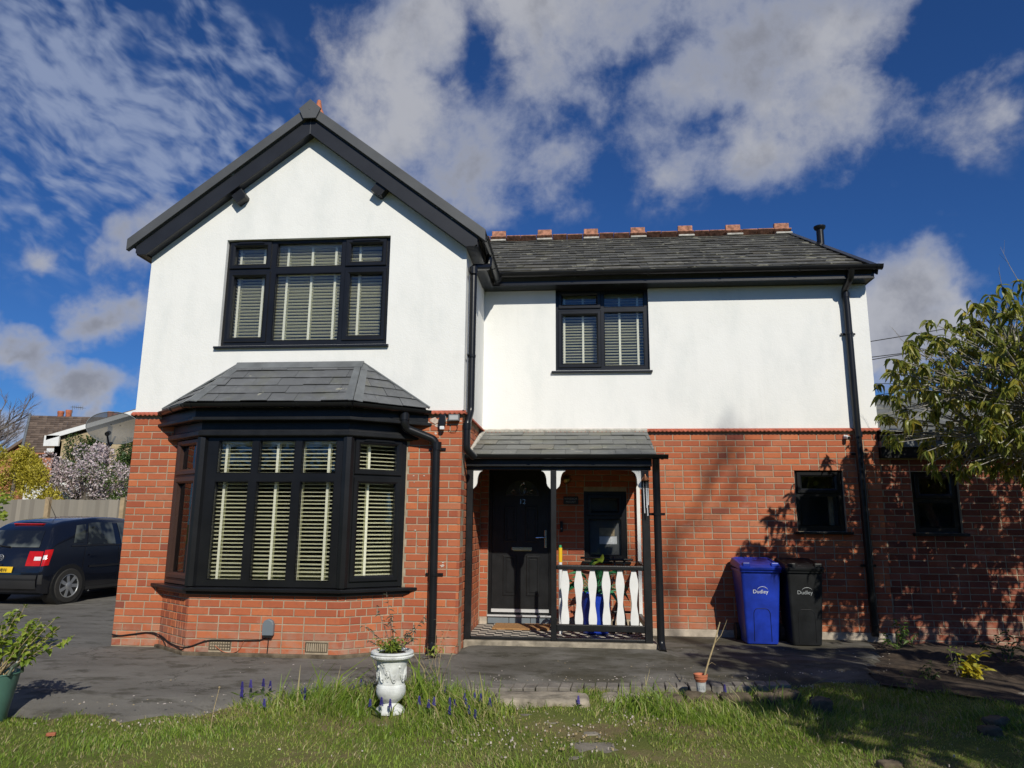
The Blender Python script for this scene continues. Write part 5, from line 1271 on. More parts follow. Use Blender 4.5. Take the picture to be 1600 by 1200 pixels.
# ------------------------------------------------------------------ wheelie bins
def wheelie_bin(x0, x1, yf, mat, label, deep=.52, h=.93, logo='print_white'):
    cx = (x0+x1)/2; t = empty('wheelie_bin', (cx, yf+deep/2, 0), label=label, category='wheelie bin', group='wheelie bins by the brick wall')
    w = (x1-x0)/2; z0, z1 = .012, h-.095
    def rr(w_, a, b, r=.035, n=4):
        out = []
        for (qx, qy, s) in ((w_-r, a+r, -PI/2), (w_-r, b-r, 0), (-w_+r, b-r, PI/2), (-w_+r, a+r, PI)):
            for k in range(n+1): an = s+PI/2*k/n; out.append((cx+qx+r*math.cos(an), qy+r*math.sin(an)))
        return out
    secs = [(z0, w*.80, yf+.055, yf+deep-.12), (.10, w*.83, yf+.045, yf+deep-.09), (z1-.05, w*.985, yf-.01, yf+deep), (z1, w*.99, yf-.012, yf+deep), (z1+.002, w*1.055, yf-.035, yf+deep+.015), (z1+.03, w*1.06, yf-.04, yf+deep+.015)]
    V = []; n = None
    for z, ww, a, b in secs: q = rr(ww, a, b); n = len(q); V += [(*p, z) for p in q]
    F = [(i*n+k, i*n+(k+1) % n, (i+1)*n+(k+1) % n, (i+1)*n+k) for i in range(len(secs)-1) for k in range(n)]+[tuple(range(n))[::-1], tuple(range((len(secs)-1)*n, len(secs)*n))]
    MB().add(V, F).build('body', mat, t, smooth=True)
    # lid: sloped, thicker at the front with a recessed top and two grips
    secs = [(0, w*1.075, yf-.055, yf+deep+.02, z1+.032, z1+.06), (0, w*1.08, yf-.06, yf+deep+.025, z1+.055, z1+.09), (0, w*1.0, yf-.02, yf+deep, z1+.085, z1+.15), (0, w*.90, yf+.03, yf+deep-.05, z1+.092, z1+.155), (0, w*.86, yf+.05, yf+deep-.07, z1+.075, z1+.138)]
    V = []
    for _, ww, a, b, za, zb in secs:
        q = rr(ww, a, b, .04); V += [(p[0], p[1], za+(zb-za)*(p[1]-a)/(b-a)) for p in q]
    F = [(i*n+k, i*n+(k+1) % n, (i+1)*n+(k+1) % n, (i+1)*n+k) for i in range(len(secs)-1) for k in range(n)]+[tuple(range(n))[::-1], tuple(range((len(secs)-1)*n, len(secs)*n))]
    MB().add(V, F).build('lid', mat, t, smooth=True)
    for s in (-1, 1): MB().box((cx+s*w*.72-.045, yf-.045, z1+.062), (cx+s*w*.72+.045, yf+.02, z1+.115)).build('lid_grip', mat, t, bevel=.012)
    MB().tube([(cx-w*.8, yf+deep+.06, z1+.13), (cx+w*.8, yf+deep+.06, z1+.13)], .016, 8).build('handle', mat, t, smooth=True)
    for s in (-1, 1):
        MB().tube([(cx+s*(w*.80+.0), yf+deep-.07, .10), (cx+s*(w*.80+.05), yf+deep-.07, .10)], .10, 20).build('wheel', 'rubber', t)
        MB().box((cx+s*w*.8-.02, yf+deep-.0, z1+.03), (cx+s*w*.8+.02, yf+deep+.07, z1+.14)).build('hinge', mat, t)
    # front plane follows the tapered body
    a = Vector((cx, yf+.045, .10)); b = Vector((cx, yf-.01, z1-.05)); up = (b-a).normalized(); nrm = up.cross(Vector((1,0,0))).normalized(); nrm = -nrm if nrm.y > 0 else nrm
    X = Matrix(((1, up.x, nrm.x, a.x), (0, up.y, nrm.y, a.y), (0, up.z, nrm.z, a.z), (0,0,0,1)))
    H = (b-a).length
    pl = [(-.085, -.05), (.105, -.05)]
    rib = [(-.095, -.06), (-.095, H*.40), (-.07, H*.46), (.06, H*.46), (.095, H*.40), (.105, -.06)]
    MB().tube([X @ Vector((p[0], p[1], .001)) for p in rounded([(*p, 0) for p in rib], .03)], .0035, 5).build('panel_groove', 'black_bin' if mat != 'black_bin' else 'car_trim', t)
    text('lettering', 'Dudley', .062, logo, X @ Matrix.Translation((-.01, H*.745, .0035)), t, .0006, sx=1.0)
    arc = [X @ Vector((.015+.062*math.cos(q), H*.765+.045*math.sin(q), .004)) for q in [PI*(.10+.82*k/12) for k in range(13)]]
    MB().tube(arc, [.0012+.0022*math.sin(PI*k/12) for k in range(13)], 5).build('logo_arc', logo, t)
    return t
wheelie_bin(7.155, 7.615, 1.075, 'blue_bin', 'bright blue wheelie bin lettered Dudley, standing left of the black one')
wheelie_bin(7.68, 8.10, 1.05, 'black_bin', 'black wheelie bin lettered Dudley between the blue bin and the drainpipe', logo='print_grey')

# ------------------------------------------------------------------ fence, car, neighbours
def fence():
    t = empty('fence', (-7, 8.0, 0), label='weathered grey board fence with square posts behind the dark car', category='fence'); rng = random.Random(8)
    a = Vector((-13.2, 7.93)); b = Vector((0.2, 8.13)); d = (b-a).normalized(); L = (b-a).length; me = {}
    X = frame((a.x, a.y, 0), (d.x, d.y, 0), (d.y, -d.x, 0)); top = 1.87
    posts = [i*1.83+.6 for i in range(8)]
    s = 0
    base = MB().box((0, -.05, -.012), (.118, top-.03, .0)).mesh('board', 'fence_wood')
    while s < L:
        o = bpy.data.objects.new('board', base); COL.objects.link(o); attach(o, t)
        o.matrix_basis = X @ Matrix.Translation((s, rng.uniform(-.012, .008), rng.uniform(0, .003))) @ Matrix.Rotation(.09, 4, 'Y') @ Matrix.Rotation(rng.uniform(-.004, .004), 4, 'Z'); s += .108
    for p in posts:
        MB().box((p-.05, -.05, -.02), (p+.05, top+.02, .08), X=X).build('post', 'fence_post_wood', t)
    for p in posts[:-1]:
        for z in (.35, 1.0, 1.6): MB().box((p+.05, z, -.07), (p+1.78, z+.07, -.02), X=X).build('rail', 'fence_wood', t)
        if int(p*10) % 3: MB().box((p+.06, top-.04, -.005), (p+1.77, top-.005, .045), X=X).build('capping', 'fence_wood', t)
fence()

def car():
    t = empty('parked_car', (-3.9, 4.6, 0), label='dark blue-black hatchback parked on the driveway left of the house, seen from behind', category='car')
    hd = rad(82); c, s_ = math.cos(hd), math.sin(hd)
    # car axes: x forward, y left, z up; right rear wheel centre at (.62, -.74)
    wx, wy = .54, -.76
    org = Vector((-3.386, 3.783, 0)); ox = org.x-(wx*c-wy*s_); oy = org.y-(wx*s_+wy*c)
    T = Matrix(((c, -s_, 0, ox), (s_, c, 0, oy), (0, 0, .97, 0), (0, 0, 0, 1)))
    # stations along the car for each height level: (x, halfwidth, z)
    lev = {0: .20, 1: .42, 2: .66, 3: .93, 4: 1.36, 5: 1.455}
    st = [  # per station: level -> (x, hw, z)
        [(.06,.70,.22),(.0,.73,.42),(.02,.745,.64),(.12,.70,.92),(.36,.53,1.27),(.50,.38,1.365)],
        [(.16,.775,.20),(.10,.80,.42),(.12,.805,.66),(.22,.775,.935),(.48,.57,1.31),(.68,.42,1.415)],
        [(.62,.80,.20),(.62,.822,.42),(.62,.83,.66),(.68,.805,.94),(.90,.60,1.375),(1.0,.42,1.45)],
        [(1.25,.80,.20),(1.25,.83,.42),(1.25,.83,.66),(1.25,.81,.94),(1.30,.62,1.41),(1.35,.42,1.475)],
        [(1.95,.80,.20),(1.95,.83,.42),(1.95,.83,.66),(1.95,.81,.93),(1.90,.61,1.40),(1.90,.42,1.465)],
        [(2.60,.80,.20),(2.60,.825,.42),(2.62,.825,.66),(2.72,.80,.92),(2.36,.58,1.33),(2.34,.42,1.39)],
        [(3.05,.79,.20),(3.05,.82,.42),(3.08,.81,.66),(3.10,.76,.90),(2.95,.62,1.02),(2.9,.42,1.07)],
        [(3.55,.75,.22),(3.60,.78,.42),(3.58,.77,.60),(3.48,.68,.80),(3.40,.55,.86),(3.38,.40,.88)],
        [(3.80,.55,.24),(3.87,.58,.42),(3.84,.55,.58),(3.72,.45,.72),(3.66,.38,.76),(3.62,.30,.77)]]
    def cr(p0, p1, p2, p3, t_): return [.5*((2*b)+(-a+c_)*t_+(2*a-5*b+4*c_-d)*t_*t_+(-a+3*b-3*c_+d)*t_**3) for a, b, c_, d in zip(p0, p1, p2, p3)]
    def spl(P, u):
        n = len(P)-1; i = min(int(u), n-1); f = u-i
        return cr(P[max(i-1, 0)], P[i], P[i+1], P[min(i+2, n)], f)
    def side(u, v): return spl([spl(q, v) for q in st], u)        # -> x, hw, z
    # body shell: right side, left side, across the roof and tail
    nu, nv = 48, 25; V = []; F = []
    us = [8*i/nu for i in range(nu+1)]; vs = [5*j/nv for j in range(nv+1)]
    for u in us:
        row = [side(u, v) for v in vs]
        right = [(p[0], -p[1], p[2]) for p in row]; left = [(p[0], p[1], p[2]) for p in row[::-1]]
        q, r = right[-1], left[0]
        V += right+[(q[0], q[1]*.33, q[2]+.012), (q[0], -q[1]*.33, q[2]+.012)]+left
    n = 2*(nv+1)+2
    for i in range(nu):
        for j in range(n-1): a = i*n+j; F.append((a, a+n, a+n+1, a+1))
    # tail: lateral bulge from the first row
    tail0 = len(V); K = 10
    r0 = [side(0, v) for v in vs]
    for j in range(nv+1):
        x, hw, z = r0[j]
        for k in range(K+1):
            w = -1+2*k/K; V.append((x-.085*(1-w*w)*(1 if z < 1.3 else .3), w*hw, z))
    for j in range(nv):
        for k in range(K): a = tail0+j*(K+1)+k; F.append((a, a+1, a+K+2, a+K+1))
    # nose cap and floor
    F.append(tuple(range(nu*n, nu*n+n)))
    V = [T @ Vector(p) for p in V]
    body = MB().add(V, F).build('body', 'car_paint', t, smooth=True)
    MB().box((.15, -.74, .17), (3.7, .74, .24), X=T).build('underbody', 'car_trim', t)
    def patch(name, f, u0, u1, v0, v1, mat, off=.006, nu_=8, nv_=6, par=None, th=None):
        V = []; F = []
        for i in range(nu_+1):
            for j in range(nv_+1):
                u = u0+(u1-u0)*i/nu_; v = v0+(v1-v0)*j/nv_
                p = Vector(f(u, v)); e = .02; pu = Vector(f(u+e, v)); pv = Vector(f(u, v+e)); nn = (pu-p).cross(pv-p)
                nn = nn.normalized() if nn.length > 1e-9 else Vector((0, -1, 0))
                if nn.dot(p-Vector((2, 0, .7))) < 0: nn = -nn
                V.append(T @ (p+nn*off))
        F = [(i*(nv_+1)+j, (i+1)*(nv_+1)+j, (i+1)*(nv_+1)+j+1, i*(nv_+1)+j+1) for i in range(nu_) for j in range(nv_)]
        return MB().add(V, F).build(name, mat, par or t, smooth=True)
    R = lambda u, v: (lambda p: (p[0], -p[1], p[2]))(side(u, v)); Lf = lambda u, v: side(u, v)
    def tail(w, v):
        x, hw, z = side(0, v); return (x-.085*(1-w*w)*(1 if z < 1.3 else .3), w*hw, z)
    for f in (R, Lf):
        patch('quarter_window', f, 1.78, 2.22, 3.2, 3.86, 'car_glass'); patch('rear_side_window', f, 2.36, 3.42, 3.12, 3.90, 'car_glass'); patch('front_side_window', f, 3.62, 4.78, 3.12, 3.88, 'car_glass')
        patch('window_trim', f, 1.72, 4.85, 3.05, 3.10, 'car_trim', .008, 12, 1)
        patch('side_moulding', f, 2.5, 4.6, 1.72, 1.86, 'car_trim', .014, 12, 2)
        for u in (2.28, 3.5): patch('door_seam', f, u, u+.015, .6, 3.1, 'print_black', .003, 1, 10)
        for u in (2.45, 3.70): patch('door_handle', f, u, u+.24, 2.52, 2.62, 'car_paint', .022, 4, 2)
        patch('bumper_side', f, .0, .72, .75, 1.42, 'car_lower', .01, 6, 4)
        patch('tail_light', f, .02, .95, 2.02, 2.95, 'light_red', .012, 8, 8); patch('reverse_lamp', f, .10, .62, 2.42, 2.66, 'light_clear', .016, 4, 3)
        patch('sill_trim', f, 1.9, 5, .05, .35, 'car_lower', .006, 8, 2)
    patch('rear_window', tail, -.84, .84, 3.10, 3.84, 'car_glass', .006, 12, 8)
    patch('rear_bumper', tail, -.99, .99, .45, 1.42, 'car_lower', .03, 14, 5); patch('bumper_strip', tail, -.99, .99, 1.05, 1.16, 'car_trim', .036, 12, 1)
    for s in (-1, 1): patch('tail_light', tail, s*.66, s*.985, 2.05, 2.9, 'light_red', .009, 5, 8)
    patch('reverse_lamp', tail, -.97, -.82, 2.38, 2.60, 'light_clear', .013, 4, 3)
    patch('boot_seam', tail, -.72, .72, 1.62, 1.65, 'print_black', .004, 10, 1); patch('boot_release', tail, -.1, .1, 2.05, 2.15, 'car_trim', .012, 3, 1)
    pl = patch('number_plate', tail, -.40, .30, 1.58, 1.98, 'plate_yellow', .018, 6, 2)
    p = Vector(tail(-.05, 1.78)); nX = (T.to_3x3() @ Vector((-1, 0, .0))).normalized(); uX = (T.to_3x3() @ Vector((0, -1, 0)))
    o = T @ (p+Vector((-.032, 0, 0)))
    text('registration', 'BV05 DBW', .078, 'print_black', frame(o, uX, nX), pl, .0006)
    p = Vector(tail(-.0, 2.55)); o = T @ (p+Vector((-.012, 0, 0))); Xb = frame(o, uX, nX)
    bd = MB().tube([Xb @ Vector((.048*math.cos(2*PI*k/20), .048*math.sin(2*PI*k/20), 0)) for k in range(21)], .005, 6).build('badge', 'alloy', t, smooth=True)
    MB().tube([Xb @ Vector(q) for q in ((-.02, .042, 0), (0, .004, 0), (.02, .042, 0))], .004, 5).tube([Xb @ Vector(q) for q in ((-.038, .02, 0), (-.016, -.034, 0), (0, -.004, 0), (.016, -.034, 0), (.038, .02, 0))], .004, 5).build('badge_letters', 'alloy', bd)
    p = Vector(tail(-.1, 3.12)); MB().tube([T @ (p+Vector((-.02, -.0, .0))), T @ (Vector(tail(.55, 3.2))+Vector((-.02, 0, .0)))], .012, 6).build('rear_wiper', 'car_trim', t)
    MB().tube([T @ Vector((.95, 0, 1.45)), T @ Vector((.78, .0, 1.70)), T @ Vector((.68, .0, 1.88))], [.006, .003, .002], 6).build('aerial', 'car_trim', t)
    MB().box((.40, -.30, 1.335), (.47, .30, 1.352), X=T).build('brake_light', 'light_red', t)
    # wheels with arches
    for x in (.54, 3.02):
        for s in (-1, 1):
            arch = MB().tube([T @ Vector((x, s*.60, .31)), T @ Vector((x, s*.834, .31))], .345, 28).build('wheel_arch', 'print_black', t)
            Xw = T @ Matrix.Translation((x, s*.755, .30)) @ Matrix.Rotation(PI/2 if s < 0 else -PI/2, 4, 'X')
            w = MB().lathe([(.20, -.07), (.272, -.082), (.298, -.065), (.302, 0), (.298, .07), (.275, .092), (.20, .094), (.195, .07)], n=36, X=Xw).build('wheel', 'rubber', t, smooth=True)
            mb = MB().lathe([(.196, .02), (.200, .088), (.188, .092), (.18, .075), (.178, .02)], n=32, X=Xw, caps=False)
            for k in range(7):
                a = 2*PI*k/7; e = .20
                q = [(.045*math.cos(a-e*3), .045*math.sin(a-e*3)), (.185*math.cos(a-e), .185*math.sin(a-e)), (.185*math.cos(a+e*.6), .185*math.sin(a+e*.6)), (.045*math.cos(a+e*3), .045*math.sin(a+e*3))]
                mb.prism(q, .058, .082, Xw)
            mb.lathe([(.06, .05), (.058, .085), (.04, .092), (.0, .094)], n=16, X=Xw); mb.build('rim', 'alloy', w, smooth=True)
            MB().lathe([(.178, .025), (.0, .026)], n=24, X=Xw, caps=False).build('brake_disc', 'car_trim', w)
    MB().prism([(-.0, .17), (.14, .17), (.10, .42), (.02, .42)], -.01, .0, T @ Matrix.Translation((1.02, -.80, 0)) @ Matrix.Rotation(PI/2, 4, 'Z') @ Matrix.Rotation(PI/2, 4, 'X')).build('mud_flap', 'lead', t)
car()

def cloud_leaves(name, mat, centers, n, size, parent, rng, flat=.0, kind=None, aspect=.55, geo=2):
    """many small leaf faces spread through lumpy volumes; joined"""
    V0, F0 = leaf_geo(.2, .3, 2); V0 = np.array(V0)
    nr = np.random.RandomState(rng.randrange(9999))
    c = np.array([q[0] for q in centers], float); r = np.array([q[1] for q in centers], float); wts = (r[:, 0]*r[:, 1]*r[:, 2])**.8; wts /= wts.sum()
    idx = nr.choice(len(c), n, p=wts); d = nr.normal(size=(n, 3)); d /= np.linalg.norm(d, axis=1)[:, None]
    rad_ = nr.uniform(.25, 1, n)**.45; P = c[idx]+d*r[idx]*rad_[:, None]
    dirv = d+nr.normal(size=(n, 3))*.8; dirv[:, 2] -= flat; dirv /= np.linalg.norm(dirv, axis=1)[:, None]
    up = nr.normal(size=(n, 3)); s = np.cross(up, dirv); s /= np.linalg.norm(s, axis=1)[:, None]; u = np.cross(dirv, s)
    L = size*nr.uniform(.6, 1.3, n)
    M3 = np.stack([dirv*L[:, None], s*(L*aspect)[:, None], u*L[:, None]], axis=1)     # rows
    W = np.einsum('vk,nkj->nvj', V0, M3)+P[:, None, :]
    nv = len(V0); me = bpy.data.meshes.new(name); verts = W.reshape(-1, 3)
    faces = (np.array(F0)[None]+(np.arange(n)*nv)[:, None, None]).reshape(-1, 4)
    build_np(me, verts, faces)
    at = me.attributes.new('tint', 'FLOAT', 'FACE'); at.data.foreach_set('value', np.repeat(nr.uniform(.01, .99, n), len(F0)))
    me.materials.append(M[mat]); o = bpy.data.objects.new(name, me); COL.objects.link(o)
    if parent is not None: attach(o, parent)
    return setp(o, kind=kind)
def build_np(me, verts, faces):
    k = faces.shape[1]; me.vertices.add(len(verts)); me.vertices.foreach_set('co', np.ascontiguousarray(verts, dtype=np.float32).ravel())
    me.loops.add(faces.size); me.loops.foreach_set('vertex_index', np.ascontiguousarray(faces, dtype=np.int32).ravel())
    me.polygons.add(len(faces)); me.polygons.foreach_set('loop_start', np.arange(0, faces.size, k, dtype=np.int32)); me.polygons.foreach_set('loop_total', np.full(len(faces), k, dtype=np.int32))
    me.update(calc_edges=True); me.validate()

def neighbours():
    rng = random.Random(12)
    # pale brick gable with white verge
    t = empty('neighbour_house', (-10.5, 15, 0), label='pale brick house with a white-edged gable seen through the satellite dish', category='house')
    y = 15.0; ex, ez, ax, az = -12.72, 4.02, -8.6, 5.20
    poly = [(-12.55, -.2), (-4.6, -.2), (-4.6, 4.02), (ax, az-.12), (-12.55, 4.02)]
    MB().prism(poly, -.25, 0, XF(y)).build('gable_wall', 'neighbour_brick', t)
    MB().prism([(ex-.05, ez), (ex-.05, ez+.16), (ax, az+.15), (ax, az)][::-1], .12, .16, XF(y)).build('verge_board', 'white_paint', t)
    MB().prism([(4.45-8.95, ez), (4.45-8.95, ez+.16), (ax, az+.15), (ax, az)], .12, .16, XF(y)).build('verge_board', 'white_paint', t)
    MB().box((ex-.12, y-.16, ez-.20), (-12.3, y-.1, ez+.16)).build('eave_box_end', 'white_paint', t); MB().box((ex-.14, y-.1, ez-.2), (-12.5, y+7, ez-.12)).build('soffit', 'white_paint', t)
    for s, xe in ((-1, ex-.15), (1, -4.45)):
        V = [(ax, y-.14, az+.19), (xe, y-.14, ez+.16), (xe, y+7, ez+.16), (ax, y+7, az+.19)]; V += [(a, b, c-.08) for a, b, c in V]
        MB().add(V, [(0,1,2,3),(7,6,5,4),(0,4,5,1),(1,5,6,2),(2,6,7,3),(3,7,4,0)]).build('roof_slope', 'brown_roof_tile', t)
    MB().box((-12.55, y+.0, -.2), (-12.3, y+7, 4.0)).build('side_wall', 'neighbour_brick', t)
    box_obj('drainpipe', (-10.62, y-.12, 1.0), (-10.52, y-.02, 4.5), 'black_plastic', t)
    # white fronted bay between the two roofs
    MB().box((-13.25, y+1.2, .0), (-12.75, y+1.3, 3.7)).build('orange_wall', 'neighbour_orange_brick', t)
    for x in (-13.3, -12.75): MB().box((x, y+1.05, .0), (x+.10, y+1.19, 3.75)).build('white_post', 'white_paint', t)
    MB().box((-13.6, y+1.0, 3.72), (-12.6, y+1.3, 3.86)).build('white_gutter', 'white_paint', t)
    # brown tiled roof behind
    t = empty('tiled_house', (-17.6, 22, 0), label='brown tiled roof with orange chimney pots behind the white-edged gable', category='house')
    a0, a1, b0, b1 = Vector((-18.6, 21.0, 4.2)), Vector((-12.0, 21.0, 4.2)), Vector((-20.25, 23.2, 6.13)), Vector((-13.0, 23.2, 5.92)); rows = 16; cols = 34; mb = MB(); pcs = []
    for r in range(rows):
        p, q = a0.lerp(b0, r/rows), a0.lerp(b0, (r+1.15)/rows); p2, q2 = a1.lerp(b1, r/rows), a1.lerp(b1, (r+1.15)/rows)
        for k in range(cols):
            A, B, C_, D_ = p.lerp(p2, k/cols), p.lerp(p2, (k+.97)/cols), q.lerp(q2, (k+.97)/cols), q.lerp(q2, k/cols); up = Vector((0, -.03, .035))
            mb.add([A+up, B+up*.6, C_, D_, A-Vector((0,0,.02)), B-Vector((0,0,.02))], [(0,1,2,3), (0,4,5,1)], 0, rng.uniform(.02, .98))
    mb.build('roof_tile', 'brown_roof_tile', t, kind='stuff')
    MB().prism([(-18.3, -.2), (-13, -.2), (-13, 4.15), (-18.3, 4.15)], -.2, 0, XF(21.25)).build('front_wall', 'neighbour_orange_brick', t)
    MB().box((-19.2, 21.6, -.2), (-19.0, 26, 4.0)).build('side_wall', 'neighbour_orange_brick', t)
    MB().tube([a0+Vector((-.04,-.03,.0)), b0+Vector((-.04, 0, .05))], .06, 6).build('verge_board', 'lead', t)
    for i, (x, h) in enumerate(((-18.85, .50), (-18.45, .55), (-16.38, .60), (-16.1, .50))):
        MB().lathe([(.12, 0), (.13, h*.75), (.145, h*.8), (.14, h), (.10, h)], (x, 23.3, 5.85 if i < 2 else 5.72), 12).build('chimney_pot', 'terracotta', t, smooth=True)
    MB().prism([(-17.55, 5.80), (-17.05, 5.80), (-17.3, 6.0)], -.1, 0, XF(23.25)).build('distant_white_gable', 'white_paint', t)
    tv = empty('tv_aerial', (-18.3, 23.3, 6), label='small television aerial above the brown tiled roof', category='aerial')
    MB().tube([(-18.3, 23.3, 5.9), (-18.3, 23.3, 6.62)], .012, 5).build('mast', 'lead', tv); MB().tube([(-18.4, 23.3, 6.55), (-17.75, 23.3, 6.5)], .010, 5).build('boom', 'lead', tv)
    for k in range(5): MB().tube([(-18.2+.1*k, 23.1, 6.54-.008*k), (-18.2+.1*k, 23.5, 6.54-.008*k)], .006, 4).tube([(-18.2+.1*k, 23.3, 6.44-.008*k), (-18.2+.1*k, 23.3, 6.64-.008*k)], .006, 4).build('element', 'lead', tv)
    # low white outbuilding behind the fence
    MB().box((-12.0, 13.2, 0), (-10.0, 14.2, 2.5)).build('white_shed', 'white_paint', None, label='low white outbuilding just above the fence between the golden conifer and the blossom tree', category='shed')
    iv = empty('ivy', (-11, 14.9, 2), label='dark green ivy climbing the pale brick gable wall', category='ivy')
    cs = []
    for _ in range(46):
        x = rng.uniform(-12.3, -9.6); z = rng.uniform(1.6, 4.0); 
        if z > 4.1-(0 if x > -11.8 else .4)+(x+11.8)*.18: continue
        if x > -10.6 and z > 3.2+rng.uniform(0, .8): continue
        cs.append(((x, 14.86, z), (.40, .14, .40)))
    cloud_leaves('foliage', 'leaf_ivy', cs, 8500, .09, iv, rng, .3)
    # golden conifer
    cf = empty('golden_conifer', (-10.6, 11.0, 0), label='golden yellow conifer rising over the left end of the fence', category='conifer')
    cs = []
    for _ in range(60):
        a = rng.uniform(0, 2*PI); z = rng.uniform(.9, 3.1); rr = (3.45-z)*.62+.1; x = -10.85+rr*math.cos(a)*1.25; cs.append(((x, 11.1+rr*math.sin(a)*.8, z), (.30, .24, .34)))
    cs += [((-10.45+.03*k, 11, 2.9+.11*k), (.14, .12, .16)) for k in range(5)]+[((-9.75, 10.9, 2.55), (.28, .25, .35)), ((-9.65, 10.9, 2.2), (.3, .25, .3)), ((-11.4, 11, 2.8), (.3, .3, .35))]
    cloud_leaves('foliage', 'leaf_conifer', cs, 20000, .085, cf, rng, -.5, aspect=.4); MB().tube([(-10.7, 11.1, 0), (-10.6, 11.1, 2.8)], [.12, .03], 8).build('trunk', 'bark', cf)
    # blossom tree
    bl = empty('blossom_tree', (-9.0, 12.0, 0), label='small tree covered in pale pink blossom behind the fence', category='tree')
    mb = MB(); tips = []
    for _ in range(52):
        a = rng.uniform(0, 2*PI); r = rng.uniform(.1, 1.35)**.8; z = 1.4+rng.uniform(.3, 2.1)*(1-.28*(r/1.35)**2); p = Vector((-9.1+r*math.cos(a)*1.12, 12.1+r*math.sin(a)*.8, z)); tips.append(p)
        m = Vector((-9.05+.35*math.cos(a), 12.1+.3*math.sin(a), 1.1+.35*z)); mb.tube([(-9.0, 12.1, .8), m, p], [.035, .018, .006], 5)
    mb.tube([(-9.0, 12.1, 0), (-9.0, 12.1, .9)], [.09, .06], 8); mb.build('trunk_and_branches', 'bark', bl)
    cloud_leaves('blossom', 'blossom', [(tuple(p), (.24, .22, .26)) for p in tips], 7200, .062, bl, rng, 0, aspect=.85)
    cloud_leaves('foliage', 'leaf_weed', [(tuple(p+Vector((.15, .2, -.05))), (.26, .25, .26)) for p in tips[::2]]+[((-8.0, 12, 1.7), (.5, .3, .6)), ((-7.7, 12, 2.2), (.35, .3, .5))], 2600, .07, bl, rng, .3)
    # bare trees far left
    for i, (x, y, h) in enumerate(((-29.0, 30, 10.8), (-32.5, 33, 9.6))):
        bt = empty('bare_tree', (x, y, 0), label='bare leafless tree rising at the far left edge beyond the rooftops' if i == 0 else 'second leafless tree further off at the far left edge', category='tree', group='bare trees beyond the rooftops')
        mb = MB(); mb.tube([(x, y, 0), (x+.1, y, h*.35), (x, y, h*.6)], [.28, .18, .08], 8); rr = random.Random(i+3); fine = MB()
        def grow(p, d, L, r, dep):
            q = p+d*L; (mb if dep > 1 else fine).tube([p, p.lerp(q, .5)+Vector((rr.uniform(-.05, .05), 0, .03))*L, q], [r, r*.8, r*.6], 4 if dep < 3 else 6, False)
            if dep == 0: return
            for _ in range(3 if dep > 1 else 4):
                e = (d+Vector((rr.uniform(-.8, .8), rr.uniform(-.8, .8), rr.uniform(-.15, .6)))).normalized(); grow(p.lerp(q, rr.uniform(.45, 1)), e, L*rr.uniform(.6, .8), r*.6, dep-1)
        for _ in range(9):
            a = rr.uniform(0, 2*PI); grow(Vector((x, y, h*rr.uniform(.28, .6))), Vector((math.cos(a), math.sin(a), rr.uniform(.5, 1.4))).normalized(), h*.17, .07, 4)
        mb.build('trunk', 'bark', bt); fine.build('twigs', 'twig_grey', bt)
    hd = empty('brick_chimney_house', (-20.9, 24.5, 0), label='dark roofed house half hidden by the bare tree at the left edge', category='house')
    MB().prism([(-24.5, -.1), (-20.2, -.1), (-20.2, 3.9), (-22.3, 5.35), (-24.5, 3.9)], -5, 0, XF(26)).build('body', 'neighbour_orange_brick', hd); MB().prism([(-24.9, 3.7), (-22.3, 5.45), (-20.0, 3.8), (-20.0, 3.95), (-22.3, 5.62), (-24.9, 3.85)], -5.2, .2, XF(26)).build('roof', 'brown_roof_tile', hd)
    # garden lamp-like white letterbox post? no: overhead wires on the right
    for i, (a, b, m) in enumerate((((9.3, 9, 5.25), (24, 14, 9.0), .25), ((9.3, 9, 5.0), (24, 15, 8.4), .3), ((9.3, 9.2, 4.85), (25, 13, 8.9), .4))):
        a, b = Vector(a), Vector(b); MB().tube([a.lerp(b, k/10)-Vector((0, 0, m*4*(k/10)*(1-k/10))) for k in range(11)], .011, 5).build('overhead_wire', 'cable_black', None, label=('highest', 'middle', 'lowest')[i]+' of the thin black overhead wires slanting above the extension roof', category='wire', group='overhead wires above the extension')
neighbours()

# ------------------------------------------------------------------ garden
STONES = []
def rough_stone(name, c, size, mat, rng, rz=0, **kw):
    """uneven weathered block: subdivided box, edges rounded and knocked about"""
    bm = bmesh.new(); bmesh.ops.create_cube(bm, size=1); bmesh.ops.subdivide_edges(bm, edges=bm.edges, cuts=5, use_grid_fill=True)
    for v in bm.verts:
        p = v.co*2; k = max(abs(p.x)**8+abs(p.y)**8+abs(p.z)**8, .001)**(1/8); q = p/k*.5
        v.co = Vector((q.x*size[0], q.y*size[1], q.z*size[2]))+Vector([rng.uniform(-1, 1)*.012*min(size[2]*6, 1) for _ in range(3)])
    me = bpy.data.meshes.new(name); bm.to_mesh(me); bm.free(); me.materials.append(M[mat]); me.polygons.foreach_set('use_smooth', [True]*len(me.polygons))
    o = bpy.data.objects.new(name, me); COL.objects.link(o)
    par = kw.pop('parent', None)
    o.matrix_basis = Matrix.Translation(c) @ Matrix.Rotation(rz, 4, 'Z') @ Matrix.Rotation(rng.uniform(-.04, .04), 4, 'X') @ Matrix.Rotation(rng.uniform(-.03, .03), 4, 'Y')
    if par: attach(o, par)
    STONES.append((c[0], c[1], size[0]/2*.8, size[1]/2*.68)); return setp(o, **kw)
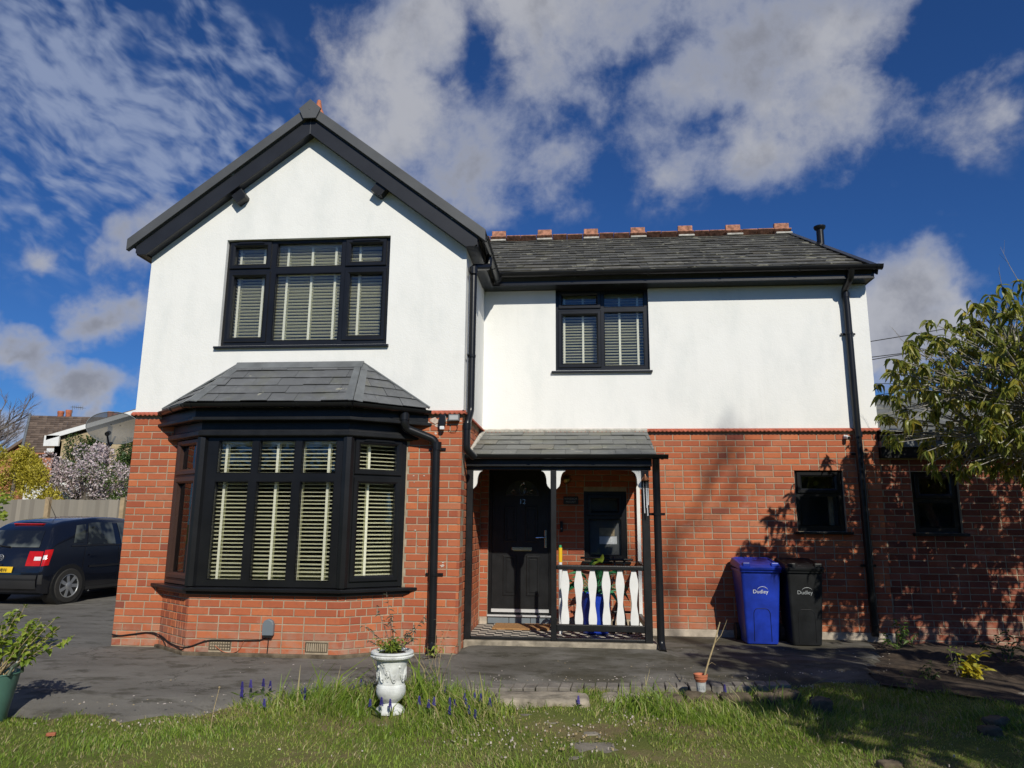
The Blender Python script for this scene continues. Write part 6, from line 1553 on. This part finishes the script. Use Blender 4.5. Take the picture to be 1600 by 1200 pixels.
def hard_bits():
    rng = random.Random(21)
    t = empty('paving_edging', (5.2, -1.0, -.05), label='row of grey paving blocks edging the tarmac in front of the porch', category='edging')
    a = Vector((4.22, -1.28)); b = Vector((7.05, -.74)); d = (b-a).normalized(); L = (b-a).length; n = Vector((d.y, -d.x)); k = 0; s = 0
    me = None
    while s < L:
        if me is None: me = MB().add(*[(lambda q: ([(x*.1-.0, y*.2, z) for x, y, z in q[0]], q[1]))(([(0,0,-.08),(.94,0,-.08),(.94,1,-.08),(0,1,-.08),(0,0,-.006),(.94,0,-.006),(.94,1,-.006),(0,1,-.006),(.05,.03,0),(.89,.03,0),(.89,.97,0),(.05,.97,0)], [(0,1,5,4),(1,2,6,5),(2,3,7,6),(3,0,4,7),(4,5,9,8),(5,6,10,9),(6,7,11,10),(7,4,8,11),(8,9,10,11)]))][0]).mesh('paving_block', 'grey_stone')
        o = bpy.data.objects.new('paving_block', me); COL.objects.link(o); attach(o, t)
        p = a+d*s+n*.02; o.matrix_basis = Matrix.Translation((p.x, p.y+.03*math.sin(s*2), -.030+rng.uniform(-.006, .006))) @ Matrix.Rotation(math.atan2(d.y, d.x)+rng.uniform(-.03, .03)-.25, 4, 'Z') @ Matrix.Rotation(rng.uniform(-.02, .02), 4, 'X') @ Matrix.Translation((0, -.16, 0)); s += .106
    rough_stone('stone_step', (4.90, -1.60, -.085), (.80, .34, .11), 'pale_stone', rng, .03, label='long pale stone step with a chipped dark hollow in its front face, lawn edge', category='step')
    rough_stone('kerb_stone', (5.62, -1.46, -.085), (.42, .26, .09), 'pale_stone', rng, .05, label='short pale kerb stone half buried right of the long stone step', category='stone')
    MB().prism([(4.80+.045*math.cos(2*PI*k/12), -.075+.026*math.sin(2*PI*k/12)) for k in range(12)], 1.76, 1.772, XF(0)).build('dark_hollow', 'dark_stone', None, label='dark oval hollow worn in the front of the long pale stone step', category='hollow')
    # row of dark garden edging stones below the terracotta pot
    E_ = 'dark stones edging the lawn under the small pot'
    for i, (x, y, w, lab) in enumerate(((5.95, -1.52, .26, 'low mossy edging stone at the left end of the row under the small pot'), (6.24, -1.42, .27, 'dark edging stone with the small terracotta pot standing on it'), (6.53, -1.42, .25, 'dark edging stone just right of the one carrying the small pot'), (6.80, -1.40, .20, 'tilted dark edging stone in the middle of the broken row'), (6.98, -1.30, .22, 'lighter edging stone with grass tufts, right part of the row'), (7.20, -1.50, .16, 'broken terracotta brick, darkened for shade, at the right end of the edging row'))):
        rough_stone('edging_stone', (x, y, -.075+(.015 if i == 4 else 0)), (w, .15, .13), 'plinth_plaster' if i == 9 else 'dark_stone', rng, rng.uniform(-.15, .15), label=lab, category='stone', group=E_)  # terracotta brick at the right end coloured dark to stand for its shade
    for x, y, w, dd, lab in ((5.44, -2.80, .62, .44, 'large cracked stepping stone slab at the bottom of the lawn'), (5.10, -2.10, .30, .16, 'small stepping stone just below the long stone step'), (5.42, -2.36, .36, .14, 'narrow grey stepping stone between the small one and the large slab'), (4.86, -1.98, .26, .12, 'sunken brown stepping stone at the foot of the pale step')):
        rough_stone('stepping_stone', (x, y, -.128), (w, dd, .05), 'concrete', rng, rng.uniform(-.1, .1), label=lab, category='stepping stone', group='stepping stones in the lawn')
    for x, y, w, lab, m in ((8.40, -1.80, .20, 'grey half buried rock in the shaded lawn at the right', 'dark_stone'), (8.22, -2.05, .16, 'small flat rock in front of the half buried one', 'dark_stone'), (9.12, -.86, .18, 'pale concrete block at the right edge of the flower bed', 'concrete'), (7.15, -2.95, .14, 'dark rock at the bottom of the lawn right of centre', 'dark_stone'), (4.1, -1.42, .14, 'small rounded pale stone among the purple flowers', 'pale_stone'), (4.22, -1.40, .13, 'second rounded pale stone right of its twin among the purple flowers', 'pale_stone')):
        rough_stone('rock', (x, y, -.095), (w, w*.6, w*.5), m, rng, rng.uniform(0, 1), label=lab, category='rock')
    # fallen petals, bark chips and grit
    mb = MB()
    for _ in range(1500):
        u = rng.random()
        if u < .45: x = rng.uniform(1.2, 9); y = edge_y(x)+rng.gauss(-.05, .10)
        elif u < .8: x = rng.uniform(4.3, 6.2); y = rng.uniform(-2.9, -1.5)
        else: x = rng.uniform(1.5, 9); y = rng.uniform(-3.2, 1.0)
        z = -.095 if y < edge_y(x) else .002; s = rng.choice((rng.uniform(.002, .005), rng.uniform(.002, .006), rng.uniform(.004, .010)))
        pl = [(x+s*rng.uniform(.5, 1.4)*math.cos(2*PI*k/5), y+s*rng.uniform(.5, 1.2)*math.sin(2*PI*k/5)) for k in range(5)]; mb.prism(pl, z, z+.003+(rng.uniform(0, .012) if z < 0 else 0), None, rng.choice((0, 0, 1, 2)))
    mb.build('fallen_petals', ['petal_white', 'pale_stone', 'dry_stem'], None, kind='stuff', label='scattered pale petals and grit on the tarmac and lawn edge', category='petals')
hard_bits()

def grass():
    nr = np.random.RandomState(5)
    N = 280000
    x = nr.uniform(-.6, 10.4, N); y = -5.0+nr.power(1.6, N)*5.4
    e = np.interp(x, [p[0] for p in EDGE]+[12], [p[1] for p in EDGE]+[1.6]); bed = np.where(x > 8.05, -.50-.85*np.clip((x-8.05)/.9, 0, 1), 9)
    lim = np.minimum(e, bed)
    jit = .07*np.sin(x*9)+.05*np.sin(x*23+1)+nr.normal(0, .035, N)
    keep = y < lim+jit-.0
    # thin patches
    pn = np.sin(x*2.3+np.sin(y*3.1)*1.3)*np.sin(y*2.9+1.7+np.sin(x*1.9))+.5*np.sin(x*7.1+2)*np.sin(y*8.3)
    thin = pn < -.45; keep &= ~(thin & (nr.rand(N) < .42)); pm = np.sin(x*5.7+1.3*np.sin(y*6.1))*np.sin(y*6.7+x*1.1+.6); keep &= ~((pm > .70) & (nr.rand(N) < .4))
    for (sx, sy, a, b) in STONES: keep &= ~(((x-sx)/(a+.01))**4+((y-sy)/(b+.01))**4 < 1)
    keep &= ~(((x-3.70)**2+(y+1.95)**2 < .15**2) | ((np.abs(x-3.70) < .13) & (y < -1.95) & (y > -2.3) & (nr.rand(N) < .8)))
    dry = np.exp(-(((x-4.02-.15*(y+3.2))/.13)**2+((y+3.15)/.55)**2)); keep &= nr.rand(N) > dry*.55
    path = np.exp(-(((x-5.2)/.55)**2+((y+2.25)/.6)**2)); keep &= nr.rand(N) > path*.68
    x, y = x[keep], y[keep]; n = len(x); pn = pn[keep]; dry = dry[keep]
    z = -.105+.018*np.sin(x*1.7+y*.9)+.012*np.sin(x*4.1-y*3.3)+.010*np.sin(x*9+y*7)
    h = nr.uniform(.010, .034, n)*(1+.45*pn)*np.where(nr.rand(n) < .06, 1.9, 1)
    # taller tufts round the urn, flowers and stones
    for (cx, cy, r, k) in ((3.75, -1.75, .35, 2.6), (4.2, -1.8, .45, 3.0), (3.0, -1.8, .4, 2.4), (2.5, -1.85, .35, 2.0), (4.55, -2.1, .3, 1.6), (6.2, -1.6, .5, 1.4), (6.9, -1.25, .6, 1.8), (5.75, -1.7, .3, 2.0), (3.4, -1.7, .3, 2.0), (8.3, -1.2, .6, 1.2), (5.35, -1.3, .12, 1.6)):
        h *= 1+k*np.exp(-((x-cx)**2+(y-cy)**2)/(r*r))*nr.uniform(.3, 1, n)
    lean = nr.normal(0, .35, (n, 2))+np.stack([.25*np.sin(x*3+y), .2*np.cos(y*4)], 1)
    w = nr.uniform(.0016, .0034, n)*(1+h*6); a = nr.uniform(0, PI, n); dx, dy = np.cos(a)*w, np.sin(a)*w
    B = np.stack([x, y, z-.004], 1); U = np.stack([lean[:, 0]*h, lean[:, 1]*h, h], 1); S_ = np.stack([dx, dy, 0*dx], 1)
    m = B+U*.55*np.array([.6, .6, 1]); tpt = B+U*np.array([1.25, 1.25, .95])
    V = np.stack([B-S_, B+S_, m+S_*.75, m-S_*.75, tpt+S_*.12, tpt-S_*.12], 1).reshape(-1, 3)
    F = (np.array([[0, 1, 2, 3], [3, 2, 4, 5]])[None]+(np.arange(n)*6)[:, None, None]).reshape(-1, 4)
    me = bpy.data.meshes.new('grass'); build_np(me, V, F)
    tint = np.clip(.35+.18*pn+nr.normal(0, .18, n)+dry*.6, .01, .88); br = nr.rand(n) < .055+.25*dry; tint = np.where(br, nr.uniform(.9, .99, n), tint)
    at = me.attributes.new('tint', 'FLOAT', 'FACE'); at.data.foreach_set('value', np.repeat(tint, 2)); me.materials.append(M['grass_blade'])
    o = bpy.data.objects.new('grass', me); COL.objects.link(o); setp(o, label='short green lawn grass with longer tufts along its edge', category='grass', kind='stuff')
grass()

def plant(name, base, stems, mat, label, category, rng, leaf=(.05, .03), per=6, r=.0035, stemmat='bark', group=None, spread=.02):
    """stems: list of tip offsets; leaves set along the upper half"""
    t = empty(name, base, label=label, category=category, group=group); base = Vector(base); mb = MB()
    for q in stems:
        q = Vector(q); tip = base+q; mid = base+q*.5+Vector((rng.uniform(-1, 1), rng.uniform(-1, 1), 0))*q.length*.07
        pts = [base+Vector((rng.uniform(-spread, spread), rng.uniform(-spread, spread), 0)), mid, tip]; mb.tube(pts, [r, r*.8, r*.4], 5)
        for k in range(per):
            s = .35+.65*(k+rng.random())/per; p = pts[0]*(1-s)**2+pts[1]*2*s*(1-s)+pts[2]*s*s; a = rng.uniform(0, 2*PI)
            leaf_obj('leaf', mat, p, Vector((math.cos(a), math.sin(a), rng.uniform(-.3, .7))), leaf[0]*rng.uniform(.7, 1.25), leaf[1]*rng.uniform(.8, 1.2), t, rng)
    mb.build('stems', stemmat, t); return t
def garden_things():
    rng = random.Random(31)
    # white urn
    ux, uy, uz = 3.70, -1.95, -.115
    t = empty('garden_urn', (ux, uy, uz), label='white moulded pedestal urn with a wide lip standing on the lawn edge', category='urn')
    MB().lathe([(.118, 0), (.12, .012), (.112, .03), (.085, .05), (.062, .066), (.058, .078), (.07, .088), (.095, .105), (.114, .135), (.120, .165), (.115, .195), (.110, .21), (.104, .22), (.106, .226), (.104, .232), (.106, .27), (.115, .33), (.126, .385), (.13, .405), (.15, .412), (.168, .425), (.172, .44), (.168, .448), (.174, .458), (.170, .47), (.155, .472), (.14, .46), (.0, .44)], (ux, uy, uz), 40).build('body', 'urn_white', t, smooth=True)
    mb = MB()          # cast relief: swags, rosettes and a beaded ring
    def on(a, z, r): return Vector((ux+r*math.cos(a), uy+r*math.sin(a), uz+z))
    rad_at = lambda z: float(np.interp(z, [.232, .27, .33, .385], [.104, .106, .115, .126]))
    for g in range(4):
        a0 = -PI/2+g*PI/2
        for s in (-1, 1):
            for q in (0, 1): mb.tube([on(a0+s*(.12+.55*k/8), .355-.075*math.sin(PI*k/8)-.02*q-.03*(k/8), rad_at(.33)+.002) for k in range(9)], .0045, 5)
            for k in range(5): a = a0+s*(.15+.1*k); mb.tube([on(a, .27+.01*math.sin(k*2), rad_at(.27)+.001), on(a+.05*s, .285, rad_at(.28)+.004), on(a+.02*s, .30, rad_at(.3)+.001)], .0035, 5)
        for k in range(7): mb.ball(on(a0+.1*math.cos(k*.9), .335+.03*math.sin(k*.9), rad_at(.33)), .007, 6)
        mb.ball(on(a0, .30, rad_at(.3)), .014, 8, sc=(1, 1, 1.6)); mb.ball(on(a0+PI/4, .36, rad_at(.36)), .011, 8)
    for k in range(48): mb.ball(on(2*PI*k/48, .437, .171), .0055, 5); mb.ball(on(2*PI*k/48, .196, .115), .003, 5)
    mb.build('cast_relief', 'urn_white', t, smooth=True)
    MB().lathe([(.148, 0), (.0, .004)], (ux, uy, uz+.455), 24, caps=False).build('soil', 'soil', t)
    st = []
    for k in range(34): a = rng.uniform(0, 2*PI); r = rng.uniform(.02, .15); st.append((r*math.cos(a), r*math.sin(a), rng.uniform(.05, .13)))
    plant('urn_plant', (ux, uy, uz+.45), st, 'leaf_bright', 'low bushy green plant filling the top of the white urn', 'plant', rng, (.035, .014), 7, .0018, 'leaf_weed', spread=.1)
    plant('straggly_plant', (ux+.02, uy+.02, uz+.45), [(-.19, .05, .36), (-.12, .1, .47), (-.06, .02, .30), (.16, .0, .22), (.22, .03, .28), (-.30, .05, .20), (.10, .05, .17), (-.22, -.02, .09), (.17, -.02, .12)], 'leaf_grey', 'tall straggly grey-green stems rising out of the white urn', 'plant', rng, (.042, .018), 11, .0028, 'bark')
    plant('trailing_stem', (ux-.10, uy-.13, uz+.46), [(-.02, -.05, -.30), (.12, -.05, -.16), (-.06, -.03, -.42)], 'leaf_grey', 'thin trailing stems hanging down the front of the white urn', 'plant', rng, (.018, .01), 3, .0018, 'bark', spread=.01)
    # terracotta pot and stick
    px, py, pz = 6.255, -1.38, -.012
    t = empty('small_pot', (px, py, pz), label='small terracotta pot pushed into a grey plastic cup on the dark edging stone', category='flower pot')
    MB().lathe([(.038, 0), (.043, .078), (.045, .08), (.0, .08)], (px, py, pz), 20).build('grey_cup', 'plastic_cup', t, smooth=True)
    MB().lathe([(.040, .081), (.048, .092), (.050, .10), (.056, .103), (.056, .116), (.051, .119), (.059, .123), (.060, .143), (.052, .143), (.048, .125), (.0, .12)], (px, py, pz), 22).build('terracotta_rim', 'terracotta', t, smooth=True)
    text('lettering', '83L', .04, 'print_grey', frame((px, py-.0425, pz+.04), (1,0,0), (0,-1,.06)), t, .0004)
    st = empty('dry_stick', (px+.03, py, pz+.12), label='pale dry branch stuck in the small terracotta pot', category='stick')
    b = Vector((px+.03, py, pz+.12)); MB().tube([b, b+Vector((.045, .01, .13)), b+Vector((.10, .02, .27)), b+Vector((.13, .02, .37)), b+Vector((.155, .02, .45))], [.008, .007, .006, .006, .004], 7).tube([b+Vector((.10, .02, .27)), b+Vector((.16, .02, .34)), b+Vector((.22, .03, .47))], [.003, .0025, .001], 5).tube([b+Vector((.03, .01, .09)), b+Vector((.07, 0, .12)), b+Vector((.10, -.01, .10))], [.002, .0015, .001], 4).build('wood', 'dry_stem', st)
    # green tub with shrub at the left
    gx, gy = .86, -2.62
    t = empty('green_tub', (gx, gy, -.11), label='green flexible tub with looped handles at the left edge of the lawn', category='tub')
    MB().lathe([(.115, 0), (.12, .01), (.175, .34), (.182, .345), (.178, .352), (.168, .34), (.16, .30), (.0, .29)], (gx-.07, gy, -.11), 28).build('tub', 'green_plastic', t, smooth=True)
    for s in (1, -1): MB().tube([(gx-.07+s*.175, gy-.07, .235), (gx-.07+s*.185, gy-.05, .29), (gx-.07+s*.19, gy, .31), (gx-.07+s*.185, gy+.05, .29), (gx-.07+s*.175, gy+.07, .235)], .012, 8).build('handle', 'leaf_grey', t, smooth=True)
    st = []
    for k in range(16): s = k/15; st.append((.02+.46*s+rng.uniform(-.06, .06), rng.uniform(-.1, .14), .30+rng.uniform(.0, .28)*(1-.45*s)))
    st += [(.08, 0, .52), (.16, .02, .56), (.30, .05, .40), (.42, .05, .38), (.46, .0, .30), (.0, .0, .35), (-.08, 0, .4)]
    plant('tub_shrub', (gx-.06, gy, .18), st, 'leaf_bright', 'bright green leafy shrub leaning out of the green tub', 'shrub', rng, (.055, .042), 15, .004, 'dry_stem', spread=.06)
    t = empty('garden_hose_hook', (gx+.12, gy+.02, .28), label='pale grey bent plastic hook among the shrub leaves in the green tub', category='hook')
    MB().tube(rounded([(gx+.10, gy, .25), (gx+.12, gy, .40), (gx+.15, gy, .45), (gx+.18, gy, .44)], .03), .008, 7).build('hook', 'plastic_cup', t)
    # terracotta pot under the tub
    t = MB().lathe([(.05, 0), (.065, .10), (.072, .10), (.074, .13), (.0, .13)], (gx-.02, gy-.26, -.11), 20).build('clay_pot', 'terracotta', None, label='terracotta pot half hidden in front of the green tub', category='flower pot')
    # far left overhanging bush
    lb = empty('left_bush', (-.55, -1.9, -.05), label='bright leafy bush pushing in from the left edge of the picture', category='bush')
    cloud_leaves('foliage', 'leaf_bright', [((-.40, -1.95, 1.45), (.42, .4, .30)), ((-.60, -1.9, 1.1), (.45, .4, .4)), ((-.1, -2.0, 1.55), (.24, .25, .12)), ((-.7, -1.9, .7), (.4, .35, .4)), ((-.05, -2.0, 1.42), (.2, .2, .10))], 2600, .055, lb, rng, .0, aspect=.7)
    MB().tube([(-.55, -1.9, -.1), (-.5, -1.9, .6), (-.3, -1.95, 1.3)], [.03, .022, .008], 7).tube([(-.52, -1.9, .4), (-.7, -1.85, 1.1)], [.02, .006], 6).build('stem', 'bark', lb)
    # weeds by the drainpipe
    plant('dry_weed', (3.93, -1.28, -.06), [(.0, .02, .62), (.10, .0, .58), (.17, .02, .66), (-.08, .0, .35), (.05, .05, .45), (.20, 0, .40), (-.14, .02, .25)], 'leaf_grey', 'tall thin seed-headed weeds by the foot of the bay drainpipe', 'weed', rng, (.03, .008), 6, .0022, 'dry_stem', spread=.08)
    plant('pipe_weed', (3.72, -.22, 0), [(-.1, -.06, .10), (.1, -.08, .12), (.02, -.1, .16), (-.05, -.1, .06)], 'leaf_bright', 'small leafy weed at the foot of the bay drainpipe', 'weed', rng, (.05, .03), 5, .003, 'leaf_weed')
    # flower bed plants
    plant('yellow_plant', (8.87, -.40, -.07), [(.03, 0, .20), (.10, 0, .27), (.0, .02, .26), (.14, -.02, .18), (.18, 0, .28), (.06, -.02, .14), (.20, 0, .12)], 'leaf_yellow', 'bright yellow-leaved plant glowing in the shaded flower bed', 'plant', rng, (.10, .052), 8, .004, 'leaf_weed')
    plant('tall_weed', (8.83, -.42, -.07), [(-.02, 0, .33), (-.06, .02, .34), (.05, 0, .34), (-.1, 0, .32)], 'leaf_bright', 'spindly stem topped with green leaves left of the yellow plant', 'plant', rng, (.05, .028), 4, .004, 'bark')
    plant('low_weed', (8.52, -.45, -.07), [(.0, 0, .16), (.06, .02, .20), (-.06, 0, .12), (.10, 0, .10), (.05, -.05, .08)], 'leaf_weed', 'low green weed between the tarmac edge and the spindly stem', 'weed', rng, (.045, .025), 7, .003, 'leaf_weed')
    plant('green_sprout', (8.18, -.85, -.09), [(-.05, 0, .20), (.03, 0, .13), (.06, 0, .10)], 'leaf_bright', 'thin green sprout at the left end of the flower bed', 'weed', rng, (.035, .02), 4, .003, 'dry_stem')
    plant('wall_weed', (8.95, 1.25, -.03), [(-.12, 0, .18), (.1, 0, .25), (.0, -.06, .32), (.22, -.1, .18), (-.2, -.1, .12), (.12, -.1, .30)], 'leaf_weed', 'dark green weed against the brick at the foot of the drainpipe', 'weed', rng, (.07, .035), 9, .004, 'leaf_weed')
    plant('corner_fern', (9.75, .5, -.04), [(-.3, 0, .22), (.2, 0, .3), (.0, -.1, .36), (.4, -.1, .2), (-.15, -.1, .3)], 'leaf_weed', 'shaded leafy clump below the extension window', 'plant', rng, (.08, .03), 10, .004, 'leaf_weed')
    for k in range(7):
        x = 5.05+k*.14; 
        plant('step_weed', (x, .33, .0), [(rng.uniform(-.04, .04), -.02, rng.uniform(.02, .05)) for _ in range(3)], 'leaf_weed', 'tiny weed growing at the foot of the porch step', 'weed', rng, (.022, .012), 4, .0012, 'leaf_weed', group='tiny weeds along the porch step')
    # grape hyacinths
    mes = {}
    def hyacinth(x, y, h, lab, grp):
        z = lawn_z(x, y)-.01; t = empty('grape_hyacinth', (x, y, z), label=lab, category='flower', group=grp)
        lx, ly = rng.uniform(-.012, .012), rng.uniform(-.01, .01)
        MB().tube([(x, y, z), (x+lx*.5, y+ly*.5, z+h*.55), (x+lx, y+ly, z+h)], .0024, 5).build('stem', 'leaf_weed', t)
        mb = MB(); n = 34
        for k in range(n):
            s = k/n; a = k*2.4; r = .011*(1-.62*s); mb.ball((x+lx+r*math.cos(a), y+ly+r*math.sin(a), z+h-.03+.062*s), .0058*(1-.35*s), 5, sc=(1, 1, 1.2))
        mb.build('flower_head', 'muscari', t)
        for k in range(3): a = rng.uniform(0, 6.28); leaf_obj('leaf', 'leaf_weed', Vector((x, y, z)), Vector((math.cos(a)*.5, math.sin(a)*.5, 1)), h*rng.uniform(.8, 1.1), .012, t, rng)
    G1 = 'purple grape hyacinths left of the urn'; G2 = 'purple grape hyacinths right of the urn'; G3 = 'purple grape hyacinths in front of the urn base'
    for x, y, h in ((2.41, -1.85, .13), (2.46, -1.83, .15), (2.55, -1.74, .16), (2.60, -1.72, .14), (2.43, -1.90, .09), (2.90, -1.80, .10), (2.93, -1.82, .12), (2.96, -1.84, .08), (3.28, -1.62, .13), (3.36, -1.60, .15), (3.40, -1.62, .11), (2.72, -2.1, .08)): hyacinth(x, y, h, 'small purple-blue grape hyacinth spike in the grass left of the white urn', G1)
    for (x, y, h), w in zip(((3.57, -2.08, .11), (3.67, -2.12, .14), (3.74, -2.12, .13)), ('left', 'middle', 'right')): hyacinth(x, y, h, w+' one of three purple-blue grape hyacinths against the base of the white urn', G3)
    for x, y, h in ((3.94, -2.0, .13), (4.02, -2.02, .12), (4.07, -1.97, .13), (4.18, -1.93, .12), (4.22, -1.90, .10), (4.28, -1.86, .13), (4.32, -1.95, .11), (4.38, -1.84, .12), (4.44, -1.92, .13), (4.20, -2.10, .10), (4.36, -2.14, .11), (4.42, -2.22, .09), (4.08, -1.6, .11), (5.2, -1.78, .07), (6.48, -1.20, .12), (4.52, -1.95, .1)): hyacinth(x, y, h, 'small purple-blue grape hyacinth spike in the longer grass right of the white urn', G2)
    # litter
    rough_stone('orange_litter', (1.55, -2.95, -.085), (.06, .03, .02), 'terracotta', rng, .3, label='scrap of orange and white litter on the lawn at the lower left', category='litter')
    MB().tube([(2.6, -2.75, -.1), (2.61, -2.74, .05), (2.63, -2.72, .20)], [.004, .003, .002], 5).ball((2.63, -2.72, .205), .008, 6).build('dead_flower_stalk', 'dry_stem', None, label='single pale dead flower stalk standing in the left part of the lawn', category='stalk')
garden_things()

def leafy_branch_tree(name, label, category, trunk, crown, ncl, per, leaf, mat, rng, objs=300, inside=None, barkm='bark', bare=0):
    """branches from a trunk to twig tips through a crown volume; drooping leaf whorls at the tips"""
    t = empty(name, trunk[0], label=label, category=category)
    wood = MB(); wood.tube(trunk, [.09, .075, .06, .045][:len(trunk)], 9); tips = []
    cx, rr = Vector(crown[0]), crown[1]; tries = 0
    while len(tips) < ncl and tries < 40000:
        tries += 1
        d = Vector((rng.gauss(0, 1), rng.gauss(0, 1), rng.gauss(0, 1))).normalized()*rng.uniform(.15, 1)**.5
        p = cx+Vector((d.x*rr[0], d.y*rr[1], d.z*rr[2]))
        if inside and not inside(p): continue
        if tips and rng.random() < .4 and min((p-q[0]).length for q in rng.sample(tips, min(40, len(tips)))) < .10: continue
        base = Vector(trunk[-1 if rng.random() < .6 else -2]); m = base.lerp(p, .55)+Vector((rng.uniform(-.15, .15), rng.uniform(-.1, .1), rng.uniform(.0, .22)))
        tips.append((p, (p-m).normalized(), m, base))
    hubs = {}
    for p, d, m, b in tips:
        near = min(hubs, key=lambda h: (Vector(h)-m).length) if hubs else None
        if near is not None and (Vector(near)-m).length < .42: h = Vector(near)
        else:
            h = m; hubs[tuple(m)] = 1; k = b.lerp(h, .5)+Vector((0, 0, .07)); wood.tube([b, k, h], [.03, .02, .012], 6, False)
        k = h.lerp(p, .5)+Vector((0, 0, .05)); wood.tube([h, k, p], [.008, .005, .0028], 5, False)
    for _ in range(bare):
        p, d, m, b = rng.choice(tips)
        if p.z < cx.z+rr[2]*.25: continue
        e = (d+Vector((rng.uniform(-.5, .3), rng.uniform(-.3, .3), rng.uniform(.3, 1)))).normalized(); L = rng.uniform(.15, .42); q = p+e*L
        wood.tube([p, p.lerp(q, .5)+Vector((0, 0, -.02)), q], [.003, .0022, .001], 4, False)
        for s in (.5, .8): r = p.lerp(q, s); wood.tube([r, r+(e+Vector((rng.uniform(-.8, .8), 0, rng.uniform(-.2, .8)))).normalized()*L*.35], [.0018, .0008], 3, False)
    wood.build('trunk_and_branches', barkm, t)
    leaves = []; 
    for p, d, m, b in tips:
        for k in range(rng.randint(per-2, per+2)):
            a = 2*PI*k/per+rng.uniform(-.4, .4); dz = rng.uniform(-1.35, -.15); dv = Vector((math.cos(a), math.sin(a), dz))+d*.4
            q = p-d*rng.uniform(0, .09); L = leaf[0]*rng.uniform(.65, 1.25)
            leaves.append(((q-CAM).length/L, leaf_matrix(q, dv, L, leaf[1]*rng.uniform(.8, 1.25)*L/leaf[0], rng.uniform(-.9, .9), rng), rng.randrange(3)))
    leaves.sort(key=lambda q: q[0]); geos = [leaf_geo(.2+.15*k, .3+.3*k, 4) for k in range(3)]
    mes = [MB().add(*g).mesh('leaf', mat) for g in geos]; inv = WM[t.name].inverted()
    for s, X, k in leaves[:objs]:
        o = bpy.data.objects.new('leaf', mes[k]); COL.objects.link(o); attach(o, t); o.matrix_basis = X
    mb = MB()
    for s, X, k in leaves[objs:]:
        mb.add([X @ Vector(v) for v in geos[k][0]], geos[k][1], 0, rng.uniform(.01, .99))
    mb.build('leaf_mass', mat, t, kind='stuff'); return t
def frame_ok(p):          # keep the shrub's outline: its left side slopes up to the right
    x = p.x+(p.y+.6)*-.42
    top = float(np.interp(x, [8.15, 8.35, 8.6, 9.0, 9.4, 10.0, 12], [2.7, 3.15, 3.36, 3.58, 3.72, 3.85, 3.7]))
    low = float(np.interp(x, [8.15, 8.35, 8.6, 9.3, 10.0, 12], [2.28, 1.95, 1.85, 1.78, 1.7, 1.6]))
    return low+.10 < p.z < top and x > 8.2 and not (x < 9.1 and p.z < 2.75 and math.sin(x*23+p.z*9)+math.sin(p.z*31-x*5) > .2)
leafy_branch_tree('leafy_shrub', 'large shrub with drooping yellow-green leaves overhanging the brick extension at the right', 'shrub', [(10.9, .1, -.1), (10.8, .0, .9), (10.6, -.2, 1.7), (10.2, -.3, 2.3)],
    ((10.1, -.45, 2.75), (2.15, 1.15, 1.3)), 1250, 8, (.105, .040), 'leaf_shrub', random.Random(44), 300, frame_ok, 'bark_pale', 60)
def shade_ok(p):
    if p.x < 6.0+(p.y+8.03)*.66 or p.z > .75*(1.1-p.y): return False
    q = p-Vector((8.9, -.35, .15)); k = q.dot(SUN_DIR); return (q-SUN_DIR*k).length > .62
leafy_branch_tree('shade_tree', 'leafy tree standing outside the right edge, its shade falling across lawn and tarmac', 'tree', [(11.9, -5.6, -.1), (11.8, -5.6, 1.2), (11.7, -5.7, 2.2), (11.6, -5.7, 2.9)],
    ((10.3, -4.7, 3.45), (2.1, 3.6, 1.25)), 620, 8, (.20, .085), 'leaf_shade_tree', random.Random(45), 0, shade_ok, 'bark', 0)
def tall_bare_tree():
    x, y, h = 13.1, -15.0, 15.5; rr = random.Random(77)
    t = empty('tall_bare_tree', (x, y, 0), label='tall leafless tree behind the viewer, its faint twig shadows falling on the white wall', category='tree')
    mb = MB(); fine = MB(); mb.tube([(x, y, -.1), (x+.1, y, 5), (x-.05, y, 10), (x, y, 14.0)], [.20, .14, .08, .025], 8)
    def grow(p, d, L, r, dep):
        q = p+d*L; (mb if dep > 1 else fine).tube([p, p.lerp(q, .5)+Vector((rr.uniform(-.05, .05), 0, .03))*L, q], [r, r*.8, r*.6], 4 if dep < 3 else 6, False)
        if dep == 0: return
        for _ in range(3): grow(p.lerp(q, rr.uniform(.45, 1)), (d+Vector((rr.uniform(-.8, .8), rr.uniform(-.8, .8), rr.uniform(-.15, .6)))).normalized(), L*rr.uniform(.6, .8), r*.62, dep-1)
    for _ in range(7):
        a = rr.uniform(0, 2*PI); grow(Vector((x, y, rr.uniform(13.0, 14.2))), Vector((math.cos(a), math.sin(a), rr.uniform(.1, .8))).normalized(), .72, .024, 4)
    mb.build('trunk', 'bark', t); fine.build('twigs', 'twig_grey', t)
tall_bare_tree()
def hedge_behind():  # unseen hedge, added to give the window panes something dark to reflect
    rng = random.Random(50); t = empty('unseen_hedge', (5, -21, 0), label='tall dark hedge added unseen behind the viewer to darken reflections in the panes', category='hedge')
    cs = [((x+rng.uniform(-.5, .5), -21+rng.uniform(-.3, .3), z), (1.1, .8, .9)) for x in range(-22, 34, 1) for z in (.7, 1.8, 2.9, 3.7+rng.uniform(-.4, .7))]
    cloud_leaves('foliage', 'leaf_shade_tree', cs, 36000, .26, t, rng, .2); MB().box((-23, -21.2, -.1), (34, -20.8, 3.4)).build('inner_wood', 'bark', t)
hedge_behind()
